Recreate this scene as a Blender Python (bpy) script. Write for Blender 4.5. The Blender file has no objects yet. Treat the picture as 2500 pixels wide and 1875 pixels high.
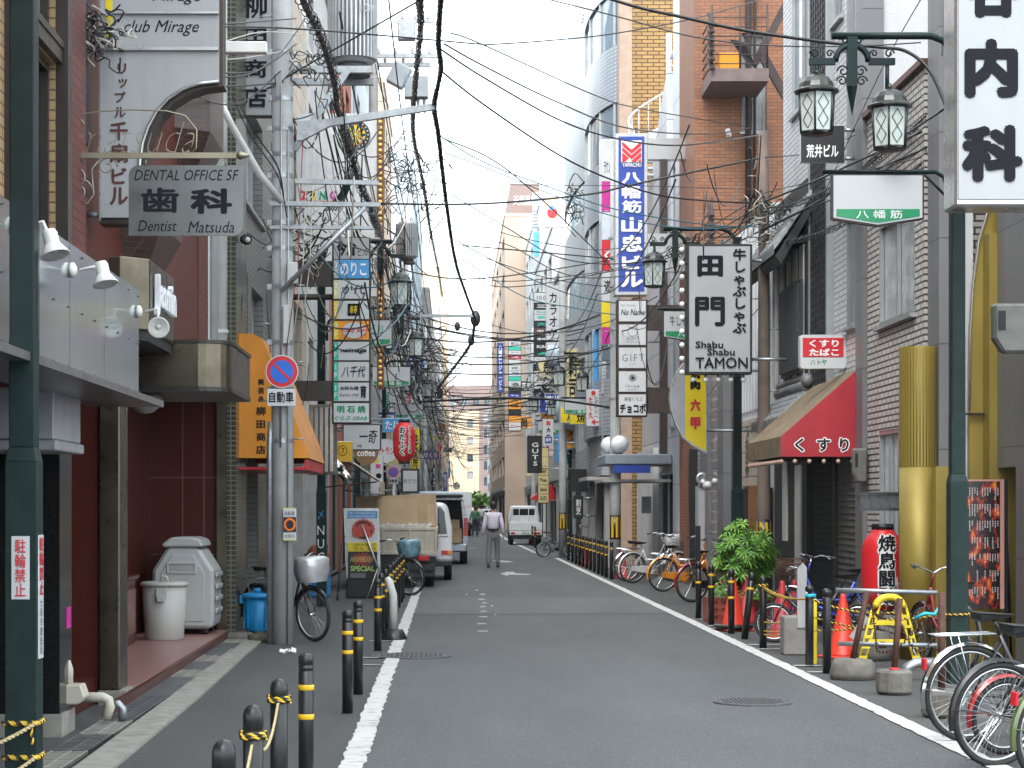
import bpy, bmesh, math, random
from mathutils import Vector, Matrix
R = math.radians
rnd = random.Random(11)
sc = bpy.context.scene
COL = sc.collection
# ------------------------------------------------------------------ camera
H = 1.6
cam_d = bpy.data.cameras.new('camera')
cam_d.sensor_width = 36.0
cam_d.lens = 72.0
cam_d.shift_x = 0.06
cam_d.shift_y = 0.1202
cam_d.clip_start = 0.1
cam_d.clip_end = 3000
cam = bpy.data.objects.new('camera', cam_d)
cam.location = (0, 0, H)
cam.rotation_euler = (R(90), 0, 0)
COL.objects.link(cam)
sc.camera = cam
# ------------------------------------------------------------------ light
SUN_EL, SUN_AZ = R(52), R(200)          # hazy sun high behind the camera
world = bpy.data.worlds.new('World')
sc.world = world
world.use_nodes = True
wn = world.node_tree.nodes
wl = world.node_tree.links
bg = wn['Background']
sky = wn.new('ShaderNodeTexSky')
sky.sky_type = 'NISHITA'
sky.sun_disc = False
sky.sun_elevation = SUN_EL
sky.sun_rotation = SUN_AZ
sky.air_density = 1.0
sky.dust_density = 6.0
sky.ozone_density = 1.0
hs = wn.new('ShaderNodeHueSaturation')   # thin white overcast
hs.inputs['Saturation'].default_value = 0.3
hs.inputs['Value'].default_value = 1.0
wl.new(sky.outputs[0], hs.inputs['Color'])
mx = wn.new('ShaderNodeMix')             # even cloud layer over the clear sky
mx.data_type = 'RGBA'
mx.inputs[0].default_value = 0.65
wl.new(hs.outputs[0], mx.inputs[6])
mx.inputs[7].default_value = (10.3, 11.6, 12.3, 1)
wl.new(mx.outputs[2], bg.inputs['Color'])
bg.inputs['Strength'].default_value = 0.14
sun_d = bpy.data.lights.new('sun', 'SUN')
sun_d.energy = 0.7
sun_d.angle = R(25)
sun_d.color = (1.0, 0.96, 0.9)
sun = bpy.data.objects.new('sun', sun_d)
d = Vector((math.sin(SUN_AZ) * math.cos(SUN_EL), math.cos(SUN_AZ) * math.cos(SUN_EL), math.sin(SUN_EL)))
sun.rotation_euler = d.to_track_quat('Z', 'Y').to_euler()
COL.objects.link(sun)
sc.view_settings.view_transform = 'Standard'
sc.view_settings.look = 'None'
sc.view_settings.exposure = 1.38
sc.view_settings.gamma = 1.0
sc.cycles.max_bounces = 6
sc.cycles.diffuse_bounces = 4
sc.cycles.glossy_bounces = 3
sc.cycles.transmission_bounces = 4
sc.cycles.transparent_max_bounces = 8
sc.cycles.caustics_reflective = False
sc.cycles.caustics_refractive = False
sc.cycles.use_denoising = True
# ------------------------------------------------------------------ photo-to-world measures
K, CX, HY = 4424.0, 973.3, 1095.4
def vx(px, Y): return (px - CX) * Y / K
def vz(py, Y): return H + (HY - py) * Y / K
def gy(py): return H * K / (py - HY)
def W(px, py, Y): return Vector((vx(px, Y), Y, vz(py, Y)))
# ------------------------------------------------------------------ materials
def nt(name):
    m = bpy.data.materials.new(name)
    m.use_nodes = True
    return m, m.node_tree.nodes, m.node_tree.links, m.node_tree.nodes['Principled BSDF']
def c4(c, k=1.0): return (min(c[0] * k, 1), min(c[1] * k, 1), min(c[2] * k, 1), 1)
def srgb(r, g, b):
    f = lambda u: (u / 255 / 12.92) if u / 255 <= .04045 else ((u / 255 + .055) / 1.055) ** 2.4
    return (f(r), f(g), f(b))
def noise(n, l, scale, vec, detail=4, rough=.6):
    t = n.new('ShaderNodeTexNoise')
    t.inputs['Scale'].default_value = scale
    t.inputs['Detail'].default_value = detail
    t.inputs['Roughness'].default_value = rough
    l.new(vec, t.inputs['Vector'])
    return t.outputs['Fac']
def ramp(n, l, fac, a, b, ca=(0, 0, 0, 1), cb=(1, 1, 1, 1)):
    r = n.new('ShaderNodeValToRGB')
    r.color_ramp.elements[0].position = a
    r.color_ramp.elements[1].position = b
    r.color_ramp.elements[0].color = ca
    r.color_ramp.elements[1].color = cb
    l.new(fac, r.inputs[0])
    return r.outputs[0]
def mixc(n, l, fac, a, b, mode='MIX'):
    m = n.new('ShaderNodeMix')
    m.data_type = 'RGBA'
    m.blend_type = mode
    for s, v in ((0, fac), (6, a), (7, b)):
        if isinstance(v, (int, float)): m.inputs[s].default_value = v
        elif isinstance(v, tuple): m.inputs[s].default_value = v
        else: l.new(v, m.inputs[s])
    return m.outputs[2]
def scaled(n, l, vec, s):
    mp = n.new('ShaderNodeMapping')
    mp.inputs['Scale'].default_value = s
    l.new(vec, mp.inputs['Vector'])
    return mp.outputs[0]
def bumpn(n, l, h, strength, dist, b):
    bp = n.new('ShaderNodeBump')
    bp.inputs['Strength'].default_value = strength
    bp.inputs['Distance'].default_value = dist
    l.new(h, bp.inputs['Height'])
    l.new(bp.outputs[0], b.inputs['Normal'])
MATS = {}
def pm(name, col, rough=.55, metal=0.0, var=.12, scale=4.0, streak=0.0, bump=0.0, bscale=80.0, coat=0.0, dirt=(.06, .052, .045), trans=0.0, rust=0.0, emit=0.0, alpha=1.0):
    if name in MATS: return MATS[name]
    m, n, l, b = nt(name)
    tc = n.new('ShaderNodeTexCoord').outputs['Object']
    f = noise(n, l, scale, tc)
    out = mixc(n, l, ramp(n, l, f, .3, .7), c4(col, 1 - var), c4(col, 1 + var))
    if streak:
        s = noise(n, l, 1.0, scaled(n, l, tc, (9, 9, .7)), 5, .65)
        out = mixc(n, l, ramp(n, l, s, .52, .8, (0, 0, 0, 1), (streak,) * 3 + (1,)), out, c4(dirt))
    if rust:
        s = noise(n, l, 3.5, scaled(n, l, tc, (2, 2, 1)), 8, .7)
        out = mixc(n, l, ramp(n, l, s, .56, .66, (0, 0, 0, 1), (rust,) * 3 + (1,)), out, (.13, .05, .02, 1))
    l.new(out, b.inputs['Base Color'])
    b.inputs['Roughness'].default_value = rough
    b.inputs['Metallic'].default_value = metal
    if coat:
        b.inputs['Coat Weight'].default_value = coat
        b.inputs['Coat Roughness'].default_value = .08
    if trans: b.inputs['Transmission Weight'].default_value = trans
    if alpha < 1: b.inputs['Alpha'].default_value = alpha
    if emit:
        b.inputs['Emission Color'].default_value = c4(col)
        b.inputs['Emission Strength'].default_value = emit
    if bump:
        bumpn(n, l, noise(n, l, bscale, tc, 5), bump, .01, b)
    elif rough > .25:
        rr = n.new('ShaderNodeMapRange')
        l.new(noise(n, l, scale * 2.3, tc), rr.inputs[0])
        rr.inputs[3].default_value = max(0, rough - .12)
        rr.inputs[4].default_value = min(1, rough + .12)
        l.new(rr.outputs[0], b.inputs['Roughness'])
    MATS[name] = m
    return m
def brick(name, c1, c2, mortar, w, h, ms=.01, rough=.6, offset=.5, bump=.5, streak=.15, var=.0, swap=False):
    if name in MATS: return MATS[name]
    m, n, l, b = nt(name)
    g = n.new('ShaderNodeNewGeometry')
    sp = n.new('ShaderNodeSeparateXYZ'); l.new(g.outputs['Position'], sp.inputs[0])
    sn = n.new('ShaderNodeSeparateXYZ'); l.new(g.outputs['True Normal'], sn.inputs[0])
    def mth(op, a, bb=None):
        q = n.new('ShaderNodeMath'); q.operation = op
        for i, v in enumerate((a, bb)):
            if v is None: continue
            if isinstance(v, (int, float)): q.inputs[i].default_value = v
            else: l.new(v, q.inputs[i])
        return q.outputs[0]
    side = mth('GREATER_THAN', mth('ABSOLUTE', sn.outputs[0]), .5)
    u = mth('ADD', mth('MULTIPLY', sp.outputs[1], side), mth('MULTIPLY', sp.outputs[0], mth('SUBTRACT', 1.0, side)))
    cb = n.new('ShaderNodeCombineXYZ')
    l.new(u, cb.inputs[1 if swap else 0]); l.new(sp.outputs[2], cb.inputs[0 if swap else 1])
    t = n.new('ShaderNodeTexBrick')
    t.offset = offset
    t.inputs['Scale'].default_value = 1
    t.inputs['Color1'].default_value = c4(c1); t.inputs['Color2'].default_value = c4(c2); t.inputs['Mortar'].default_value = c4(mortar)
    t.inputs['Mortar Size'].default_value = ms
    t.inputs['Mortar Smooth'].default_value = .1
    t.inputs['Brick Width'].default_value = w
    t.inputs['Row Height'].default_value = h
    l.new(cb.outputs[0], t.inputs['Vector'])
    out = t.outputs['Color']
    f = noise(n, l, 1.2, g.outputs['Position'], 6)
    out = mixc(n, l, .35, out, ramp(n, l, f, .3, .75, (.55, .55, .55, 1), (1, 1, 1, 1)), 'MULTIPLY')
    if streak:
        s = noise(n, l, 1.0, scaled(n, l, g.outputs['Position'], (5, 5, .5)), 5, .65)
        out = mixc(n, l, ramp(n, l, s, .5, .8, (0, 0, 0, 1), (streak,) * 3 + (1,)), out, (.07, .06, .05, 1))
    l.new(out, b.inputs['Base Color'])
    b.inputs['Roughness'].default_value = rough
    inv = n.new('ShaderNodeMath'); inv.operation = 'SUBTRACT'; inv.inputs[0].default_value = 1
    l.new(t.outputs['Fac'], inv.inputs[1])
    bumpn(n, l, inv.outputs[0], bump, .008, b)
    MATS[name] = m
    return m
def asphalt(name, base, seed=0.0, patch=.35):
    m, n, l, b = nt(name)
    g = n.new('ShaderNodeNewGeometry').outputs['Position']
    v = scaled(n, l, g, (1, 1, 1))
    v.node.inputs['Location'].default_value = (seed, seed, 0)
    fine = noise(n, l, 75, v, 3, .85)
    mid = noise(n, l, 28, v, 5, .7)
    big = noise(n, l, .55, scaled(n, l, v, (1.6, .35, 1)), 6, .6)
    out = mixc(n, l, ramp(n, l, fine, .34, .68), c4(base, .38), c4(base, 1.9))
    out = mixc(n, l, ramp(n, l, mid, .62, .78, (0, 0, 0, 1), (.5, .5, .5, 1)), out, c4(base, 2.0))
    out = mixc(n, l, patch, out, ramp(n, l, big, .3, .7, (.45, .45, .46, 1), (1.0, 1.0, 1.0, 1)), 'MULTIPLY')
    stain = noise(n, l, 1.7, v, 8, .7)
    out = mixc(n, l, ramp(n, l, stain, .6, .75, (0, 0, 0, 1), (.35, .35, .35, 1)), out, c4(base, .5))
    vor = n.new('ShaderNodeTexVoronoi'); vor.inputs['Scale'].default_value = 9; l.new(v, vor.inputs['Vector'])
    spots = ramp(n, l, vor.outputs['Distance'], .0, .06, (.5, .5, .5, 1), (0, 0, 0, 1))
    out = mixc(n, l, spots, out, c4(base, 2.4))
    l.new(out, b.inputs['Base Color'])
    b.inputs['Roughness'].default_value = .82
    bumpn(n, l, fine, .6, .01, b)
    MATS[name] = m
    return m
def worn_paint(name, col, under, amt=.55):
    m, n, l, b = nt(name)
    g = n.new('ShaderNodeNewGeometry').outputs['Position']
    w = noise(n, l, 6, scaled(n, l, g, (1, 2.2, 1)), 9, .75)
    out = mixc(n, l, ramp(n, l, w, amt, amt + .12), c4(col), c4(under))
    w2 = noise(n, l, 1.3, g, 4)
    out = mixc(n, l, .3, out, ramp(n, l, w2, .3, .7, (.6, .6, .6, 1), (1, 1, 1, 1)), 'MULTIPLY')
    l.new(out, b.inputs['Base Color'])
    b.inputs['Roughness'].default_value = .75
    MATS[name] = m
    return m
# ------------------------------------------------------------------ mesh builder
class MB:
    def __init__(s):
        s.v, s.f, s.mi, s.sm, s.mats, s.M = [], [], [], [], [], None
        s.cur = 0
    def mat(s, m):
        if m not in s.mats: s.mats.append(m)
        s.cur = s.mats.index(m)
        return s
    def add(s, vs, fs, smooth=False):
        o = len(s.v)
        if s.M is not None: vs = [s.M @ Vector(q) for q in vs]
        s.v.extend([tuple(q) for q in vs])
        for f in fs:
            s.f.append(tuple(i + o for i in f)); s.mi.append(s.cur); s.sm.append(smooth)
        return s
    def box(s, x0, x1, y0, y1, z0, z1):
        vs = [(x, y, z) for x in (x0, x1) for y in (y0, y1) for z in (z0, z1)]
        return s.add(vs, [(0, 1, 3, 2), (4, 6, 7, 5), (0, 4, 5, 1), (2, 3, 7, 6), (0, 2, 6, 4), (1, 5, 7, 3)])
    def obox(s, c, sx, sy, sz, rot=None):
        M = Matrix.Translation(c)
        if rot is not None: M = M @ (rot.to_4x4() if hasattr(rot, 'to_4x4') else rot)
        o = s.M; s.M = (o @ M) if o is not None else M
        s.box(-sx / 2, sx / 2, -sy / 2, sy / 2, -sz / 2, sz / 2)
        s.M = o
        return s
    def poly(s, pts): return s.add(pts, [tuple(range(len(pts)))])
    def prism(s, pts, n, smooth=False):     # polygon pts extruded by vector n
        k = len(pts); n = Vector(n)
        vs = [Vector(p) for p in pts] + [Vector(p) + n for p in pts]
        fs = [tuple(range(k))[::-1], tuple(range(k, 2 * k))] + [(i, (i + 1) % k, k + (i + 1) % k, k + i) for i in range(k)]
        return s.add(vs, fs, smooth)
    def tube(s, pts, r, n=6, closed=False, cap=True):
        pts = [Vector(p) for p in pts]
        k = len(pts)
        rs = r if isinstance(r, (list, tuple)) else [r] * k
        vs = []; prev = None
        for i, p in enumerate(pts):
            if closed: t = pts[(i + 1) % k] - pts[i - 1]
            else: t = pts[min(i + 1, k - 1)] - pts[max(i - 1, 0)]
            if t.length < 1e-9: t = Vector((0, 0, 1))
            t.normalize()
            if prev is None:
                a = Vector((0, 0, 1)) if abs(t.z) < .9 else Vector((1, 0, 0))
                u = t.cross(a).normalized()
            else:
                u = (prev - t * prev.dot(t))
                u = u.normalized() if u.length > 1e-6 else t.orthogonal().normalized()
            prev = u
            w = t.cross(u)
            for j in range(n):
                a = 2 * math.pi * j / n
                vs.append(p + (u * math.cos(a) + w * math.sin(a)) * rs[i])
        fs = []
        for i in range(k if closed else k - 1):
            for j in range(n):
                a, b = i * n + j, i * n + (j + 1) % n
                c, d_ = ((i + 1) % k) * n + (j + 1) % n, ((i + 1) % k) * n + j
                fs.append((a, b, c, d_))
        s.add(vs, fs, True)
        if cap and not closed:
            o = len(s.v) - len(vs)
            for q in (tuple(range(n))[::-1], tuple(range((k - 1) * n, k * n))):
                s.f.append(tuple(i + o for i in q)); s.mi.append(s.cur); s.sm.append(False)
        return s
    def cyl(s, a, b, r, r2=None, n=12): return s.tube([a, b], [r, r if r2 is None else r2], n)
    def lathe(s, prof, c=(0, 0, 0), n=16, axis=None, smooth=True):
        M = Matrix.Translation(c)
        if axis is not None: M = M @ Vector(axis).to_track_quat('Z', 'Y').to_matrix().to_4x4()
        vs = []
        for (r, z) in prof:
            for j in range(n):
                a = 2 * math.pi * j / n
                vs.append(M @ Vector((r * math.cos(a), r * math.sin(a), z)))
        k = len(prof)
        fs = [(i * n + j, i * n + (j + 1) % n, (i + 1) * n + (j + 1) % n, (i + 1) * n + j) for i in range(k - 1) for j in range(n)]
        if prof[0][0] > 1e-6: fs.append(tuple(range(n))[::-1])
        if prof[-1][0] > 1e-6: fs.append(tuple(range((k - 1) * n, k * n)))
        return s.add(vs, fs, smooth)
    def sphere(s, c, r, nu=14, nv=9, sq=(1, 1, 1)):
        o = s.M
        M = Matrix.Translation(c) @ Matrix.Diagonal((sq[0], sq[1], sq[2], 1))
        s.M = (o @ M) if o is not None else M
        s.lathe([(r * math.sin(math.pi * i / nv) if 0 < i < nv else 0.0, -r * math.cos(math.pi * i / nv)) for i in range(nv + 1)], n=nu)
        s.M = o
        return s
    def torus(s, c, rad, r, axis, n=28, m=7):
        q = Vector(axis).to_track_quat('Z', 'Y')
        pts = [Vector(c) + q @ Vector((rad * math.cos(2 * math.pi * i / n), rad * math.sin(2 * math.pi * i / n), 0)) for i in range(n)]
        return s.tube(pts, r, m, closed=True)
    def wall(s, O, U, V, w, h, holes=(), depth=.12, N=None):
        # rectangular wall with rectangular holes (u0,u1,v0,v1) and reveals pushed back along -N
        O, U, V = Vector(O), Vector(U), Vector(V)
        N = Vector(N) if N is not None else U.cross(V)
        us = sorted({0, w} | {min(max(q, 0), w) for k in holes for q in k[:2]})
        vs_ = sorted({0, h} | {min(max(q, 0), h) for k in holes for q in k[2:4]})
        for i in range(len(us) - 1):
            for j in range(len(vs_) - 1):
                um, vm = (us[i] + us[i + 1]) / 2, (vs_[j] + vs_[j + 1]) / 2
                if any(k[0] < um < k[1] and k[2] < vm < k[3] for k in holes): continue
                q = [O + U * a + V * b for a, b in ((us[i], vs_[j]), (us[i + 1], vs_[j]), (us[i + 1], vs_[j + 1]), (us[i], vs_[j + 1]))]
                s.poly(q)
        for k in holes:
            a, b, c, d_ = max(k[0], 0), min(k[1], w), max(k[2], 0), min(k[3], h)
            P = [O + U * x + V * y for x, y in ((a, c), (b, c), (b, d_), (a, d_))]
            for i in range(4):
                p, q = P[i], P[(i + 1) % 4]
                s.poly([p, q, q - N * depth, p - N * depth])
        return s
    def build(s, name, parent=None, bevel=0.0, label=None, seg=1):
        me = bpy.data.meshes.new(name)
        off = Vector((0, 0, 0))
        if parent is None and s.v:
            xs = [q[0] for q in s.v]; ys = [q[1] for q in s.v]; zs = [q[2] for q in s.v]
            off = Vector(((min(xs) + max(xs)) / 2, (min(ys) + max(ys)) / 2, min(zs)))
            s.v = [(q[0] - off.x, q[1] - off.y, q[2] - off.z) for q in s.v]
        me.from_pydata(s.v, [], s.f)
        for m in s.mats: me.materials.append(m)
        me.polygons.foreach_set('material_index', s.mi)
        me.polygons.foreach_set('use_smooth', s.sm)
        if bevel:
            bm = bmesh.new(); bm.from_mesh(me)
            bmesh.ops.remove_doubles(bm, verts=bm.verts, dist=1e-5)
            ed = [e for e in bm.edges if len(e.link_faces) == 2 and e.calc_face_angle(0) > .6]
            bmesh.ops.bevel(bm, geom=ed, offset=bevel, segments=seg, affect='EDGES', profile=.5, clamp_overlap=True)
            bm.to_mesh(me); bm.free()
        me.update()
        o = bpy.data.objects.new(name, me)
        COL.objects.link(o)
        if parent is not None:
            o.parent = parent
            o.location = -WT.get(parent.name, Vector((0, 0, 0)))
            WT[o.name] = Vector((0, 0, 0))
        else:
            o.location = off
            WT[o.name] = off
        if label: o['label'] = label
        return o
WT = {}
USED = {}
def tag(o, label, cat, group=None, kind=None):
    o['label'] = label
    o['category'] = cat
    if group: o['group'] = group
    if kind: o['kind'] = kind
    return o
def thing(name, label, cat, loc=(0, 0, 0), group=None):
    o = bpy.data.objects.new(name, None)
    o.empty_display_size = .1
    COL.objects.link(o)
    o.location = loc
    WT[o.name] = Vector(loc)
    return tag(o, label, cat, group)
def struct(o):
    o['kind'] = 'structure'
    return o
def dup(o, loc=None, rot=None, label=None, group=None, scale=None):
    kids = {}
    for q in bpy.data.objects:
        if q.parent: kids.setdefault(q.parent.name, []).append(q)
    def rec(a, par):
        c = a.copy(); COL.objects.link(c)
        if par is not None: c.parent = par
        for k in kids.get(a.name, []): rec(k, c)
        return c
    c = rec(o, None)
    if loc is not None: c.location = loc
    if rot is not None: c.rotation_euler = rot
    if scale is not None: c.scale = (scale,) * 3
    if label: c['label'] = label
    if group: c['group'] = group
    return c
# ------------------------------------------------------------------ lettering
TC = {}
def glyphs(s, bold=0.0, res=2, shear=0.0, line=1.0, align='CENTER', space=1.0):
    key = (s, bold, res, shear, line, align, space)
    if key in TC: return TC[key]
    c = bpy.data.curves.new('t', 'FONT')
    c.body = s; c.offset = bold; c.resolution_u = res; c.shear = shear; c.space_line = line; c.align_x = align; c.space_character = space
    c.fill_mode = 'FRONT'
    o = bpy.data.objects.new('t', c)
    me = bpy.data.meshes.new_from_object(o)
    vs = [v.co.copy() for v in me.vertices]
    fs = [tuple(p.vertices) for p in me.polygons]
    bpy.data.objects.remove(o); bpy.data.curves.remove(c); bpy.data.meshes.remove(me)
    xs = [v.x for v in vs] or [0, 1]; ys = [v.y for v in vs] or [0, 1]
    TC[key] = (vs, fs, min(xs), max(xs), min(ys), max(ys))
    return TC[key]
def text_into(mb, s, O, U, V, w, h, bold=0.0, vert=False, fit=True, shear=0.0, res=2, line=1.0, space=1.0):
    """flat lettering fitted into the w x h box whose lower left corner is O, axes U,V"""
    if vert: s = '\n'.join(s)
    fat = max(0, bold)
    vs, fs, x0, x1, y0, y1 = glyphs(s, min(bold, 0), res, shear, line, 'CENTER', space)
    x0 -= fat; x1 += fat; y0 -= fat; y1 += fat
    tw, th = max(x1 - x0, 1e-4), max(y1 - y0, 1e-4)
    sx, sy = w / tw, h / th
    O, U, V = Vector(O), Vector(U), Vector(V)
    if not fit:
        q = min(sx, sy)
        O = O + U * (w - tw * q) / 2 + V * (h - th * q) / 2
        sx = sy = q
    Nn = U.cross(V) * .00035
    k = 8 if fat > .03 else 4
    offs = [(0, 0)] + ([(fat * math.cos(2 * math.pi * i / k), fat * math.sin(2 * math.pi * i / k)) for i in range(k)] if fat else [])
    for i, (dx, dy) in enumerate(offs):      # thick strokes: shifted copies laid a hair apart
        mb.add([O + Nn * i + U * ((v.x + dx - x0) * sx) + V * ((v.y + dy - y0) * sy) for v in vs], fs)
UX, UY, UZ = Vector((1, 0, 0)), Vector((0, 1, 0)), Vector((0, 0, 1))
def letter(parent, s, x0, x1, z0, z1, y, m, name='lettering', **k):
    """camera-facing lettering as one part; s may be a list of (text,x0,x1,z0,z1,material,kw)"""
    mb = MB()
    mb.mat(m)
    text_into(mb, s, (x0, y, z0), UX, UZ, x1 - x0, z1 - z0, **k)
    return mb.build(name, parent)
# ================================================================== ground, road, markings
ASPH = asphalt('asphalt_road', (.080, .083, .086), 0, .5)
ASPH2 = asphalt('asphalt_side', (.062, .062, .062), 31, .6)
ASPH3 = asphalt('asphalt_patch', (.094, .096, .098), 57, .4)
PAINT = worn_paint('road_paint', (.52, .52, .5), (.085, .087, .09), .53)
PAINT2 = worn_paint('road_paint_worn', (.5, .5, .48), (.075, .077, .08), .48)
CONC = pm('kerb_concrete', (.25, .235, .21), .85, var=.25, scale=6, bump=.4, streak=0)
mb = MB().mat(ASPH2)
mb.box(-60, 60, -30, 900, -.5, 0)
struct(mb.build('ground'))
mb = MB().mat(ASPH)
mb.poly([(-.7, -10, .004), (3.36, -10, .004), (3.34, 66, .004), (3.3, 110, .004), (8, 400, .004), (3.6, 400, .004), (-.5, 110, .004), (-.68, 66, .004)])
struct(mb.build('road'))
mb = MB().mat(ASPH3)
mb.poly([(-.6, 30.4, .008), (3.28, 30.6, .008), (3.28, 36.4, .008), (-.6, 36.0, .008)])
mb.poly([(-2.6, 64.5, .008), (5, 64.5, .008), (5, 71, .008), (-2.6, 71, .008)])
struct(mb.build('road_patch'))
def strip(name, pts, w, m, jag=.02, z=.012):
    b = MB().mat(m)
    L, Rr = [], []
    for (xa, ya), (xb, yb) in zip(pts[:-1], pts[1:]):
        k = max(2, int((yb - ya) / .12))
        for i in range(k + 1):
            t = i / k
            x, y = xa + (xb - xa) * t, ya + (yb - ya) * t
            L.append((x - w / 2 + rnd.uniform(-jag, jag * .3), y, z)); Rr.append((x + w / 2 + rnd.uniform(-jag * .4, jag), y, z))
    n = len(L)
    b.add(L + Rr, [(i, i + 1, n + i + 1, n + i) for i in range(n - 1)])
    return struct(b.build(name))
strip('road_marking_line', [(-.60, 4), (-.61, 20), (-.64, 46), (-.66, 64)], .135, PAINT, .02)
strip('road_marking_line', [(3.36, 4), (3.35, 14), (3.345, 30), (3.32, 50), (3.30, 64)], .135, PAINT, .012)
strip('road_marking_line', [(2.95, 71), (2.75, 102), (3.4, 200)], .14, PAINT, .0)
mb = MB().mat(PAINT2)            # worn arrows and scraps of old marking
def flat(pts, z=.012): mb.poly([(x, y, z) for x, y in pts])
def fl(pxs): flat([(vx(a, gy(b)), gy(b)) for a, b in pxs])
fl([(1081, 1240), (1098, 1246), (1096, 1242.5), (1144, 1243), (1146, 1241), (1112, 1239.5), (1112, 1236.5), (1097, 1236)])
fl([(1063, 1213), (1096, 1216), (1110, 1215), (1096, 1212.5), (1070, 1211)])
fl([(1003, 1185), (1030, 1185.5), (1030, 1184.5), (1003, 1184.3)])
for (a, b, w_) in [(1030, 1276, 8), (1042, 1285, 14), (1040, 1296, 16), (1046, 1304, 12), (1042, 1312, 15), (1044, 1322, 17), (1043, 1334, 22), (1040, 1349, 24), (1042, 1365, 26), (1062, 1310, 6), (1070, 1329, 5), (1008, 1285, 4)]:
    k = w_ / 2
    fl([(a - k, b), (a - k * .4, b + 1.3), (a + k * .3, b + .7), (a + k, b + 1.5), (a + k * .8, b - .8), (a, b - 1.3), (a - k * .5, b - .6)])
for yy in (20.6, 21.6, 24.3, 26.2, 28.0):
    flat([(-.95, yy), (-.70, yy + .02), (-.70, yy + .1), (-.98, yy + .09)])
for yy in (19.7, 20.5, 22.9, 23.6, 27.4, 29.0):
    flat([(3.44, yy), (3.9, yy + .03), (3.88, yy + .12), (3.44, yy + .1)])
struct(mb.build('road_marking'))
# left kerb, drain gratings and the step of the granite entrance
mb = MB().mat(CONC)
P0 = [(-2.17, 8.0), (-2.15, 12.5), (-2.2, 17), (-2.3, 22), (-2.33, 24.4)]
L = [(x - .13, y, .03) for x, y in P0]; Rr = [(x + .1, y, .02) for x, y in P0]
n_ = len(P0)
mb.add(L + Rr, [(i, n_ + i, n_ + i + 1, i + 1) for i in range(n_ - 1)])
mb.add(Rr + [(x, y, 0) for x, y, z in Rr], [(i, n_ + i, n_ + i + 1, i + 1) for i in range(n_ - 1)])
struct(mb.build('kerb'))
GRATE = pm('grating_steel', (.16, .165, .17), .45, .6, var=.3, scale=9)
DARKHOLE = pm('drain_dark', (.012, .012, .012), .9)
LP = [(-2.47, 10.2), (-2.47, 13.0), (-2.47, 17), (-2.53, 22), (-2.56, 24.3)]
def lx(y):
    for (xa, ya), (xb, yb) in zip(LP[:-1], LP[1:]):
        if ya <= y <= yb: return xa + (xb - xa) * (y - ya) / (yb - ya)
    return -2.47
mb = MB().mat(DARKHOLE)
n_ = len(LP)
mb.add([(x - .1, y, .004) for x, y in LP] + [(x + .14, y, .004) for x, y in LP], [(i, n_ + i, n_ + i + 1, i + 1) for i in range(n_ - 1)])
struct(mb.build('drain_channel'))
y = 10.4
GR = []
while y < 24.0:
    x = lx(y); ln = .92
    b = MB().mat(GRATE if rnd.random() < .7 else CONC)
    if y > 17 and rnd.random() < .45:
        b.box(x - .11, x + .13, y, y + ln, .006, .03)
    else:
        for i in range(12): b.box(x - .11, x + .13, y + i * ln / 12, y + i * ln / 12 + .035, .006, .028)
        for q in (-.11, .01, .115): b.box(x + q, x + q + .015, y, y + ln, .007, .03)
    o = b.build('drain_grating')
    GR.append((o, y))
    y += ln + .03
for o, y in GR:
    tag(o, 'metal drain grating in the gutter along the left kerb', 'grating', 'drain gratings along the left kerb')
# manhole covers
MANH = pm('manhole_iron', (.085, .088, .09), .7, .2, var=.3, scale=30, bump=.3, bscale=60)
def manhole(x, y, r, label):
    b = MB().mat(MANH)
    b.lathe([(r, .004), (r, .016), (r * .93, .018), (r * .925, .012), (r * .9, .012), (r * .895, .018), (0, .018)], (x, y, 0), 36, smooth=False)
    for i in range(-7, 8):
        for j in range(-7, 8):
            if math.hypot(i, j) < 7: b.obox((x + i * r * .12, y + j * r * .12, .02), r * .07, r * .045, .008, Matrix.Rotation(R(45 if (i + j) % 2 else -45), 4, 'Z'))
    tag(b.build('manhole_cover'), label, 'manhole cover')
manhole(vx(890, 21.9), 21.9, .43, 'large round iron manhole cover lying across the left white line')
manhole(vx(1626, 16.7), 16.7, .32, 'smaller round iron manhole cover near the right white line in the foreground')
# crumpled paper on the asphalt
b = MB().mat(pm('litter_white', (.75, .75, .75), .8))
for i in range(5):
    b.obox((-1.83 + i * .03, 22.3 + rnd.uniform(-.05, .05), .025 + rnd.uniform(0, .02)), .06, .05, .012, Matrix.Rotation(rnd.uniform(-1, 1), 4, 'X') @ Matrix.Rotation(rnd.uniform(-1, 1), 4, 'Y'))
tag(b.build('litter'), 'crumpled white paper scraps lying on the asphalt before the concrete pole', 'litter')

# ================================================================== wall materials
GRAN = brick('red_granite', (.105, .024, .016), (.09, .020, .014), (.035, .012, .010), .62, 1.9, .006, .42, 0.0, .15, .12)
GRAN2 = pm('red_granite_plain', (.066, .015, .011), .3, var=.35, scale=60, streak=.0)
GRANF = brick('pink_granite_floor', (.30, .16, .14), (.27, .14, .125), (.10, .07, .06), .6, .6, .004, .35, 0.0, .1, .0)
BLACKG = pm('black_granite', (.012, .012, .013), .12, var=.5, scale=50)
TANB = brick('tan_brick', (.42, .27, .14), (.36, .225, .115), (.10, .07, .05), .21, .066, .006, .6, .5, .5, .2)
REDB = brick('dark_red_brick', (.17, .05, .04), (.115, .04, .038), (.05, .035, .03), .22, .07, .006, .5, .5, .5, .2)
GREYT = brick('grey_tile_wall', (.21, .215, .2), (.17, .175, .165), (.05, .05, .045), .30, .075, .005, .45, .5, .4, .3)
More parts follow.
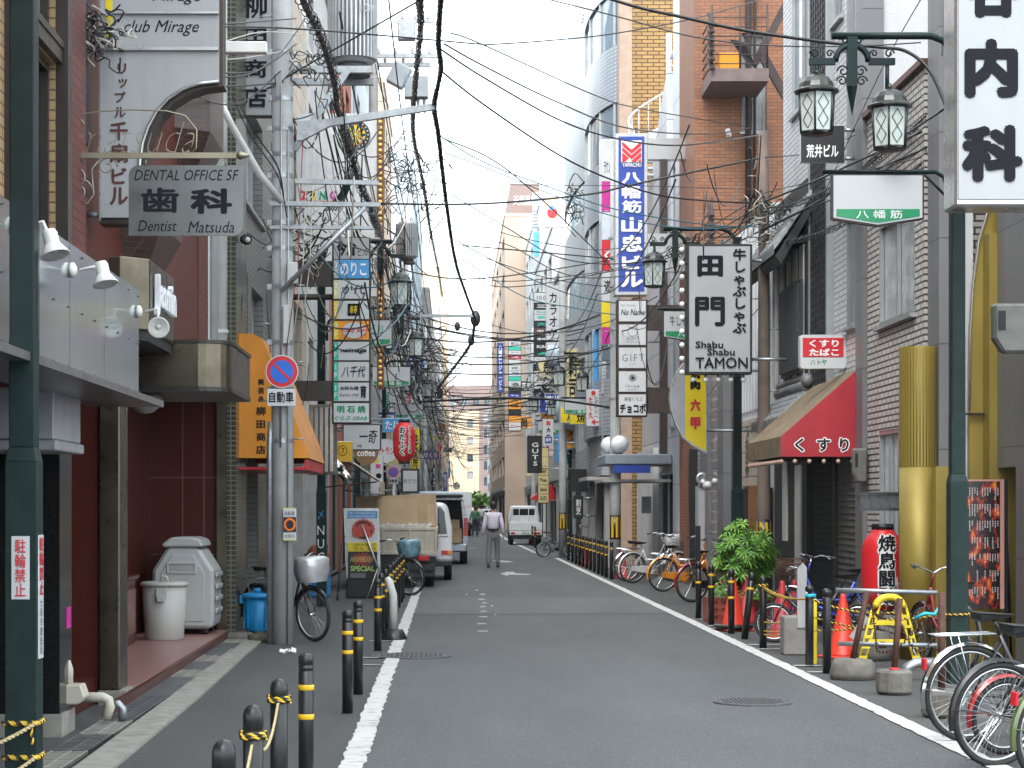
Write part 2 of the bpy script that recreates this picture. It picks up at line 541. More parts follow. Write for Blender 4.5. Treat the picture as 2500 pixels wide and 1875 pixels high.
GREENT = brick('dark_green_tile', (.048, .053, .030), (.032, .037, .022), (.20, .19, .15), .115, .06, .006, .25, .0, .5, .15)
WHITEB = brick('white_brick', (.64, .61, .57), (.56, .52, .50), (.075, .06, .055), .235, .072, .012, .5, .5, .7, .35)
FINET = brick('fine_white_tile', (.66, .66, .67), (.58, .58, .60), (.19, .18, .18), .30, .075, .008, .45, .5, .4, .35)
BROWNB = brick('brown_brick', (.33, .135, .062), (.25, .10, .05), (.10, .055, .035), .21, .07, .006, .55, .5, .5, .3)
YELLB = brick('yellow_brick', (.46, .28, .095), (.36, .21, .07), (.07, .035, .02), .30, .10, .013, .5, .5, .5, .15)
MOSA = brick('blue_grey_mosaic', (.46, .52, .58), (.40, .46, .52), (.18, .2, .24), .2, .1, .012, .3, 0.0, .3, .1)
MOSW = brick('white_mosaic', (.50, .53, .56), (.43, .46, .49), (.26, .28, .3), .2, .1, .012, .35, 0.0, .3, .15)
GREYG = brick('grey_granite', (.17, .17, .178), (.15, .15, .158), (.07, .07, .075), .9, 1.1, .008, .4, 0.0, .2, .15)
STONE = brick('split_stone', (.50, .47, .43), (.36, .335, .31), (.09, .08, .075), .36, .09, .012, .85, .5, 1.0, .2)
STUC = pm('white_stucco', (.62, .62, .62), .8, var=.08, scale=2, bump=.5, bscale=40, streak=.25)
PLAS = pm('white_plaster', (.47, .48, .50), .85, var=.06, scale=1.5, bump=.6, bscale=25, streak=.18)
SIDING = pm('white_siding', (.62, .64, .66), .5, var=.06, scale=2, streak=.25)
CREAM = brick('cream_tile', (.58, .49, .40), (.54, .455, .37), (.22, .18, .15), 1.2, .42, .012, .6, .5, .3, .3)
for _m in (GRAN, GRAN2, BLACKG, REDB): _m.node_tree.nodes['Principled BSDF'].inputs['Specular IOR Level'].default_value = .22
PALE = pm('pale_wall', (.52, .51, .50), .8, var=.1, scale=1, streak=.35)
ORNG = pm('orange_red_wall', (.50, .17, .10), .7, var=.1, scale=1, streak=.2)
BEIGE = pm('beige_wall', (.52, .40, .31), .8, var=.06, scale=.6, streak=.15)
BROWNW = pm('brown_far_wall', (.26, .18, .16), .8, var=.1, scale=.6)
GREYW = pm('grey_concrete_wall', (.33, .33, .33), .8, var=.15, scale=1, streak=.35)
BLUEW = pm('pale_blue_wall', (.42, .50, .55), .6, var=.08, scale=.6, streak=.15)
SUNW = pm('warm_cream_tower', (.66, .50, .34), .8, var=.05, scale=.4, streak=.1)
DARKW = pm('dark_timber', (.022, .022, .024), .6, var=.4, scale=8, bump=.4, bscale=30)
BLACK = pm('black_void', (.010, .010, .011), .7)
GLASS = pm('window_glass', (.05, .065, .075), .04, 0, var=.3, scale=.8)
GLASSC = pm('window_curtain', (.36, .37, .37), .12, var=.25, scale=5)
GLASSB = pm('window_blue', (.17, .23, .28), .05, var=.25, scale=1.0)
ALU = pm('aluminium_frame', (.42, .44, .45), .35, .7, var=.1)
BRZ = pm('brown_frame', (.045, .034, .030), .35, .4, var=.15)
STEEL = pm('brushed_steel', (.55, .54, .52), .22, 1.0, var=.1, scale=2)
COPING = pm('brown_coping', (.12, .05, .035), .5, .3)

def slab(mb, O, U, V, N, u0, u1, v0, v1, n0, n1):
    O = Vector(O)
    vs = [O + U * a + V * b_ + N * c for a in (u0, u1) for b_ in (v0, v1) for c in (n0, n1)]
    mb.add(vs, [(0, 1, 3, 2), (4, 6, 7, 5), (0, 4, 5, 1), (2, 3, 7, 6), (0, 2, 6, 4), (1, 5, 7, 3)])
def window(parent, O, U, V, N, a, b_, c, d_, depth=.12, fm=None, gm=None, nv=2, nh=1, fr=.05, sill=True, name='window'):
    fm = fm or ALU; gm = gm or GLASS
    p = MB().mat(gm)
    slab(p, O, U, V, N, a + .003, b_ - .003, c + .003, d_ - .003, -depth - .02, -depth + .01)
    w = p.build(name, parent)
    f = MB().mat(fm)
    n0, n1 = -depth + .013, -depth + .065
    slab(f, O, U, V, N, a + .004, a + fr, c + .004, d_ - .004, n0, n1); slab(f, O, U, V, N, b_ - fr, b_ - .004, c + .004, d_ - .004, n0, n1)
    slab(f, O, U, V, N, a + fr, b_ - fr, c + .004, c + fr, n0, n1); slab(f, O, U, V, N, a + fr, b_ - fr, d_ - fr, d_ - .004, n0, n1)
    for i in range(1, nv):
        u = a + (b_ - a) * i / nv
        slab(f, O, U, V, N, u - fr * .4, u + fr * .4, c + fr, d_ - fr, n0, n1 - .01)
    for i in range(1, nh):
        v = c + (d_ - c) * i / nh
        slab(f, O, U, V, N, a + fr, b_ - fr, v - fr * .4, v + fr * .4, n0, n1 - .014)
    f.build('window_frame', w)
    if sill:
        s_ = MB().mat(fm); slab(s_, O, U, V, N, a - .04, b_ + .04, c - .05, c - .002, -.01, .06); s_.build('window_sill', w)
    return w
def building(name, label, side, X, y0, y1, z0, z1, depth, m, holes=(), ends=(), fm=None, gms=None, nv=2, nh=1, rd=.12, top=True, endm=None, cat='building', sill=True, group=None, roofm=None):
    """side -1 stands left of the road, +1 right; holes are (y0,y1,z0,z1[,glass]) in the street wall, ends (x0,x1,z0,z1[,glass]) in the wall that faces the camera"""
    r = thing(name, label, cat, (X + side * depth / 2, (y0 + y1) / 2, z0), group)
    mb = MB().mat(m)
    N = Vector((-side, 0, 0))
    O = Vector((X, y0, z0))
    hs_ = [(h[0] - y0, h[1] - y0, h[2] - z0, h[3] - z0) for h in holes]
    mb.wall(O, UY, UZ, y1 - y0, z1 - z0, hs_, rd, N)
    X2 = X + side * depth
    E0 = Vector((min(X, X2), y0, z0))
    es_ = [(h[0] - E0.x, h[1] - E0.x, h[2] - z0, h[3] - z0) for h in ends]
    mb.mat(endm or m)
    mb.wall(E0, UX, UZ, depth, z1 - z0, es_, rd, Vector((0, -1, 0)))
    mb.poly([(X, y1, z0), (X2, y1, z0), (X2, y1, z1), (X, y1, z1)])
    mb.poly([(X2, y0, z0), (X2, y1, z0), (X2, y1, z1), (X2, y0, z1)])
    mb.mat(roofm or m)
    mb.poly([(X, y0, z1), (X2, y0, z1), (X2, y1, z1), (X, y1, z1)])
    mb.build('wall', r)
    gms = gms or [GLASS, GLASS, GLASSC, GLASSB]
    for h0, h in zip(holes, hs_):
        window(r, O, UY, UZ, N, *h[:4], depth=rd, fm=fm, gm=h0[4] if len(h0) > 4 else rnd.choice(gms), nv=nv, nh=nh, sill=sill)
    for h0, h in zip(ends, es_):
        window(r, E0, UX, UZ, Vector((0, -1, 0)), *h[:4], depth=rd, fm=fm, gm=h0[4] if len(h0) > 4 else rnd.choice(gms), nv=nv, nh=nh, sill=sill)
    return r
SPLIT = {k: k for k in ('corner_column', 'pillar', 'arm', 'support_box', 'bracket', 'pilaster', 'frame_column', 'bay_mullion', 'counter_panel', 'ledge', 'lower_cladding', 'glass_post', 'side_panel', 'patch_board', 'band', 'board', 'vent_pipe', 'pipe', 'mudguard', 'stay')}
SPLIT.update(pier='pier', transformer_arm='transformer_arm', mullion='mullion', cross_wall='cross_wall', bulbs='bulb', bulb_holders='bulb_holder', insulators='insulator', cable_sockets='cable_socket', steel_bands='steel_band')
def part(parent, name, m, fn, bevel=0, label=None, seg=1):
    b_ = MB().mat(m); fn(b_)
    if name not in SPLIT or not b_.f: return b_.build(name, parent, bevel, label, seg)
    par = list(range(len(b_.v)))                  # every loose piece becomes a part of its own
    def root(i):
        while par[i] != i: par[i] = par[par[i]]; i = par[i]
        return i
    for f in b_.f:
        for i in f[1:]: par[root(i)] = root(f[0])
    groups = {}
    for k, f in enumerate(b_.f): groups.setdefault(root(f[0]), []).append(k)
    for ks in groups.values():
        q = MB(); q.mats = b_.mats; mp = {}
        for k in ks:
            q.f.append(tuple(mp.setdefault(i, len(mp)) for i in b_.f[k])); q.mi.append(b_.mi[k]); q.sm.append(b_.sm[k])
        q.v = [b_.v[i] for i in mp]
        o = q.build(SPLIT[name], parent, bevel, label, seg)
    return o
def grid(y0, y1, z0, z1, ny, nz, fy=.6, fz=.5):
    out = []
    for i in range(ny):
        for j in range(nz):
            a = y0 + (y1 - y0) * (i + .5 - fy / 2) / ny; c = z0 + (z1 - z0) * (j + .5 - fz / 2) / nz
            out.append((a, a + (y1 - y0) * fy / ny, c, c + (z1 - z0) * fz / nz))
    return out

# ================================================================== left side buildings
XL = -2.72
b = building('brick_building', 'tan brick building with brown window frames over the metal fascia, nearest on the left', -1, -2.55, 2, 13.67, 2.9, 12, 6, TANB,
             [(10.2, 11.2, 3.3, 5.4), (10.2, 11.2, 5.6, 9.5), (11.9, 13.2, 3.15, 4.45), (11.9, 13.2, 4.6, 5.1), (11.9, 13.2, 5.15, 9.5)], fm=BRZ, gms=[GLASS, GLASSC], nv=2, rd=.1)
part(b, 'frame_column', BRZ, lambda q: (q.box(-2.55, -2.45, 11.7, 11.88, 2.95, 12), q.box(-2.55, -2.47, 13.22, 13.36, 2.95, 12), q.box(-2.55, -2.46, 9.95, 10.15, 2.95, 12), q.box(-2.55, -2.5, 11.9, 13.2, 4.46, 4.59)))
part(b, 'lower_wall', BLACKG, lambda q: (q.box(-6, -3.2, 8.0, 14.7, 0, 2.36), q.box(-3.2, -2.72, 14.25, 14.7, 0, 2.36), q.box(-3.2, -2.72, 8, 9.5, 0, 2.36), q.box(-3.2, -2.9, 12.4, 12.7, 0, 2.36)))
part(b, 'plinth', CONC, lambda q: (q.box(-3.22, -2.70, 14.22, 14.72, 0, .16),))
part(b, 'door_panel', pm('white_door', (.55, .55, .57), .5), lambda q: q.box(-3.0, -2.94, 11.0, 12.3, .1, 1.35))
part(b, 'shutter_box', pm('shutter_box', (.30, .30, .32), .5, var=.15, streak=.2), lambda q: (q.box(-3.3, -2.52, 13.0, 13.95, 2.03, 2.36), q.box(-3.3, -2.50, 12.98, 13.97, 1.96, 2.025)), .008)
part(b, 'side_wall', REDB, lambda q: q.box(-6, -2.56, 13.672, 14.38, 2.4, 12))
part(b, 'dark_gap_panel', BLACK, lambda q: q.box(-6, -2.6, 14.382, 14.715, 4.2, 12))  # black panel painted in place of the shaded gap before the granite wall
# metal fascia sign
FASC = pm('fascia_metal', (.58, .66, .68), .13, .92, var=.12, scale=1.4, streak=.12)
f = thing('fascia_board', 'long polished metal shop fascia board with rivets, above the near left shopfront', 'fascia', (-2.4, 12, 2.38))
def _f(q):
    for a, c in ((7.6, 9.4), (9.41, 11.2), (11.21, 12.1), (12.11, 13.3), (13.31, 14.78)):
        q.box(-2.54, -2.25, a, c - .004, 2.39, 3.16)
part(f, 'panel', FASC, _f)
def _f(q):
    for yy in [8 + i * .45 for i in range(16)]:
        for zz in (2.43, 2.78, 3.12): q.sphere((-2.248, yy, zz), .009, 6, 4)
part(f, 'rivets', pm('rivet', (.1, .1, .1), .4, .8), _f)
part(f, 'soffit', pm('soffit_metal', (.20, .19, .20), .35, .6, var=.2), lambda q: q.prism([(-2.62, 8, 2.33), (-2.1, 8, 2.33), (-2.1, 15.0, 2.33), (-2.62, 14.85, 2.33)], (0, 0, .045)))

LB = thing('granite_building', 'red granite building with a deep entrance recess behind the bronze canopy', 'building', (-4.5, 19.5, 0))
def _f(q):
    q.mat(GRAN)
    q.wall((XL, 14.72, 3.0), UY, UZ, 8.1, 9, [], .2, Vector((1, 0, 0)))
    q.poly([(XL, 14.72, 2.4), (-8, 14.72, 2.4), (-8, 14.72, 12), (XL, 14.72, 12)])
    q.poly([(XL, 14.72, 3), (XL, 22.8, 3), (-3.7, 22.8, 3), (-3.7, 14.72, 3)])
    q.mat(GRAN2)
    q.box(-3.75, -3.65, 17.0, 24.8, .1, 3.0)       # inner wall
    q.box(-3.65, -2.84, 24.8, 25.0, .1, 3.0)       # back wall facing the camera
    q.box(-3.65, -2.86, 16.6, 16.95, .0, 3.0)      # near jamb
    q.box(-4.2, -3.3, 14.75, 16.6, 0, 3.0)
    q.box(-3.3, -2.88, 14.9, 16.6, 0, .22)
part(LB, 'wall', GRAN, _f)
def _f(q):
    for zz in (1.02, 1.95): q.box(-3.66, -2.83, 24.785, 24.797, zz, zz + .012)
    for xx in (-3.25, -2.99): q.box(xx, xx + .012, 24.783, 24.797, .12, 2.98)
part(LB, 'wall_joints', pm('granite_joint', (.15, .07, .06), .5), _f)
part(LB, 'floor', GRANF, lambda q: (q.prism([(-3.65, 16.95, 0), (-2.62, 16.95, 0), (-2.68, 24.8, 0), (-3.65, 24.8, 0)], (0, 0, .12))))
part(LB, 'step', GRAN2, lambda q: (q.prism([(-2.61, 15.6, 0), (-2.56, 15.6, 0), (-2.66, 24.75, 0), (-2.675, 24.75, 0)], (0, 0, .105))))
BRONZE = pm('bronze_panel', (.115, .098, .072), .3, .9, var=.25, scale=3, streak=.3)
part(LB, 'corner_column', BRONZE, lambda q: (q.box(-2.84, -2.675, 16.55, 16.97, .12, 3.0), q.box(-2.83, -2.64, 24.7, 25.02, .1, 3.0)), .01)
part(LB, 'column_base', CONC, lambda q: q.box(-2.845, -2.625, 16.54, 16.98, 0, .118))
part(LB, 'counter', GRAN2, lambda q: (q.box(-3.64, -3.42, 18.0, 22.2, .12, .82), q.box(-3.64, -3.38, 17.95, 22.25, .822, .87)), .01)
part(LB, 'counter_panel', pm('counter_inlay', (.15, .06, .05), .3), lambda q: [q.box(-3.42, -3.405, a, a + .9, .25, .72) for a in (18.2, 19.3, 20.4, 21.25)])
part(LB, 'gable_strip', pm('white_render', (.62, .62, .64), .75, var=.07, streak=.25), lambda q: q.box(-4, -2.70, 22.85, 24.62, 3.0, 12))
part(LB, 'brick_strip', REDB, lambda q: q.box(-3.9, -2.705, 22.0, 22.84, 3.0, 12))
def bay(name, y0, y1, z0, z1):
    def _f(q):
        pr = [(XL, y0, 0), (XL + .32, y0 + .25, 0), (XL + .32, y1 - .25, 0), (XL, y1, 0)]
        lo = [(x, yy + (.2 if i < 2 else -.2), z0) for i, (x, yy, _) in enumerate(pr)]
        a = [(x, yy, z0 + .35) for x, yy, _ in pr]; c = [(x, yy, z1) for x, yy, _ in pr]
        lo[1] = (XL + .16, lo[1][1], z0); lo[2] = (XL + .16, lo[2][1], z0)
        q.add(lo + a + c, [(0, 1, 2, 3), (0, 1, 5, 4), (1, 2, 6, 5), (2, 3, 7, 6), (4, 5, 9, 8), (5, 6, 10, 9), (6, 7, 11, 10), (8, 9, 10, 11)])
    part(LB, 'bay', brick('bay_tile', (.060, .028, .022), (.045, .021, .018), (.085, .06, .05), .10, .05, .003, .35, 0, .3, 0), _f)
bay('bay', 20.2, 21.9, 5.0, 7.2)
bay('bay', 16.8, 18.5, 3.6, 4.1)
def _f(q):
    q.tube([(-2.64, 23.55, 3.05), (-2.64, 23.55, 12)], .075, 10)
    for zz in (3.6, 5.2, 6.8, 8.4): q.box(-2.74, -2.56, 23.47, 23.63, zz, zz + .04)
    q.tube([(-2.65, 22.98, 3.3), (-2.65, 22.98, 12)], .04, 8)
tag(part(None, 'drain_pipe', pm('grey_pvc', (.52, .52, .50), .4, var=.1, streak=.25), _f), 'thick light grey downpipe on the white strip beside the red granite wall', 'pipe')
# bronze canopy with rounded corner
cn = thing('entrance_canopy', 'bronze entrance canopy with a rounded corner above the granite recess', 'canopy', (-2.8, 18.6, 2.75))
pts = [(-3.7, 18.0), (-2.22, 18.0)] + [(-2.22 + .27 * math.sin(t), 18.27 - .27 * math.cos(t)) for t in [i * math.pi / 12 for i in range(1, 6)]] + [(-1.95, 18.3), (-1.95, 19.9), (-3.7, 19.9)]
part(cn, 'panel', BRONZE, lambda q: q.prism([(x, yy, 2.66) for x, yy in pts], (0, 0, .38)))
part(cn, 'trim', pm('dark_trim', (.04, .036, .033), .35, .6), lambda q: (q.prism([(x * 1.0 + .015 * (x > -3), yy - .012, 3.043) for x, yy in pts], (0, 0, .03)), q.prism([(x + .01 * (x > -3), yy - .01, 2.62) for x, yy in pts], (0, 0, .038))))
part(cn, 'ceiling_lamp', pm('lamp_glass', (.25, .25, .24), .2), lambda q: (q.lathe([(.16, 0), (.16, -.04), (.13, -.1), (.07, -.15), (0, -.16)], (-2.75, 18.45, 2.6), 16),))
# bronze box sign with white metal letters
bs = thing('bronze_sign_box', 'chamfered bronze sign box with raised white letters, standing on the bronze canopy', 'sign', (-2.7, 17.2, 2.92))
def _f(q):
    q.prism([(-3.2, 16.3, 3.02), (-2.62, 16.3, 3.02), (-2.42, 16.5, 3.02), (-2.42, 17.9, 3.02), (-2.62, 18.1, 3.02), (-3.2, 18.1, 3.02)], (0, 0, .58))
part(bs, 'body', BRONZE, _f, .012)
part(bs, 'soffit', BLACK, lambda q: q.prism([(-3.2, 16.32, 2.94), (-2.62, 16.32, 2.94), (-2.44, 16.52, 2.94), (-2.44, 17.88, 2.94), (-2.62, 18.08, 2.94), (-3.2, 18.08, 2.94)], (0, 0, .078)))
WHL = pm('white_letter', (.78, .78, .80), .35)
q = MB().mat(WHL)
text_into(q, 'Jasmin', (-2.37, 16.62, 3.16), UY, UZ, 1.1, .34, bold=.03)
q2 = MB().mat(WHL); q2.v = list(q.v); q2.f = list(q.f); q2.mi = list(q.mi); q2.sm = list(q.sm)
n0 = len(q.v)
q2.add([(x - .04, yy, zz) for x, yy, zz in q.v], [])
edges = {}
for fc in q.f:
    for i in range(len(fc)):
        e = (fc[i], fc[(i + 1) % len(fc)]); k = tuple(sorted(e)); edges[k] = edges.get(k, 0) + 1
for (a, c), k in edges.items():
    if k == 1: q2.f.append((a, c, c + n0, a + n0)); q2.mi.append(0); q2.sm.append(False)
q2.build('lettering', bs)

LC = building('tile_building', 'grey tiled building with dark green tile base behind the orange awning', -1, -2.70, 25.05, 31.4, 0, 12, 6, GREYT,
              [(25.95, 28.6, 0, 2.35, BLACK), (26.6, 27.3, 3.3, 4.7), (27.8, 29.5, 3.4, 4.6), (26.4, 29.4, 5.6, 7.0), (26.4, 29.4, 8.3, 9.8)], rd=.2, fm=ALU)
part(LC, 'green_corner', GREENT, lambda q: (q.box(-2.695, -2.585, 24.66, 25.9, .0, 12),))
part(LC, 'door', pm('brown_door', (.05, .022, .018), .4), lambda q: q.box(-2.9, -2.86, 26.1, 27.0, .05, 2.2))
part(LC, 'lower_cladding', GREENT, lambda q: (q.box(-2.72, -2.69, 28.65, 30.8, 0, 2.4), q.box(-2.89, -2.83, 27.1, 28.5, 0, 2.2)))
LD = building('cream_building', 'cream tiled shop building with cluttered open front behind the green lamp post', -1, -2.72, 31.45, 38.4, 0, 10.6, 6, CREAM,
              [(31.8, 34.6, .0, 2.3, BLACK), (35.2, 37.8, .0, 2.4, BLACK), (32.4, 34, 6.4, 8.3, GLASS), (35.5, 37.5, 6.5, 8.2), (32.4, 34, 3.6, 5.2), (35.5, 37.5, 3.6, 5.2)], rd=.25)
part(LD, 'band', pm('dark_band', (.05, .045, .05), .5), lambda q: (q.box(-2.72, -2.64, 31.5, 34.9, 5.6, 6.0),))
part(LD, 'pillar', pm('pillar_grey', (.42, .41, .40), .6, streak=.3), lambda q: (q.box(-2.72, -2.5, 34.65, 35.15, 0, 3.2), q.box(-2.72, -2.5, 37.9, 38.35, 0, 3.2)))
LEFT = [  # y0,y1,z1,material,name,label,rows,cols
    (38.5, 46.0, 12.6, PALE, 'plaster_building', 'pale plaster building left of the street beyond the cream shop', 4, 3),
    (46.1, 56.0, 16.0, ORNG, 'orange_building', 'orange red building rising behind the finned transformer', 5, 3),
    (56.1, 68.0, 17.6, SIDING, 'white_building', 'tall white panelled building beyond the orange red one on the left', 5, 4),
    (68.1, 80.0, 15.5, GREYW, 'concrete_building', 'grey concrete building left of the street behind the bulb lit board', 5, 4),
    (80.1, 92.0, 18.2, BEIGE, 'beige_building', 'beige mid height building left of the street past the red lantern', 6, 4),
    (92.1, 112.0, 13.4, PALE, 'plaster_building', 'lower pale plaster building on the left with the sky above it', 4, 5),
    (112.2, 150.0, 20.8, BLUEW, 'blue_building', 'pale blue topped building on the left at the edge of the sky', 6, 7),
    (150.2, 190.0, 17.5, GREYW, 'concrete_building', 'far grey concrete block left of the street behind the wires', 5, 6),
    (190.2, 235.0, 20.0, PALE, 'plaster_building', 'far pale block left of the street beside the warm apartment tower', 5, 6),
    (235.2, 300.0, 29.0, SUNW, 'apartment_tower', 'warm cream apartment tower far down the left side', 8, 8)]
def bend(Y): return max(0, Y - 80) * .0125
for (a, c, z1, m, nm, lb, nz, ny) in LEFT:
    X = XL + bend((a + c) / 2)
    b = building(nm, lb, -1, X, a, c, 0, z1, 9, m, grid(a + .4, c - .4, 3.2, z1 - .4, ny, nz, .62, .5) + [(a + .6, (a + c) / 2 - .3, 0, 2.5, BLACK), ((a + c) / 2 + .3, c - .6, 0, 2.5, BLACK)], rd=.15, sill=False)
    part(b, 'parapet', m, lambda q: (q.box(X - 9.05, X + .06, a - .03, c + .03, z1 + .003, z1 + .22),))
    part(b, 'ledge', GREYW, lambda q: q.box(X, X + .12, a, c, 2.75, 2.95))
# ================================================================== right side buildings
XR = 5.1
RB = building('white_brick_building', 'white brick building with rust stained corner beside the gold column', 1, XR, 22.04, 25.08, 0, 6.35, 5, WHITEB,
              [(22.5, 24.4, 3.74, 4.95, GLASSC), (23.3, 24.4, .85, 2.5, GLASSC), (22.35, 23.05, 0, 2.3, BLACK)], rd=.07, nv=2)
part(RB, 'coping', COPING, lambda q: (q.box(5.04, 10.15, 21.98, 25.1, 6.353, 6.42),))
q = MB().mat(pm('mirrored_writing', (.06, .06, .06), .5))  # writing mirrored in the pane, painted on as flat dark letters
text_into(q, '牛しゃぶしゃぶ', (5.1 + .045, 23.7, 3.85), Vector((0, -1, 0)), UZ, .16, 1.0, vert=True)
q.build('mirrored_lettering', RB)
RUST = pm('rust_stain', (.20, .075, .025), .8, var=.4, scale=8)
RC = building('tiled_building', 'tall white tiled building with a black lattice strip above the red pharmacy awning', 1, XR, 25.12, 31.4, 0, 16, 6, FINET,
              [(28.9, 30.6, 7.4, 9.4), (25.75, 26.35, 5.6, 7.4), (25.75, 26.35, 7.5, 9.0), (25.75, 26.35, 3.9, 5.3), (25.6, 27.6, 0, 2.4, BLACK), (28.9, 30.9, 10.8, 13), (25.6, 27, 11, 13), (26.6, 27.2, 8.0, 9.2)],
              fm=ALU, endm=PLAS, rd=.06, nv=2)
part(RC, 'pilaster', GREYG, lambda q: (q.box(5.04, 5.30, 25.06, 25.5, 0, 16),))
LATT = pm('lattice_metal', (.045, .045, .05), .45, .5, var=.2)
def _f(q):
    q.mat(BLACK); q.box(5.085, 5.1, 27.3, 28.6, 2.6, 9.0)
    q.mat(LATT)
    for zz in [2.6 + .107 * i for i in range(60)]: q.box(5.03, 5.08, 27.32, 28.58, zz, zz + .035)
    for yy in [27.32 + .18 * i for i in range(8)]: q.box(5.02, 5.07, yy, yy + .04, 2.6, 9.0)
    q.mat(ALU)
    for yy in (27.24, 28.6): q.box(5.0, 5.1, yy, yy + .07, 2.55, 9.05)
part(RC, 'lattice', LATT, _f)
def _f(q):
    q.mat(LATT)
    for zz in [.1 + .09 * i for i in range(25)]: q.box(5.03, 5.06, 26.9, 28.4, zz, zz + .022)
    for yy in [26.9 + .1 * i for i in range(15)]: q.box(5.02, 5.05, yy, yy + .016, .05, 2.35)
    q.box(5.02, 5.09, 26.8, 26.9, 0, 2.5)
part(RC, 'folding_grille', LATT, _f)
def _f(q):
    for yy in [25.62 + .11 * i for i in range(11)]: q.box(5.06, 5.085, yy, yy + .014, .0, 2.4)
    for zz in [.08 * i for i in range(30)]: q.box(5.055, 5.08, 25.6, 26.8, zz, zz + .012)
part(RC, 'shutter', pm('shutter_grey', (.16, .155, .15), .5, .5), _f)
# traditional house front
RD = thing('tile_roof_house', 'narrow traditional house front with grey roof tiles and black timber beside the wooden pole', 'house', (5.2, 30, 0))
def _f(q):
    q.mat(DARKW); q.box(4.98, 5.09, 28.65, 31.5, 0, 6.2)
    q.mat(pm('white_infill', (.62, .61, .6), .8))
    for a in (28.8, 29.35, 29.9, 30.5, 31.0): q.box(4.955, 4.977, a, a + .34, 3.2, 5.3)
    q.box(4.955, 4.977, 29.0, 29.5, .5, 2.2); q.box(4.955, 4.977, 30.2, 30.6, 1.1, 2.3)
part(RD, 'wall', DARKW, _f)
def _f(q):
    for yy in [28.75 + i * .1 for i in range(16)]: q.box(4.86, 4.9, yy, yy + .055, 3.55, 4.75)
    q.box(4.9, 4.94, 28.7, 30.4, 3.5, 4.8)
part(RD, 'slat_panel', pm('slat_dark', (.035, .037, .042), .5), _f)
def tile_roof(q, y0, y1, x0, x1, z0, z1, nr, nc):
    for j in range(nr):
        t0, t1 = j / nr, (j + 1) / nr
        for i in range(nc):
            yc = y0 + (y1 - y0) * (i + .5) / nc; r_ = (y1 - y0) / nc * .56
            xa, xb = x0 + (x1 - x0) * t0, x0 + (x1 - x0) * (t1 + .15)
            za, zb = z0 + (z1 - z0) * t0, z0 + (z1 - z0) * (t1 + .15)
            pa, pb = [], []
            for k in range(6):
                an = math.pi * k / 5
                pa.append((xa, yc + r_ * math.cos(an), za + r_ * math.sin(an) * .75 + .03)); pb.append((xb, yc + r_ * math.cos(an), zb + r_ * math.sin(an) * .75))
            q.add(pa + pb, [(k, k + 1, 7 + k, 6 + k) for k in range(5)], True)
            q.add(pa + [(xa, yc + r_, za - .03), (xa, yc - r_, za - .03)], [(5, 4, 3, 2, 1, 0, 6, 7)])
ROOFT = pm('roof_tile', (.15, .155, .16), .5, var=.3, scale=12, streak=.2)
def _f(q):
    tile_roof(q, 28.5, 31.6, 4.5, 5.15, 5.15, 6.1, 7, 13)
    q.mat(DARKW); q.prism([(4.52, 28.5, 5.1), (4.6, 28.5, 4.98), (5.1, 28.5, 5.85), (5.1, 28.5, 6.0)], (0, 3.1, 0))
part(RD, 'roof', ROOFT, _f)
def _f(q):
    tile_roof(q, 28.5, 31.0, 4.55, 5.0, 2.75, 3.2, 5, 11)
    q.tube([(4.97, 28.5, 3.3), (4.97, 31.0, 3.3)], .085, 8); q.tube([(4.97, 28.5, 3.42), (4.97, 31.0, 3.42)], .05, 8)
    q.sphere((4.97, 28.5, 3.36), .1, 8, 6)
part(RD, 'eave', ROOFT, _f)
# low mixed fronts under the brown brick block
RE0 = thing('mixed_shopfront', 'low shopfront with orange wooden door, cream panel and grey granite pilasters', 'shopfront', (6, 36.5, 0))
def _f(q):
    q.mat(GREYG); q.box(5.0, 7, 36.3, 41.45, 0, 6.3)
    q.mat(SIDING); q.box(5.0, 7, 31.55, 36.28, 0, 6.3)
    for i in range(14): q.box(4.97, 4.999, 31.6 + i * .33, 31.6 + i * .33 + .2, 3.2, 6.3)
    q.mat(CREAM); q.box(4.94, 4.99, 32.9, 35.0, 1.95, 3.05)
    q.mat(BLACK); q.box(4.96, 4.985, 31.7, 36.2, 0, 1.9)
part(RE0, 'wall', GREYG, _f)
part(RE0, 'door', pm('orange_wood_door', (.30, .12, .035), .5, var=.2, scale=6), lambda q: (q.box(4.91, 4.955, 32.4, 33.8, 0, 1.95), q.box(4.88, 4.905, 32.8, 32.83, .7, 1.2)))
part(RE0, 'glass_brick_column', brick('glass_brick', (.2, .15, .13), (.16, .12, .11), (.4, .38, .36), .19, .19, .02, .2, 0, .8, 0), lambda q: (q.box(4.9, 4.99, 37.2, 38.5, 0, 6.3)))
part(RE0, 'pilaster', GREYG, lambda q: (q.box(4.84, 4.99, 36.35, 37.15, 0, 6.35), q.box(4.84, 4.99, 38.55, 39.8, 0, 6.35)))
part(RE0, 'stone_cladding', STONE, lambda q: (q.box(4.9, 4.99, 39.85, 41.4, 0, 3.4)))
q = MB().mat(pm('ink', (.02, .02, .022), .6))
text_into(q, 'うなぎや', (4.93, 34.3, 2.1), Vector((0, -1, 0)), UZ, .5, .85, vert=True, bold=.02)
q.build('lettering', RE0)
RE = building('brown_brick_building', 'tall brown brick building with steel balconies above the shabu sign', 1, 4.94, 41.5, 44.2, 0, 19, 6, BROWNB, [], [(5.9, 6.4, 9.2, 11.2), (5.7, 6.5, 13.3, 14.6)], rd=.15)
STLB = pm('brown_steel', (.055, .04, .038), .5, .3, var=.2)
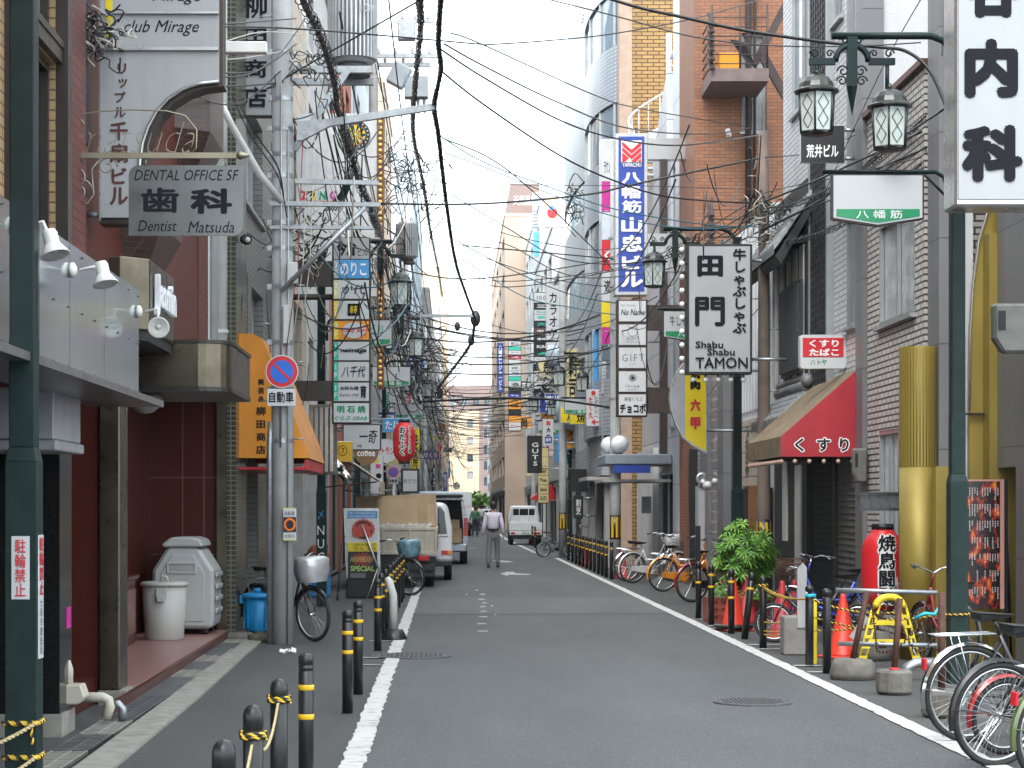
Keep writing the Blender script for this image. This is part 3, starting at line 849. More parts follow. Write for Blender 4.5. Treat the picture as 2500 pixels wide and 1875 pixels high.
def balcony(z):
    def _f(q):
        q.box(5.08, 6.2, 39.9, 41.48, z - .25, z)
    part(RE, 'balcony', pm('balcony_soffit', (.16, .12, .11), .8, var=.2, streak=.3), _f)
    def _f(q):
        for zz in [z + .18 * i + .1 for i in range(6)]:
            q.tube([(5.1, 39.95, zz), (5.1, 41.4, zz)], .018, 5); q.tube([(5.1, 39.95, zz), (6.2, 39.95, zz)], .012, 5)
            q.obox((5.08, 40.0, zz), .1, .5, .05, Matrix.Rotation(R(35), 4, 'X'))
        for xx in (5.1, 5.65, 6.18): q.tube([(xx, 39.95, z), (xx, 39.95, z + 1.25)], .022, 5)
    part(RE, 'balcony_rail', STLB, _f)
balcony(10.15); balcony(6.4)
part(RE, 'drain_pipe', STLB, lambda q: (q.tube([(6.02, 41.42, 6), (6.02, 41.42, 19)], .06, 8), q.tube([(6.15, 41.42, 6), (6.15, 41.42, 19)], .03, 8)))
part(RE, 'stair_stringer', STLB, lambda q: (q.prism([(6.1, 40.3, 10.4), (7.2, 40.3, 8.5), (7.2, 40.3, 8.8), (6.1, 40.3, 10.75)], (0, .1, 0)), q.prism([(6.0, 40.5, 10.2), (7.2, 40.5, 12.4), (7.2, 40.5, 12.75), (6.0, 40.5, 10.5)], (0, .1, 0))))
def _f(q):
    for z_ in (9.1, 12.4):
        q.tube([(5.62, 41.5, z_), (5.62, 41.3, z_), (5.57, 41.22, z_ + .1)], .05, 8)
part(RE, 'vent_pipe', pm('white_vent', (.7, .7, .68), .5), _f)
WPAN = brick('white_panel_wall', (.62, .65, .69), (.58, .61, .65), (.20, .21, .23), 2.4, 1.05, .012, .4, 0, .3, .2)
RF = building('white_panel_building', 'white panel clad building with a slim tower between the brown and yellow brick walls', 1, 4.94, 44.25, 52.9, 0, 9.6, 6, WPAN, [(45, 45.8, 3.4, 9.2, GLASSB), (47.5, 48.2, 6.2, 9.0, GLASSB), (49.5, 52.2, 0, 2.4, BLACK), (45.5, 48.5, 0, 2.4, BLACK)], rd=.1)
part(RF, 'tower', WPAN, lambda q: (q.box(4.955, 7, 44.25, 45.6, 9.603, 17), ))
part(RF, 'slanted_wall', WPAN, lambda q: q.prism([(4.96, 47.0, 9.603), (4.96, 51.5, 9.603), (4.96, 47.0, 11.6)], (.2, 0, 0)))
part(RF, 'downpipe', STLB, lambda q: q.box(4.78, 4.93, 46.6, 46.9, 2.8, 9.6))
part(RF, 'stucco_front', STUC, lambda q: (q.box(4.80, 4.935, 48.6, 52.8, 0, 3.0),))
# spiral stair on its roof
ss = thing('spiral_stair', 'white spiral staircase on the roof below the yellow brick wall', 'stairs', (5.35, 50.2, 9.62))
def _f(q):
    q.tube([(5.35, 50.2, 9.62), (5.35, 50.2, 13.2)], .07, 8)
    for i in range(16):
        a = R(200 - 18 * i); z = 9.7 + i * .19; r_ = .95
        p = [(5.35, 50.2), (5.35 + r_ * math.cos(a), 50.2 + r_ * math.sin(a)), (5.35 + r_ * math.cos(a - R(20)), 50.2 + r_ * math.sin(a - R(20)))]
        q.prism([(x, yy, z) for x, yy in p], (0, 0, .05))
part(ss, 'tread', pm('stair_white', (.60, .62, .65), .5, var=.08), _f)
def _f(q):
    hr = []
    st = []
    for i in range(32):
        a = R(205 - 9 * i); z = 9.75 + i * .095; r_ = .98
        p = (5.35 + r_ * math.cos(a), 50.2 + r_ * math.sin(a))
        hr.append((*p, z + 1.0)); st.append((*p, z - .05))
        if i % 2 == 0: q.tube([(*p, z), (*p, z + 1.0)], .015, 5)
    q.tube(hr, .028, 6)
    for a, c in zip(st[:-1], st[1:]): q.poly([a, c, (c[0], c[1], c[2] + .28), (a[0], a[1], a[2] + .28)])
part(ss, 'railing', pm('stair_white', (.6, .6, .6)), _f)
# yellow brick tower
RG = building('yellow_brick_building', 'tall yellow brick building with wrap round glazed bays beside the blue vertical sign', 1, 4.7, 53.0, 63.0, 0, 21, 7, YELLB, [(54, 58, 0, 2.4, BLACK), (58.6, 62.6, 0, 2.4, BLACK)], [], rd=.1)
part(RG, 'corner_pillar', pm('tan_pillar', (.42, .31, .24), .8, bump=.4, bscale=20, streak=.2), lambda q: q.box(4.36, 4.695, 52.95, 53.5, 0, 21))
def ring(cx, cy, rx, ry, z0, z1, a0=95, a1=265, n=18):
    P = [(cx + rx * math.cos(R(a0 + (a1 - a0) * i / n)), cy + ry * math.sin(R(a0 + (a1 - a0) * i / n))) for i in range(n + 1)]
    return P, z0, z1
def bayring(q, cx, cy, rx, ry, z0, z1):
    P, _, _ = ring(cx, cy, rx, ry, 0, 0)
    q.add([(x, yy, z0) for x, yy in P] + [(x, yy, z1) for x, yy in P], [(i, i + 1, len(P) + i + 1, len(P) + i) for i in range(len(P) - 1)], True)
    q.poly([(x, yy, z0) for x, yy in P]); q.poly([(x, yy, z1) for x, yy in P])
for k in range(7):
    z = 3.5 + k * 2.9
    part(RG, 'bay_wall', MOSA, lambda q: bayring(q, 4.75, 57.5, .95, 4.3, z, z + 1.5))
    part(RG, 'bay_window', GLASSB, lambda q: bayring(q, 4.75, 57.5, .88, 4.2, z + 1.51, z + 2.88))
    part(RG, 'bay_mullion', ALU, lambda q: [q.box(x - .03, x + .03, yy - .03, yy + .03, z + 1.505, z + 2.885) for x, yy in ring(4.75, 57.5, .91, 4.25, 0, 0, n=7)[0][1:-1]])
RH = building('mosaic_building', 'white mosaic building with a rounded corner bay and rooftop rail, right of the sky', 1, 4.7, 63.2, 80, 0, 17.2, 7, MOSW, grid(64, 79, 3, 8.5, 4, 2) + [(64, 71, 0, 2.6, BLACK), (72, 79, 0, 2.6, BLACK)], rd=.15, sill=False)
for k in range(5):
    z = 3.6 + k * 2.9
    part(RH, 'bay_wall', MOSW, lambda q: bayring(q, 4.75, 72.5, .62, 6.5, z, z + (1.7 if k < 3 else 2.89)))
    if k < 3: part(RH, 'bay_window', GLASSB, lambda q: bayring(q, 4.75, 72.5, .56, 6.4, z + 1.71, z + 2.89))
part(RH, 'roof_rail', SIDING, lambda q: [q.box(4.3 + .01, 4.36, 64 + i * .5, 64.2 + i * .5, 17.6, 18.8) for i in range(24)])
part(RH, 'roof_house', BLUEW, lambda q: (q.box(4.8, 9, 70, 79, 17.203, 21.5), ))
tf = thing('tiled_shopfront', 'low white tiled shopfront band with upper windows and grey canopy beyond the globe lamps', 'shopfront', (4.4, 60, 2.3))
part(tf, 'wall', MOSW, lambda q: (q.box(4.02, 4.69, 54.5, 66, 2.45, 3.35), q.box(4.02, 4.69, 54.5, 66, 4.62, 5.5)))
part(tf, 'window', GLASS, lambda q: q.box(4.08, 4.69, 54.55, 65.95, 3.352, 4.618))
part(tf, 'mullion', ALU, lambda q: [q.box(4.03, 4.079, 54.6 + i * 1.4, 54.7 + i * 1.4, 3.36, 4.61) for i in range(9)])
part(tf, 'canopy', GREYW, lambda q: q.box(3.6, 4.69, 54.2, 57.5, 2.30, 2.40), .01)
part(tf, 'pier', GREYW, lambda q: [q.box(4.1, 4.69, a, a + .5, 0, 2.29) for a in (54.5, 57.6, 60.5, 63.5)])
RIGHT = [
    (80.2, 98.0, 11.4, GREYW, 'concrete_building', 'grey concrete building with ribbon windows under the round sheet awnings on the right', 3, 4, 4.55),
    (98.2, 118.0, 15.0, PALE, 'plaster_building', 'pale plaster building carrying the tall columns of bar signs', 4, 4, 4.7),
    (118.2, 140.0, 19.0, SIDING, 'white_building', 'white building with a light blue billboard, right of the sky', 6, 5, 4.8),
    (140.2, 185.0, 21.5, BEIGE, 'beige_building', 'beige tower with a brown roof sign, right of the sky', 7, 5, 3.15),
    (185.2, 240.0, 15.0, SIDING, 'white_building', 'low white far block right of the street before the brown housing', 5, 6, 3.7),
    (240.2, 320.0, 17.0, GREYW, 'concrete_building', 'farthest grey block on the right side of the street', 5, 7, 4.4)]
for (a, c, z1, m, nm, lb, nz, ny, X) in RIGHT:
    X = X + bend((a + c) / 2) * .55
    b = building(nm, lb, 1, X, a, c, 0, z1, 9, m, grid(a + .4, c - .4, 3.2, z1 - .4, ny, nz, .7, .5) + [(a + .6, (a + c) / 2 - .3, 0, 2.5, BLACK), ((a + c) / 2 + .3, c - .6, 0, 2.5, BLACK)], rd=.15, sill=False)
    part(b, 'parapet', m, lambda q: (q.box(X - .06, X + 9.05, a - .03, c + .03, z1 + .003, z1 + .22),))
    part(b, 'ledge', GREYW, lambda q: q.box(X - .12, X, a, c, 2.75, 2.95))
    if nm == 'beige_building':
        rs = part(b, 'roof_sign', BROWNW, lambda q: q.box(X + .4, X + 2.4, a + 1, a + 14, 21.75, 23.9))
        letter(rs, '天然温泉', X + .6, X + 2.2, 22.4, 23.1, a + .98, WHL, bold=.01)
# far end of the street
eb = building('housing_block', 'brown apartment block closing the far end of the street', 1, -6, 395, 410, 0, 25.0, 17.5, BROWNW, [], [(-4.6 + i * 2.2, -3.2 + i * 2.2, 2.5 + j * 3.1, 4.3 + j * 3.1) for i in range(7) for j in range(7)], rd=.2, sill=False)
eb2 = building('warm_tower', 'sunlit cream building in front of the brown block at the street end', -1, 4.8, 345, 360, 0, 18, 5, SUNW, [], [(2.8 + i * 1.6, 3.8 + i * 1.6, 6.3 + j * 2.9, 7.6 + j * 2.9) for i in range(1) for j in range(4)], rd=.2, sill=False)
# ================================================================== lamp posts with lanterns and street plates
GREEN = pm('lamp_green', (.006, .016, .016), .45, .1, var=.3, scale=6, streak=.0, rust=.0)
GREEN2 = pm('lamp_green_base', (.010, .024, .023), .55, .1, var=.25, scale=8, bump=.1)
LCAP = pm('lantern_metal', (.055, .058, .055), .38, .7, var=.3, scale=10)
LGLS = pm('lantern_glass', (.52, .58, .56), .25, var=.1, scale=5)
WHITE = pm('sign_white', (.54, .555, .57), .35, var=.05, scale=1.5, streak=.10)
WHITE2 = pm('sign_white_aged', (.35, .36, .375), .45, var=.07, scale=1.5, streak=.22, dirt=(.22, .14, .08))
PGREEN = pm('plate_green', (.008, .21, .085), .4)
INK = pm('ink_black', (.010, .011, .015), .85)
INKB = pm('ink_brown', (.075, .022, .018), .5)
RED = pm('sign_red', (.56, .018, .030), .35, var=.08)
BLUE = pm('sign_blue', (.02, .055, .33), .35, var=.06)
SKYB = pm('sign_sky_blue', (.06, .30, .62), .35)
YEL = pm('sign_yellow', (.72, .56, .015), .4, var=.06)
ORA = pm('sign_orange', (.78, .30, .02), .4)
TEAL = pm('sign_teal', (.03, .45, .33), .4)
TXG = pm('text_green', (.01, .25, .12), .5)
TXW = pm('text_white', (.78, .78, .78), .5)
GREYTX = pm('text_grey', (.14, .14, .15), .5)
MAGE = pm('sign_magenta', (.50, .02, .25), .4)
FRB = pm('sign_frame_brown', (.045, .034, .030), .45, .3, var=.2)
FRK = pm('sign_frame_black', (.018, .018, .02), .4, .2)
FRA = pm('sign_frame_alu', (.50, .50, .50), .3, .8, var=.1, streak=.1)
GALV = pm('galvanised_steel', (.34, .36, .375), .42, .75, var=.2, scale=12)
def lantern(par, x, y, ztop):
    c = MB().mat(LCAP)
    c.lathe([(.205, -.165), (.205, -.150), (.165, -.125), (.150, -.08), (.115, -.035), (.06, -.006), (.02, 0)], (x, y, ztop), 12, smooth=False)
    c.lathe([(.02, 0), (.025, .02), (.012, .05), (0, .06)], (x, y, ztop), 8)
    o = c.build('lantern', par)
    P = lambda i, r_, z: (x + r_ * math.cos(R(60 * i + 15)), y + r_ * math.sin(R(60 * i + 15)), z)
    g = MB().mat(LGLS); k = MB().mat(LCAP)
    z1, z0 = ztop - .17, ztop - .53
    ra, rb = .168, .150
    for i in range(6):
        a, b_, c_, d_ = P(i, rb, z0), P(i + 1, rb, z0), P(i + 1, ra, z1), P(i, ra, z1)
        g.poly([a, b_, c_, d_])
        k.tube([P(i, rb + .004, z0 - .01), P(i, ra + .004, z1)], .011, 5)
        k.tube([a, b_], .011, 4); k.tube([c_, d_], .011, 4)
        A, B, C_, D = map(Vector, (a, b_, c_, d_))
        nn = ((B - A).cross(D - A)).normalized() * .004
        if nn.dot(Vector(((A + B) / 2)) - Vector((x, y, A.z))) < 0: nn = -nn
        q = lambda u, v: A.lerp(B, u).lerp(D.lerp(C_, u), v) + nn
        for v0 in (.08, .5):
            k.tube([q(.5, v0), q(.82, v0 + .21), q(.5, v0 + .42), q(.18, v0 + .21)], .0045, 4, closed=True)
    k.lathe([(.15, z0 - .005), (.155, z0 - .012), (.10, z0 - .03), (.05, z0 - .035), (0, z0 - .035)], (x, y, 0), 6, smooth=False)
    g.build('lantern_glass', o); k.build('lantern_cage', o)
def scroll(q, c, r0, turns, n, plane_y, s=1, rad=.008):
    pts = []
    for i in range(n + 1):
        t = i / n
        a = t * turns * 2 * math.pi
        rr = r0 * (1 - .75 * t)
        pts.append((c[0] + s * rr * math.cos(a), plane_y, c[1] + rr * math.sin(a)))
    q.tube(pts, rad, 4)
def lamp_post(x, y, sg, label, plate='八 幡 筋', extra=None, full=True):
    r = thing('street_lamp', label, 'street lamp', (x, y, 0), 'green lantern street lamps')
    def _f(q):
        q.box(x - .062, x + .062, y - .062, y + .062, 1.92, 5.75)
    part(r, 'post', GREEN, _f, .006)
    def _f(q):
        q.box(x - .08, x + .08, y - .08, y + .08, 0, 1.83)
        a = [(x - .08, y - .08, 1.831), (x + .08, y - .08, 1.831), (x + .08, y + .08, 1.831), (x - .08, y + .08, 1.831)]
        c = [(x - .064, y - .064, 1.9), (x + .064, y - .064, 1.9), (x + .064, y + .064, 1.9), (x - .064, y + .064, 1.9)]
        q.add(a + c, [(0, 1, 5, 4), (1, 2, 6, 5), (2, 3, 7, 6), (3, 0, 4, 7), (4, 5, 6, 7)])
        q.box(x - .0635, x + .0635, y - .0635, y + .0635, 1.9, 2.45)
    part(r, 'post_base', GREEN2, _f, .004)
    if not full: return r
    s = sg
    part(r, 'arm', GREEN, lambda q: q.tube([(x, y, 5.3), (x, y, 5.6), (x + s * .04, y, 5.74), (x + s * .13, y, 5.84), (x + s * .24, y, 5.88), (x + s * 1.14, y, 5.88)], .034, 8))
    hx = x + s * .955
    def _f(q):
        q.box(hx - .045, hx + .045, y - .03, y + .03, 5.42, 5.87)
        q.lathe([(.0, -.27), (.05, 0)], (hx, y, 5.42), 4, smooth=False)
        for a, c in ((-.39, -.15), (.15, .39)): q.box(hx + a, hx + c, y - .022, y + .022, 5.615, 5.675)
        pts = [(hx + .15 * math.cos(R(t)), y, 5.645 + .15 * math.sin(R(t))) for t in range(0, 181, 15)]
        q.tube(pts, .03, 6)
        for t in (-1, 1):
            scroll(q, (hx + t * .34, 5.72), .045, 1.2, 14, y, t); scroll(q, (hx + t * .2, 5.72), .035, 1.2, 12, y, -t)
            scroll(q, (hx + t * .08, 5.56), .055, 1.3, 14, y, t); scroll(q, (hx + t * .09, 5.47), .05, 1.3, 14, y, t); scroll(q, (hx + t * .07, 5.84), .04, 1.2, 12, y, t)
        q.tube([(hx - .32, y, 5.62), (hx - .32, y, 5.53)], .02, 6); q.tube([(hx + .32, y, 5.62), (hx + .32, y, 5.36)], .02, 6)
    part(r, 'bracket', GREEN, _f)
    lantern(r, hx - .32 * 1, y, 5.53); lantern(r, hx + .32, y - .12, 5.37)
    xa, xb = sorted((x + s * 1.145, x + s * .31))
    p = part(r, 'street_plate', FRK, lambda q: q.prism([(xa, y - .04, 4.62), (xb, y - .04, 4.62), (xb, y - .04, 4.21), ((xa + xb) / 2, y - .04, 4.145), (xa, y - .04, 4.21)], (0, .08, 0)))
    part(p, 'plate_face', pm('plate_white', (.42, .435, .45), .35, var=.06, scale=1.5), lambda q: q.prism([(xa + .015, y - .046, 4.605), (xb - .015, y - .046, 4.605), (xb - .015, y - .046, 4.222), ((xa + xb) / 2, y - .046, 4.16), (xa + .015, y - .046, 4.222)], (0, .005, 0)))
    part(p, 'plate_band', PGREEN, lambda q: q.prism([(xa + .04, y - .05, 4.30), (xb - .04, y - .05, 4.30), (xb - .04, y - .05, 4.235), ((xa + xb) / 2, y - .05, 4.175), (xa + .04, y - .05, 4.235)], (0, .003, 0)))
    letter(p, plate, xa + .22, xb - .2, 4.215, 4.29, y - .054, TXW)
    if extra: letter(p, extra[0], xa + .1, xb - .1, 4.38, 4.54, y - .05, extra[1])
    part(r, 'plate_bracket', GREEN, lambda q: (q.tube([(xa - .08 if s < 0 else xa + .02, y, 4.645), (x + s * .2, y, 4.645), (x + s * .12, y, 4.60), (x + s * .09, y, 4.5), (x + s * .09, y, 4.28)], .02, 7),
         q.tube([(x + s * .32, y, 4.64), (x + s * .1, y, 4.42)], .013, 5), q.box(min(x, x + s * .11), max(x, x + s * .11), y - .03, y + .03, 4.46, 4.51), q.box(min(x, x + s * .11), max(x, x + s * .11), y - .03, y + .03, 4.32, 4.37)))
    return r
nl = lamp_post(-2.145, 10.3, 1, 'thick dark green lamp post at the left edge with red and white no bicycle sticker', full=False)
def _f(q): q.box(-2.145 - .045, -2.145 + .045, 10.2145, 10.219, 1.14, 1.455)
st = part(nl, 'sticker', WHITE, _f)
letter(st, '駐輪禁止', -2.145 - .028, -2.145 + .028, 1.155, 1.44, 10.211, RED, vert=True, bold=.012)
st2 = part(nl, 'side_sticker', WHITE, lambda q: q.box(-2.063, -2.059, 10.24, 10.36, .84, 1.46))
q = MB().mat(RED); text_into(q, '駐輪禁止', (-2.056, 10.25, 1.16), UY, UZ, .1, .29, vert=True, bold=.02); q.mat(INK); text_into(q, '大阪市建設局', (-2.056, 10.26, .86), UY, UZ, .07, .28, vert=True); q.build('lettering', st2)
lamp_post(4.60, 18.6, -1, 'green street lamp with two glass lanterns beside the gold column on the right')
lamp_post(4.41, 31.5, -1, 'green street lamp whose lantern hangs left of the white shabu sign', extra=('牛しゃぶしゃぶ', INK))
gp = lamp_post(-2.08, 33.0, 1, 'green street lamp with graffiti behind the concrete pole on the left', extra=('今倉ビル', TXG))
lamp_post(-2.0, 44.0, 1, 'green street lamp with blank white plate beyond the stacked bar sign')
for yy, xx, s, lb in ((60, -1.95, 1, 'third green lantern lamp on the left, farther along the kerb behind the vehicles'), (57, 4.3, -1, 'distant green lantern lamp on the right behind the white globe lamps'), (72, 4.2, -1, 'farthest green lantern lamp on the right beside the pickup truck')):
    lamp_post(xx, yy, s, lb)
letter(gp, 'NUC', -2.14, -2.03, .72, 1.3, 32.915, TXW, name='graffiti', vert=True); letter(gp, '〆', -2.13, -2.04, 1.4, 1.55, 32.915, SKYB, name='graffiti')
for _m in (GREEN, GREEN2, INK): _m.node_tree.nodes['Principled BSDF'].inputs['Specular IOR Level'].default_value = .25
# ================================================================== sign helper, measures in photo pixels
def panel(par, name, Y, x0, x1, y0, y1, face, texts=(), th=.02):
    p = MB().mat(face); p.box(vx(x0, Y), vx(x1, Y), Y, Y + th, vz(y1, Y), vz(y0, Y)); p = p.build(name, par)
    if texts:
        q = MB()
        for ti, t in enumerate(texts):
            s, a, b_, c, d_, m = t[:6]; kw = t[6] if len(t) > 6 else {}
            q.mat(m)
            if s == '#': q.box(vx(a, Y), vx(c, Y), Y - .001 - ti * .004, Y - .0005, vz(d_, Y), vz(b_, Y)); continue
            if s == 'O': q.poly([(vx((a + c) / 2 + (c - a) / 2 * math.cos(R(10 * i)), Y), Y - .0012 - ti * .004, vz((b_ + d_) / 2 + (d_ - b_) / 2 * math.sin(R(10 * i)), Y)) for i in range(36)]); continue
            text_into(q, s, (vx(a, Y), Y - .0015 - ti * .004, vz(d_, Y)), UX, UZ, (c - a) * Y / K, (d_ - b_) * Y / K, **kw)
        q.build('lettering', p)
    return p
def sign(label, Y, x0, x1, y0, y1, face, frame, texts=(), th=.16, fr=2.5, arm=None, name='hanging_sign', cat='sign', group=None, z=None):
    r = thing(name, label, cat, (vx((x0 + x1) / 2, Y), Y, vz(y1, Y)), group)
    def _f(q): q.box(vx(x0, Y), vx(x1, Y), Y + .006, Y + th, vz(y1, Y), vz(y0, Y))
    part(r, 'frame', frame, _f, .006)
    panel(r, 'face', Y, x0 + fr, x1 - fr, y0 + fr, y1 - fr, face, texts)
    if arm is not None: brackets(r, Y + th / 2, vx(x1 if arm > 0 else x0, Y), arm, [vz(y0 + (y1 - y0) * t, Y) for t in (.12, .88)])
    return r
def brackets(r, Y, xs, wallx, zs, m=None, rr=.025):
    part(r, 'bracket', m or GALV, lambda q: [q.tube([(xs, Y, z_), (wallx, Y, z_)], rr, 6) for z_ in zs])
B1 = dict(bold=.025); B2 = dict(bold=.045); SH = dict(shear=.25, bold=.01)
VB = dict(vert=True, bold=.035); VT = dict(vert=True, bold=.01)
# ---- arched white building sign
Y = 15.3
r = thing('arched_sign', 'big white building sign with brown writing and an arched cut out, upper left', 'sign', (vx(300, Y), Y, vz(483, Y)))
arc = [(W(px, py, Y)) for px, py in [(300, 470), (300, 400), (302, 350), (308, 310), (320, 275), (338, 242), (362, 215), (395, 193), (430, 181), (473, 176)]]
outl = [W(218, 470, Y)] + [W(300, 470, Y)] + arc[1:] + [W(473, -60, Y), W(218, -60, Y)]
part(r, 'face', WHITE2, lambda q: q.prism(outl, (0, .02, 0)))
fo = [W(215, 483, Y + .022), W(309, 483, Y + .022)] + [Vector((p.x + .035, Y + .022, p.z - .03)) for p in arc[1:]] + [W(481, 176, Y + .022), W(481, -64, Y + .022), W(215, -64, Y + .022)]
part(r, 'frame', FRB, lambda q: q.prism(fo, (0, .22, 0)))
part(r, 'trim', FRA, lambda q: (q.box(vx(218, Y), vx(473, Y), Y - .03, Y - .002, vz(31, Y), vz(26, Y)), q.box(vx(218, Y), vx(473, Y), Y - .03, Y - .002, vz(110, Y), vz(103, Y)), q.tube([p + Vector((0, -.01, 0)) for p in arc], .014, 5), q.box(vx(214.5, Y), vx(218, Y), Y - .02, Y + .02, vz(478, Y), vz(-60, Y))))
q = MB()
q.mat(INKB)
for s, y0, y1, x0, x1 in (('リ', 137, 160, 254, 273), ('ッ', 170, 190, 256, 275), ('プ', 198, 222, 248, 272), ('ル', 231, 255, 247, 272), ('千', 263, 304, 237, 277), ('扇', 310, 352, 237, 277), ('ビ', 362, 398, 241, 274), ('ル', 404, 443, 237, 277)):
    text_into(q, s, (vx(x0, Y), Y - .004, vz(y1, Y)), UX, UZ, (x1 - x0) * Y / K, (y1 - y0) * Y / K, bold=.03)
q.mat(INK); text_into(q, 'club Mirage', (vx(268, Y), Y - .004, vz(78, Y)), UX, UZ, (430 - 268) * Y / K, 34 * Y / K, shear=.35)
text_into(q, 'Mirage', (vx(330, Y), Y - .004, vz(10, Y)), UX, UZ, (436 - 330) * Y / K, 32 * Y / K, shear=.35)
q.mat(YEL); q.box(vx(228, Y), vx(243, Y), Y - .004, Y - .001, vz(98, Y), vz(35, Y)); q.box(vx(228, Y), vx(243, Y), Y - .004, Y - .001, vz(25, Y), vz(-50, Y))
q.mat(WHITE2); text_into(q, 'D', (vx(231, Y), Y - .007, vz(58, Y)), UX, UZ, 9 * Y / K, 16 * Y / K, bold=.02)
q.build('lettering', r)
brackets(r, Y + .1, vx(218, Y), -2.75, [vz(-30, Y), vz(460, Y)])
# ---- dental sign on its wrought bracket
Y = 14.2
BRASS = pm('brushed_plate', (.17, .178, .18), .3, .85, var=.12, scale=2, streak=.2)
r = thing('dental_sign', 'grey brushed metal dentist sign hanging from a curly wire bracket', 'sign', (vx(402, Y), Y, vz(510, Y)))
def rrect(x0, x1, y0, y1, Y, rad, corners):
    out = []
    for cx, cy, a0, on in ((x0, y0, 180, corners[0]), (x1, y0, 270, corners[1]), (x1, y1, 0, corners[2]), (x0, y1, 90, corners[3])):
        if not on: out.append(W(cx, cy, Y)); continue
        ccx, ccy = cx + rad * (1 if cx == x0 else -1), cy + rad * (1 if cy == y0 else -1)
        for i in range(7):
            a = R(a0 + 15 * i); out.append(W(ccx + rad * math.cos(a), ccy + rad * math.sin(a), Y))
    return out
part(r, 'plate', BRASS, lambda q: q.prism(rrect(278, 526, 357, 509, Y, 22, (1, 0, 1, 0)), (0, .012, 0)))
q = MB().mat(INK)
for s, x0, x1, y0, y1, kw in (('DENTAL OFFICE 5F', 290, 516, 367, 390, dict(shear=.25)), ('歯', 304, 387, 405, 460, dict(bold=.028)), ('科', 411, 502, 407, 462, dict(bold=.04)), ('Dentist', 298, 382, 476, 500, dict(shear=.25)), ('Matsuda', 406, 506, 478, 503, dict(shear=.25))):
    text_into(q, s, (vx(x0, Y), Y - .003, vz(y1, Y)), UX, UZ, (x1 - x0) * Y / K, (y1 - y0) * Y / K, **kw)
q.build('lettering', r)
WIRE = pm('wire_brass', (.28, .25, .19), .4, .8, var=.2)
def _f(q):
    q.box(vx(143, Y), vx(512, Y), Y - .012, Y + .012, vz(342, Y), vz(330, Y))
    q.lathe([(0, -.012), (.02, .0), (.03, .02), (.018, .06), (0, .1)], W(512, 336, Y), 8, axis=(1, 0, 0))
    q.tube([W(141, 230, Y), W(141, 455, Y)], .008, 5)
    for a in (315, 487): q.tube([W(a, 342, Y), W(a, 358, Y)], .006, 5)
    def wire(pts): q.tube([W(a, b_, Y) for a, b_ in pts], .0055, 5)
    wire([(143, 262), (165, 248), (220, 240), (290, 237), (360, 240), (400, 250), (425, 280), (424, 320), (410, 332)])
    for cx, cy, r0, s in ((160, 272, 22, 1), (165, 385, 26, -1), (170, 412, 30, 1), (232, 360, 22, 1)): scroll(q, (vx(cx, Y), vz(cy, Y)), r0 * Y / K, 1.3, 20, Y, s, .0055)
    wire([(215, 345), (198, 365), (200, 395), (203, 420), (190, 438), (165, 436)])
q = MB().mat(WIRE); _f(q)
text_into(q, 'matsuda', (vx(165, Y), Y - .003, vz(330, Y)), UX, UZ, 255 * Y / K, 68 * Y / K, shear=.4, bold=-.03)
q.build('bracket', r)
# ---- vertical shop sign, orange awning
sign('tall white shop sign with black brush writing beside the concrete pole top', 26.0, 517, 588, -40, 250, WHITE2, FRB, [('柳', 525, -14, 577, 40, INK, B1), ('田', 528, 62, 576, 92, INK, B1), ('商', 526, 128, 577, 168, INK, B1), ('店', 524, 188, 577, 233, INK, B1)], th=.2, fr=1.5)
ORAN = pm('orange_canvas', (.70, .26, .018), .45, var=.1, scale=3, streak=.12)
ORAD = pm('orange_canvas_pale', (.62, .27, .085), .6, var=.12, scale=3, streak=.2)  # paler, duller orange on the sloping canvas
aw = thing('awning', 'orange canvas awning with black writing over the art shop, left', 'awning', (-2.3, 26.6, 2.2))
prof = [(-2.70, 2.2), (-2.70, 3.72), (-2.42, 3.72), (-2.30, 3.66), (-1.80, 2.42), (-1.74, 2.2)]
part(aw, 'near_side', ORAN, lambda q: q.prism([(x, 25.03, z) for x, z in prof], (0, .012, 0)))
def _f(q):
    q.mat(ORAD)
    for (xa, za), (xb, zb) in zip(prof[1:-1], prof[2:]): q.poly([(xa, 25.043, za), (xb, 25.043, zb), (xb, 28.3, zb), (xa, 28.3, za)])
    q.poly([(x, 28.3, z) for x, z in prof])
part(aw, 'canvas', ORAD, _f)
part(aw, 'valance', RED, lambda q: (q.box(-2.7, -1.78, 25.1, 28.25, 2.06, 2.09), q.box(-1.79, -1.76, 25.1, 28.25, 2.06, 2.19)))
q = MB().mat(INK)
for s, y0, y1, x0, x1 in (('美', 818, 832, 557, 571), ('術', 836, 852, 557, 571), ('品', 856, 868, 558, 570), ('柳', 878, 898, 553, 574), ('田', 908, 925, 554, 573), ('商', 934, 953, 554, 574), ('店', 962, 981, 553, 574)):
    text_into(q, s, (vx(x0, 25.03), 25.026, vz(y1, 25.03)), UX, UZ, (x1 - x0) * 25.03 / K, (y1 - y0) * 25.03 / K, bold=.03)
q.build('lettering', aw)
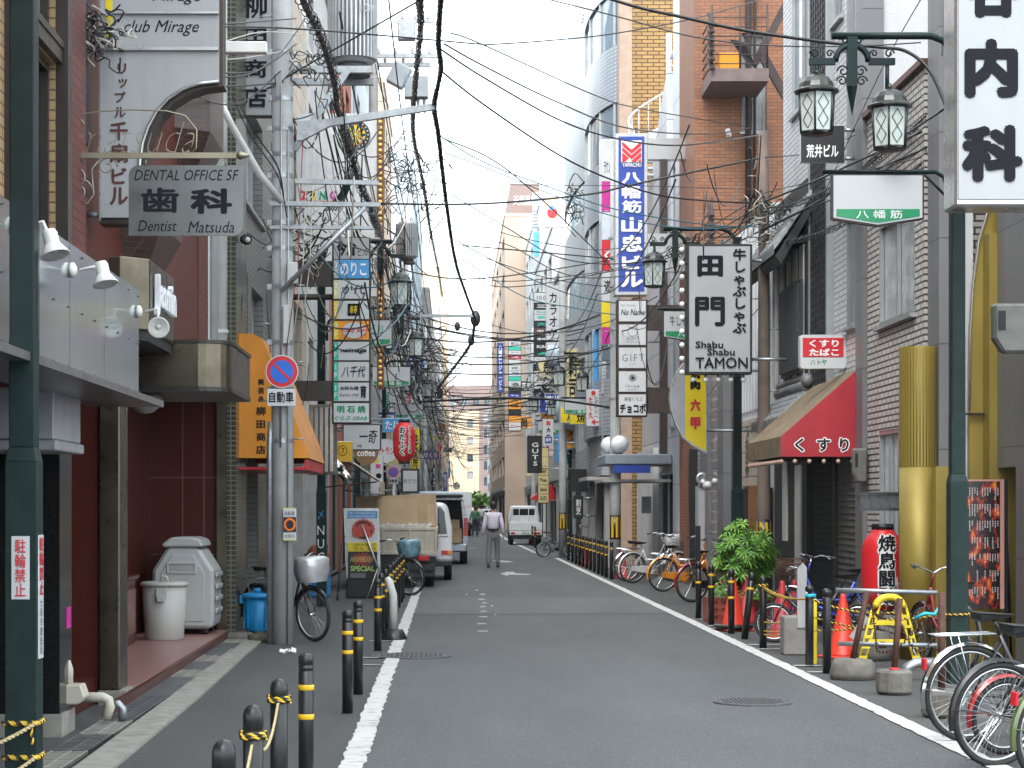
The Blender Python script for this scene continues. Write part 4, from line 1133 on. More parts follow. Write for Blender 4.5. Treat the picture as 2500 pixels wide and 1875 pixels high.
# ---- no parking signs
def no_parking(label, x, y, zc, rad, plate=True, pole=False):
    r = thing('no_parking_sign', label, 'traffic sign', (x, y, zc - rad * 2))
    part(r, 'disc', RED, lambda q: q.lathe([(0, 0), (rad, 0), (rad, .012), (0, .012)], (x, y, zc), 36, axis=(0, -1, 0), smooth=False))
    part(r, 'rim', WHITE, lambda q: q.torus((x, y - .006, zc), rad, .008, (0, -1, 0), 36, 5))
    part(r, 'centre', pm('sign_bright_blue', (.02, .13, .55), .35), lambda q: q.lathe([(0, .013), (rad * .72, .013), (rad * .72, .016), (0, .016)], (x, y, zc), 32, axis=(0, -1, 0), smooth=False))
    part(r, 'bar', RED, lambda q: q.obox((x, y - .018, zc), rad * 1.5, .004, rad * .15, Matrix.Rotation(R(45), 4, 'Y')))
    if plate:
        p = part(r, 'plate', WHITE, lambda q: q.box(x - rad * .92, x + rad * .86, y - .012, y, zc - rad * 2.15, zc - rad * 1.08), .004)
        letter(p, '自動車', x - rad * .8, x + rad * .74, zc - rad * 1.95, zc - rad * 1.25, y - .016, INK, bold=.02)
    if pole: part(r, 'pole', WHITE, lambda q: q.tube([(x, y + .03, 0), (x, y + .03, zc + rad)], .03, 8))
    return r
no_parking('round blue and red no parking sign strapped to the concrete pole', vx(609, 23.75), 23.75, vz(803, 23.75), .185)
no_parking('smaller no parking sign on a white post behind the tipper truck', vx(850, 47), 47, vz(1020, 47), .125, True, True)
# ---- stacked bar sign left
Y = 31.0
r = thing('stacked_sign', 'tall left sign stack of nine bar panels from blue to white, beside the cable bundle', 'sign', (vx(760, Y), Y, vz(915, Y)))
part(r, 'frame', FRB, lambda q: q.box(vx(717, Y), vx(800, Y), Y + .022, Y + .22, vz(915, Y), vz(511, Y)), .01)
def tab(t, y0, y1, m): return [('#', 721, y0, 731, y1, m)] + ([(t, 722.5, y0 + 5, 729, y1 - 6, TXW, dict(vert=True))] if t else [])
ST = [(514, 559, WHITE2, [('今倉', 727, 520, 770, 553, INK, B2), ('ビル', 773, 536, 795, 553, INK)]),
      (561, 601, SKYB, tab('3F', 561.5, 600.5, WHITE2) + [('のりこ', 735, 566, 792, 596, TXW, B1)]),
      (605, 645, WHITE, tab('2F', 605.5, 644.5, pm('pale_yellow', (.6, .6, .3), .5)) + [('か代', 736, 615, 790, 636, INK, SH)]),
      (650, 689, WHITE, tab('2F', 650.5, 688.5, YEL) + [('#', 751, 656, 776, 682, INK), ('寿寿', 755, 660, 772, 678, YEL, SH)]),
      (693.5, 733.5, ORA, tab('2F', 694, 733, YEL) + [('✹', 738, 693, 796, 734, RED, B2), ('O', 740, 696, 790, 731, WHITE), ('Cozy Bar', 738, 708, 790, 720, RED, B1)]),
      (738.6, 778, WHITE, tab('1F', 739, 777.5, TEAL) + [('naimaga', 735, 752, 792, 764, INK, dict(shear=.25, bold=.035))]),
      (782, 822.6, WHITE, tab('1F', 782.5, 822, TEAL) + [('八千代', 737, 791, 790, 815, INK, SH)]),
      (826.6, 866, WHITE, tab('1F', 827, 865.5, TEAL) + [('お好み焼', 735, 834, 775, 843, INK, B1), ('ギャラリープラザ', 734, 850, 775, 858, INK, B1), ('育', 778, 832, 792, 860, INK, B1)]),
      (871, 912, WHITE, [('明 石 焼', 728, 876, 790, 892, TXG, B2), ('ぐらぶ GRAB', 723, 898, 793, 908, TXG, dict(shear=.2, bold=.02))])]
for y0, y1, m, tx in ST: panel(r, 'panel', Y, 721, 797, y0, y1, m, tx)
brackets(r, Y + .12, vx(718, Y), -2.72, [vz(640, Y), vz(845, Y)], FRB, .05)
part(r, 'support_box', FRB, lambda q: (q.box(-2.7, vx(716, Y), Y + .05, Y + .2, vz(617, Y), vz(563, Y)), q.box(-2.7, vx(716, Y), Y + .05, Y + .2, vz(865, Y), vz(822, Y))))
# ---- dart bar board
Y = 36.5
r = thing('dart_board_sign', 'tall white sign board with a dartboard and a bulb studded brown border, left', 'sign', (vx(730, Y), Y, vz(620, Y)))
part(r, 'board', pm('board_white', (.56, .57, .58), .5, streak=.15), lambda q: q.box(vx(640, Y), vx(814, Y), Y, Y + .25, vz(640, Y), vz(245, Y)))
part(r, 'bulb_border', pm('border_brown', (.16, .06, .03), .5), lambda q: q.box(vx(814.3, Y), vx(829, Y), Y - .03, Y + .25, vz(840, Y), vz(245, Y)))
part(r, 'bulbs', pm('bulb_warm', (.85, .55, .12), .3), lambda q: [q.sphere((vx(821.5, Y), Y - .045, vz(252 + i * 12.3, Y)), .035, 8, 5) for i in range(48)])
cx, cz = vx(768, Y), vz(292, Y)
db = part(r, 'dartboard', FRK, lambda q: q.lathe([(0, 0), (.26, 0), (.26, .03), (0, .03)], (cx, Y - .002, cz), 32, axis=(0, -1, 0), smooth=False))
def seg(q, r0, r1, a0, a1, off):
    n = 3
    P = [(cx + rr * math.cos(R(a0 + (a1 - a0) * i / n)), Y - off, cz + rr * math.sin(R(a0 + (a1 - a0) * i / n))) for rr in (r0, r1) for i in range(n + 1)]
    q.add(P, [(i, i + 1, n + 2 + i, n + 1 + i) for i in range(n)])
q = MB()
for i in range(20):
    a = i * 18 - 9
    q.mat(YEL if i % 2 else FRK); seg(q, .02, .09, a, a + 18, .035); seg(q, .105, .17, a, a + 18, .035)
    q.mat(RED if i % 2 else TXG); seg(q, .09, .105, a, a + 18, .035); seg(q, .17, .19, a, a + 18, .035)
q.mat(WHITE)
for i in range(20): q.obox((cx + .225 * math.cos(R(i * 18)), Y - .036, cz + .225 * math.sin(R(i * 18))), .022, .003, .022)
q.lathe([(0, .0), (.02, 0), (.02, .004), (0, .004)], (cx, Y - .034, cz), 12, axis=(0, -1, 0))
q.build('dart_segments', db)
q = MB()
for s, m, x0, x1 in (('Z', RED, 650, 664), ('i', YEL, 670, 682), ('N', TXG, 688, 706), ('G', MAGE, 712, 728)):
    q.mat(m); text_into(q, s, (vx(x0, Y), Y - .004, vz(432, Y)), UX, UZ, (x1 - x0) * Y / K, 20 * Y / K, bold=.06)
q.mat(RED); q.box(vx(652, Y), vx(730, Y), Y - .004, Y - .001, vz(440, Y), vz(434, Y)); q.build('lettering', r)
# ---- other left signs
sign('white black framed sign with brush characters below the stacked bar sign', 38, 740, 823, 916, 973, WHITE, FRK, [('一奇', 776, 928, 815, 958, INK, SH), ('味', 772, 960, 782, 967, INK)], arm=-2.7)
sign('small yellow sign with a black line drawing under the stacked bar sign', 35, 722, 762, 953, 998, pm('amber', (.75, .42, .02), .5), FRA, [('⑦', 730, 962, 750, 985, INK)], fr=1, th=.08, arm=-2.7)
sign('sky blue tobacco sign high behind the red paper lantern', 46, 826, 888, 903, 934, SKYB, FRA, [('たばこ', 832, 908, 882, 928, TXW, B1)], fr=1, arm=-2.7)
def round_sign(label, Y, cx_, cy_, rp, m, s, tm, sq=1.0):
    r = thing('round_sign', label, 'sign', (vx(cx_, Y), Y, vz(cy_ + rp, Y)))
    rad = rp * Y / K
    part(r, 'face', m, lambda q: q.lathe([(0, 0), (rad, 0), (rad, .08), (0, .08)], (vx(cx_, Y), Y + .08, vz(cy_, Y)), 32, axis=(0, -1, 0), smooth=False))
    letter(r, s, vx(cx_ - rp * .75, Y), vx(cx_ + rp * .75, Y), vz(cy_ + rp * .3, Y), vz(cy_ - rp * .3, Y), Y - .004, tm, bold=.02)
    brackets(r, Y + .05, vx(cx_, Y) - rad * .9, -2.7, [vz(cy_, Y)])
round_sign('round white sign with red lettering partly behind the red lantern', 44.5, 832, 974, 26, WHITE, 'ストラン', RED)
round_sign('round brown coffee sign under the white brush sign', 41, 791, 978, 26, pm('coffee', (.20, .11, .05), .5), 'coffee', TXW)
sign('dark framed square menu sign on the left above the kei truck', 52, 866, 906, 1012, 1066, WHITE, FRB, [('めだか', 872, 1034, 900, 1044, INK)], fr=5, arm=-2.7)
sign('small purple banner sign on the left behind the red lantern', 66, 914, 949, 974, 992, pm('purple', (.09, .06, .14), .5), FRK, [('さくら', 918, 978, 944, 988, TXW)], fr=.5, arm=-2.6)
sign('narrow white clock sign post with coloured notices beside the brown coffee sign', 43, 800, 828, 985, 1066, WHITE, FRA, [('O', 812, 1022, 824, 1034, INK), ('#', 808, 992, 818, 1000, YEL), ('#', 812, 1003, 822, 1011, MAGE), ('8', 818, 1052, 824, 1062, INK)], fr=.7)
# ---- right side signs
Y = 17.0
r = thing('clinic_sign', 'large white clinic sign box with black characters, top right corner', 'sign', (vx(2150, Y), Y, vz(445, Y)))
part(r, 'frame', FRA, lambda q: q.box(vx(2064, Y), vx(2245, Y), Y + .022, Y + .42, vz(445, Y), vz(-160, Y)), .02)
panel(r, 'face', Y, 2071, 2238, -150, 430, pm('clinic_white', (.36, .378, .395), .35, var=.04, scale=1.5, streak=.08), [('谷', 2084, -84, 2206, 39, INK, dict(bold=.06)), ('内', 2083, 84, 2199, 212, INK, dict(bold=.06)), ('科', 2077, 270, 2209, 393, INK, dict(bold=.06))])
brackets(r, 17.3, vx(2240, Y), 5.6, [vz(100, Y), vz(400, Y)])
Y = 29.5
r = sign('white black framed shabu restaurant sign ringed with clear bulbs on the right', Y, 1484, 1625, 527, 808, WHITE2, FRK,
     [('田', 1506, 552, 1562, 598, INK, dict(bold=.05)), ('門', 1501, 641, 1566, 705, INK, dict(bold=.03)), ('牛しゃぶしゃぶ', 1582, 537, 1612, 720, INK, VB), ('Shabu', 1502, 737, 1562, 752, INK, B1), ('Shabu', 1527, 753, 1587, 768, INK, B1), ('TAMON', 1502, 772, 1615, 796, INK, dict(bold=.018))], th=.3, fr=5, arm=5.0)
BULB = pm('clear_bulb', (.75, .75, .72), .08, var=.05)
def _f(q):
    for i in range(10): q.sphere((vx(1475, Y), Y + .1, vz(538 + i * 29.5, Y)), .042, 10, 7)
    for i in range(5): q.sphere((vx(1498 + i * 27.5, Y), Y + .1, vz(819, Y)), .042, 10, 7)
part(r, 'bulbs', BULB, _f)
part(r, 'bulb_holders', FRK, lambda q: ([q.box(vx(1478, Y), vx(1485, Y), Y + .08, Y + .12, vz(538 + i * 29.5, Y) - .02, vz(538 + i * 29.5, Y) + .02) for i in range(10)], [q.box(vx(1496 + i * 27.5, Y), vx(1500 + i * 27.5, Y), Y + .08, Y + .12, vz(815, Y), vz(808, Y)) for i in range(5)]))
Y = 43.0
r = sign('tall blue vertical sign with a red and white emblem and white characters, right', Y, 1329, 1399, 288, 637, BLUE, FRA,
     [('八', 1343, 372, 1386, 397, TXW, B2), ('幡', 1343, 401, 1386, 429, TXW, B1), ('筋', 1343, 433, 1386, 460, TXW, B1), ('山', 1342, 469, 1387, 503, TXW, B2), ('忠', 1341, 508, 1388, 544, TXW, B2), ('ビ', 1343, 552, 1386, 582, TXW, B2), ('ル', 1341, 587, 1389, 621, TXW, B2), ('YAMACHU', 1344, 352, 1385, 361, TXW, B1), ('#', 1342, 304, 1386, 351, TXW)], th=.5, fr=7)
def _f(q):
    p = lambda *t: q.poly([(vx(a, Y), Y - .045, vz(b_, Y)) for a, b_ in t])
    p((1343.5, 306), (1364, 324), (1364, 333), (1343.5, 315)); p((1384.5, 306), (1364, 324), (1364, 333), (1384.5, 315))
    p((1343.5, 318), (1364, 336), (1364, 345), (1343.5, 327)); p((1343.5, 330), (1358, 342), (1349, 350), (1343.5, 350)); p((1384.5, 318), (1364, 336), (1364, 345), (1384.5, 327))
    p((1384.5, 330), (1362, 349.5), (1373, 350), (1384.5, 340)); p((1384.5, 343), (1377, 350), (1384.5, 350))
part(r, 'emblem', RED, _f)
part(r, 'arm', STEEL, lambda q: (q.box(vx(1400, Y), 4.94, Y + .1, Y + .4, vz(342, Y), vz(297, Y)), q.box(vx(1400, Y), 4.94, Y + .1, Y + .4, vz(585, Y), vz(503, Y))))
r = thing('stacked_sign', 'right sign stack of five white bar panels under the blue vertical sign', 'sign', (vx(1366, Y), Y, vz(900, Y)))
part(r, 'frame', FRB, lambda q: q.box(vx(1333, Y), vx(1399, Y), Y + .022, Y + .35, vz(900, Y), vz(647, Y)), .01)
for y0, y1, tx in ((650, 694, [('Bar Dining', 1342, 657, 1372, 663, GREYTX), ('No Name', 1341, 668, 1393, 681, INK, SH)]), (701, 745, [('◯', 1356, 706, 1377, 727, GREYTX), ('EIGHT', 1354, 727, 1379, 735, GREYTX), ('〰〰', 1352, 737, 1381, 741, GREYTX)]), (751, 795, [('GIFT', 1344, 765, 1391, 781, GREYTX, dict(space=1.3)), ('dining', 1358, 785, 1373, 788, GREYTX)]),
     (802, 846, [('✺', 1358, 808, 1375, 825, INK), ('ibiza', 1351, 830, 1381, 837, GREYTX, dict(space=1.4)), ('- resort -', 1353, 840, 1379, 843, GREYTX)]), (852, 897, [('麻雀くらぶ', 1349, 857, 1388, 867, INK), ('チョコボ', 1339, 872, 1395, 893, INK, B2)])):
    panel(r, 'panel', Y, 1337, 1395, y0, y1, WHITE, tx)
part(r, 'arm', FRB, lambda q: (q.box(vx(1400, Y), 4.94, Y + .08, Y + .3, vz(712, Y), vz(658, Y)), q.box(vx(1400, Y), 4.94, Y + .08, Y + .3, vz(892, Y), vz(836, Y))))
# half round barbecue sign
Y = 33.0
r = thing('half_round_sign', 'half round grey sign with a yellow strip and red characters under the shabu sign', 'sign', (vx(1490, Y), Y, vz(980, Y)))
Lp = [(1527, 760), (1500, 768), (1478, 782), (1460, 808), (1449, 838), (1446, 860), (1449, 885), (1459, 915), (1474, 944), (1498, 964), (1527, 980)]
part(r, 'rim', FRA, lambda q: q.prism([W(a, b_, Y) for a, b_ in Lp], (0, .2, 0)))
part(r, 'face', pm('sign_grey', (.36, .37, .40), .45), lambda q: q.prism([W(1486 + (a - 1486) * .94, 865 + (b_ - 865) * .95, Y - .004) for a, b_ in Lp if a < 1490] + [W(1490, 953, Y - .004), W(1490, 777, Y - .004)], (0, .003, 0)))
p = part(r, 'strip', YEL, lambda q: q.prism([W(a, b_, Y - .012) for a, b_ in ((1480, 780), (1525, 763), (1525, 974), (1500, 961), (1480, 945))], (0, .006, 0)))
q = MB()
for s, m, y0, y1 in (('焼', INK, 796, 818), ('肉', INK, 823, 842), ('六', RED, 862, 889), ('甲', RED, 901, 928)):
    q.mat(m); text_into(q, s, (vx(1491, Y), Y - .016, vz(y1, Y)), UX, UZ, 22 * Y / K, (y1 - y0) * Y / K, bold=.06)
q.build('lettering', p)
brackets(r, Y + .1, vx(1527, Y), 5.0, [vz(800, Y), vz(930, Y)])
Y = 26.4
r = thing('pharmacy_sign', 'red and white rounded pharmacy and tobacco sign above the red awning', 'sign', (vx(1778, Y), Y, vz(796, Y)))
part(r, 'case', WHITE, lambda q: q.prism(rrect(1729, 1828, 723, 796, Y, 6, (1, 1, 1, 1)), (0, .16, 0)))
p = part(r, 'red_panel', RED, lambda q: q.box(vx(1734, Y), vx(1822, Y), Y - .006, Y - .001, vz(771, Y), vz(730, Y)))
q = MB().mat(TXW)
for s, y0, y1 in (('くすり', 734, 750), ('たばこ', 753, 769)): text_into(q, s, (vx(1748, Y), Y - .009, vz(y1, Y)), UX, UZ, 64 * Y / K, (y1 - y0) * Y / K, bold=.04)
q.mat(TXG); text_into(q, 'ハトヤ', (vx(1750, Y), Y - .005, vz(789, Y)), UX, UZ, 36 * Y / K, 13 * Y / K, bold=.02); q.build('lettering', p)
brackets(r, Y + .08, vx(1820, Y), 5.1, [vz(760, Y)])
sign('black building name plate with white characters behind the left lantern', 25.8, 1729, 1825, 270, 351, FRK, WHITE, [('第二', 1746, 278, 1782, 295, TXW, B1), ('荒井ビル', 1742, 312, 1811, 341, TXW, B1)], fr=1.2, th=.08, arm=5.1)
# red awning
AWR = pm('red_canvas', (.36, .018, .030), .5, var=.12, scale=3, streak=.1)
AWD = pm('weathered_canvas', (.155, .115, .065), .7, var=.45, scale=5, streak=.5, dirt=(.30, .07, .05))
aw = thing('awning', 'weathered red pharmacy awning with white edged writing, right', 'awning', (4.6, 27, 2.22))
ap = [(5.08, 2.23), (5.08, 3.32), (4.12, 2.48), (4.12, 2.23)]
part(aw, 'near_side', AWR, lambda q: q.prism([(x, 25.55, z) for x, z in ap], (0, .012, 0)))
def _f(q):
    q.poly([(5.08, 25.563, 3.32), (4.12, 25.563, 2.48), (4.12, 28.4, 2.48), (5.08, 28.4, 3.32)]); q.poly([(4.12, 25.563, 2.48), (4.12, 25.563, 2.23), (4.12, 28.4, 2.23), (4.12, 28.4, 2.48)]); q.poly([(x, 28.4, z) for x, z in ap])
part(aw, 'canvas', AWD, _f)
part(aw, 'bulbs', pm('awning_bulb', (.45, .30, .24), .15), lambda q: ([q.sphere((4.14, 25.6 + i * .17, 2.17), .03, 8, 5) for i in range(17)], [q.sphere((4.3 + i * .18, 25.57, 2.17), .03, 8, 5) for i in range(5)]))
for s, x0, x1 in (('く', 1714, 1739), ('す', 1762, 1796), ('り', 1811, 1836)):
    q = MB().mat(TXW); text_into(q, s, (vx(x0, 25.55), 25.545, vz(978, 25.55)), UX, UZ, (x1 - x0) * 25.55 / K, 34 * 25.55 / K, bold=.085)
    q.mat(INK); g = .015; text_into(q, s, (vx(x0, 25.55) + g, 25.541, vz(978, 25.55) + g), UX, UZ, (x1 - x0) * 25.55 / K - 2 * g, 34 * 25.55 / K - 2 * g, bold=.03); q.build('lettering', aw)
sign('white pointed arrow sign with red vertical characters, right below the blue sign', 55, 1266, 1299, 841, 921, WHITE, FRA, [('たく丸', 1271, 857, 1281, 905, RED, VB), ('レディシー', 1284, 855, 1292, 900, INK, VT), ('O', 1277, 844, 1287, 854, RED), ('←', 1277, 906, 1293, 917, RED, B2)], fr=.8, arm=4.7)
sign('small white pawn shop sign with a blue panel beside the right concrete pole', 66, 1172, 1196, 905, 963, WHITE, FRA, [('質', 1179, 909, 1190, 920, RED, B1), ('大一', 1180, 923, 1189, 941, INK, dict(vert=True, bold=.04)), ('#', 1177, 943, 1192, 957, BLUE), ('販売', 1179, 946, 1190, 954, TXW, B1)], fr=.8, arm=4.6)
sign('black banner sign with white angular letters turned sideways on the right', 70, 1139, 1171, 941, 1022, FRK, FRK, [('GUTS', 1149, 956, 1163, 1006, TXW, dict(vert=True, bold=.02))], fr=.5, arm=4.6)
def stack(label, Y, x0, x1, y0, cells, arm=None, frame=None):
    r = thing('stacked_sign', label, 'sign', (vx((x0 + x1) / 2, Y), Y, vz(y0 + sum(c[0] for c in cells), Y)))
    yb = y0 + sum(c[0] for c in cells)
    part(r, 'frame', frame or FRK, lambda q: q.box(vx(x0 - 1, Y), vx(x1 + 1, Y), Y + .022, Y + .25, vz(yb + 1, Y), vz(y0 - 1, Y)))
    y = y0
    for h, m, s, tm in cells:
        w = x1 - x0
        panel(r, 'panel', Y, x0, x1, y + .5, y + h - .5, m, [(s, x0 + w * .18, y + h * .28, x1 - w * .18, y + h * .72, tm, B1)] if s else ())
        y += h
    if arm: brackets(r, Y + .1, vx(x1 if arm > 0 else x0, Y), arm, [vz(y0 + 5, Y), vz(yb - 5, Y)])
BROW2 = pm('sign_dark_brown', (.10, .05, .05), .5)
CRM = pm('sign_cream', (.66, .56, .28), .5)
stack('column of small lounge sign panels in white, black and green letters, right of the sky', 88, 1154, 1185, 632, [(22, WHITE, '10.0', GREYTX), (15, FRK, '三', TXW), (10, WHITE, 'First', TXG), (14, WHITE, '夢', TEAL), (15, FRK, '天', TEAL), (17, BROW2, '乱', TXW), (17, FRK, '源氏', TXW), (14, FRK, 'RUN', TXW), (15, FRK, '倩', TEAL), (15, WHITE, '二心', INK), (15, FRK, 'Luxe', YEL), (13, WHITE, '', INK), (13, WHITE, 'ROOM', INK), (13, WHITE, 'ROOM', INK), (32, FRK, 'NARROW', TXW)], 4.8)
stack('far column of tiny coloured bar signs under a white name board, right', 106, 1099, 1125, 735, [(14, WHITE, '瀧川ビル', INK), (8, TEAL, '', INK), (9, WHITE, 'スナック', INK), (9, RED, '雅', TXW), (14, WHITE, '', INK), (12, WHITE, '花', INK), (12, pm('sign_pale', (.5, .55, .6), .5), '月', INK), (10, TEAL, '', INK), (14, WHITE, '酒', INK), (13, FRK, '', INK), (10, BLUE, 'うた', TXW), (10, ORA, '会', INK), (14, ORA, '居酒屋', INK), (14, FRK, '', INK), (14, ORA, '', INK), (18, WHITE, 'テナント', RED)], 5.0)
stack('column of cream club sign panels above the green lit lamp on the right', 75, 1163, 1185, 967, [(20, CRM, '', INK)] * 2 + [(20, CRM, 'Bar', INK), (20, CRM, 'Free', INK), (20, CRM, 'liaison', INK), (19, CRM, 'GUTE', INK)], 4.6)
sign('tall blue vertical sign with white characters far down on the right', 122, 1073, 1088, 740, 848, pm('sign_navy', (.04, .06, .25), .5), FRA, [('八幡筋レジャービル', 1077, 746, 1085, 842, TXW, VB)], fr=.4, arm=5.2)
stack('tall strip of magenta, red and yellow sign panels behind the blue vertical sign', 47.6, 1300, 1328, 330, [(62, WHITE, 'ラウンジ', INK), (66, MAGE, '', INK), (60, pm('sign_light', (.55, .6, .7), .5), '', INK), (68, RED, 'く', TXW), (65, WHITE, '遊', INK), (56, YEL, '', INK), (36, MAGE, '', INK)], 4.9, FRA)
sign('black box sign projecting over the white tiled shopfront on the right', 60, 1234, 1267, 1013, 1062, FRK, FRK, [], fr=.5, th=.6, arm=4.1)
sign('black vertical restaurant board under the white tiled shopfront', 58, 1239, 1260, 1070, 1120, FRK, FRK, [('割烹', 1244, 1078, 1255, 1112, TXW, VT)], fr=.5, arm=4.1)
sign('stainless steel pillar sign with cut letters left of the blue vertical sign', 49.5, 1298, 1336, 300, 480, STEEL, STEEL, [('トレ', 1304, 355, 1332, 385, GREYTX, B1), ('八幡', 1305, 398, 1332, 412, GREYTX)], fr=.5, th=.5, arm=4.9)
sign('light blue billboard on the white building, right of the sky', 119, 1151, 1203, 500, 555, pm('billboard_blue', (.12, .42, .58), .5), FRA, [], fr=1)
sign('arched cream billboard with a red and blue ladybird shape, right of the sky', 118, 1176, 1207, 425, 490, pm('billboard_cream', (.7, .5, .32), .5), FRA, [('O', 1182, 448, 1204, 472, RED), ('O', 1186, 444, 1198, 454, SKYB)], fr=1)
sign('white louvred rooftop screen between the billboard and the sky, right', 121, 1150, 1176, 415, 500, SIDING, GREYW, [('#', 1151, 420 + i * 7, 1175, 422 + i * 7, GREYW) for i in range(11)], fr=.5)
# far random signs, every one hung from a facade
PAL = [(WHITE, INK), (WHITE, RED), (YEL, INK), (RED, TXW), (FRK, TXW), (SKYB, TXW), (ORA, INK), (WHITE, TXG), (BLUE, TXW), (CRM, INK)]
NMS = {id(WHITE): 'white', id(YEL): 'yellow', id(RED): 'red', id(FRK): 'black', id(SKYB): 'sky blue', id(ORA): 'orange', id(BLUE): 'blue', id(CRM): 'cream'}
WORDS = ['酒場', '居酒屋', 'スナック', '寿司', '焼鳥', 'ラーメン', 'カラオケ', 'BAR', '喫茶', '鍋', 'うどん', '花月', '串', '麺']
rs = random.Random(5)
for i in range(64):
    sd = -1 if i % 2 else 1
    Y = rs.uniform(52, 92) if i < 26 else rs.uniform(92, 250)
    X = (XL + bend(Y)) if sd < 0 else 4.55 + bend(Y) * .55
    vertl = rs.random() < .65
    w_, h_ = (rs.uniform(.4, .65), rs.uniform(1.2, 2.8)) if vertl else (rs.uniform(.8, 1.2), rs.uniform(.4, .8))
    z0 = rs.uniform(2.7, 9.0) if Y > 80 else rs.uniform(2.6, 6.0)
    xa = X + .12 if sd < 0 else X - .12 - w_
    m, tm = rs.choice(PAL)
    wd = rs.choice(WORDS)
    px0, px1 = CX + xa * K / Y, CX + (xa + w_) * K / Y
    py0, py1 = HY - (z0 + h_ - H) * K / Y, HY - (z0 - H) * K / Y
    dw, dh = px1 - px0, py1 - py0
    sign(f"{'tall' if vertl else 'small'} {NMS[id(m)]} sign projecting from the far {'left' if sd < 0 else 'right'} facades", Y, px0, px1, py0, py1, m, FRA if m is not FRK else FRK,
         [(wd, px0 + dw * .22, py0 + dh * .12, px1 - dw * .22, py1 - dh * .12, tm, dict(vert=True, bold=.02) if vertl else B1)], fr=min(dw, dh) * .06, th=.15, arm=X, group=f"far {'tall' if vertl else 'small'} {NMS[id(m)]} signs on the {'left' if sd < 0 else 'right'}")
# ================================================================== bollards
RUB = pm('bollard_black', (.016, .016, .017), .33, .1, var=.35, scale=14, rust=.0, bump=.08)
BY = pm('bollard_yellow', (.72, .42, .012), .5, var=.15, scale=20)
def bollard(kind, h=.8, r=.042, bands=(.45, .62)):
    b = MB().mat(RUB)
    if kind == 'dome': pr = [(r, 0), (r, h - .115), (r * .93, h - .112), (r * .93, h - .1), (r, h - .097), (r, h - .045), (r * .88, h - .022), (r * .55, h - .005), (0, h)]
    elif kind == 'flat': pr = [(r, 0), (r, h - .1), (r * .93, h - .098), (r * .93, h - .09), (r, h - .087), (r, h - .07), (r * .93, h - .068), (r * .93, h - .06), (r, h - .057), (r, h - .02), (r * .8, h - .006), (0, h)]
    else: pr = [(r, 0), (r, h - .095), (r * .9, h - .09), (r * .5, h - .085), (r * .5, h - .075)] + [(.046 * math.sin(t), h - .042 - .042 * math.cos(t)) for t in [i * math.pi / 8 for i in range(2, 8)]] + [(0, h)]
    b.lathe(pr, n=18)
    o = b.build('bollard')
    o.location = (0, 0, 0); WT[o.name] = Vector((0, 0, 0))
    for z in bands: part(o, 'reflective_band', BY, lambda q: q.lathe([(r + .0005, z), (r + .0025, z + .002), (r + .0025, z + .028), (r + .0005, z + .03)], n=18))
    return o
BT = {}
def put_bollard(kind, x, y, label, group, h=.8, bands=(.45, .62), rot=None):
    key = (kind, h, bands)
    # mesh of build() recentres on its own base, so the origin is the foot
    if key not in BT: o = BT[key] = bollard(kind, h, .042, bands)
    else: o = dup(BT[key])
    o.location = (x, y, 0); o.rotation_euler = rot or (0, 0, rnd.uniform(0, 6))
    tag(o, label, 'bollard', group)
    return o
GL, GRR = 'black bollards along the left white line', 'black bollards along the right white line'
put_bollard('dome', -.78, 7.05, 'dome topped black bollard cut by the bottom edge, nearest of all', GL, bands=())
put_bollard('dome', -.80, 8.3, 'dome topped black bollard with worn white scrape and rope, second from the bottom edge', GL, bands=())
put_bollard('dome', -.80, 9.55, 'dome topped black bollard with frayed yellow band and rope knotted at its neck', GL, bands=(.34,))
put_bollard('flat', -.79, 11.2, 'flat topped black bollard with two clean yellow bands, left foreground', GL, bands=(.44, .6))
put_bollard('flat', -.80, 15.9, 'scuffed flat topped bollard with two yellow bands beside the left manhole, front of a pair', GL, bands=(.46, .61))
put_bollard('flat', -.79, 17.5, 'flat topped bollard half hidden behind the scuffed one, before the left manhole', GL, bands=(.46, .61))
put_bollard('flat', -.81, 22.8, 'black bollard with two yellow bands standing before the white rubber footed post', GL, bands=(.44, .58))
for y in (24.9, 26.6, 28.4, 29.9, 31.4, 32.8, 34.4, 35.8): put_bollard('dome', -.84, y, 'black bollard in the tight row before the parked bicycle and truck', 'row of black bollards beside the poster stand', bands=(.5, .64))
put_bollard('ball', 3.62, 19.7, 'ball topped black bollard nearest the stone based iron stakes, right', GRR, .82, ())
put_bollard('ball', 3.61, 20.6, 'ball topped black bollard wrapped with cyan rope, beside the yellow wooden post', GRR, .82, ())
put_bollard('dome', 3.54, 23.2, 'dome topped black bollard tied with yellow rope in front of the folding bicycle', GRR, .82, ())
put_bollard('dome', 3.56, 24.8, 'leaning black bollard beside the red cones', GRR, .82, (.6,), (R(-2), R(7), 0))
put_bollard('dome', 3.55, 25.9, 'upright black bollard with two yellow bands in front of the orange cone', GRR, .82, (.44, .64))
put_bollard('dome', 3.55, 27.9, 'black bollard wrapped with white tape beside the red plant crates', GRR, .82, (.5, .66))
put_bollard('dome', 3.57, 29.5, 'black bollard with a hanging chain left of the plant crates', GRR, .82, (.5,))
put_bollard('dome', 3.56, 45.3, 'bollard at the near end of the far right row beside the white bicycle', GRR, .84, (.66,))
for y in (46.6, 47.8, 49.0, 50.4, 51.8, 53.2, 54.7, 56.2, 57.8, 59.5, 61.5): put_bollard('dome', 3.54, y, 'yellow banded black bollard in the dense far row on the right', 'dense far row of bollards on the right', .84, (.5, .68))
for y in (80, 83.5, 87): put_bollard('flat', 3.3 + (y - 80) * .01, y, 'black bollard with yellow bands beside the small pickup truck', 'bollards beside the small pickup truck', .84, (.45, .62))
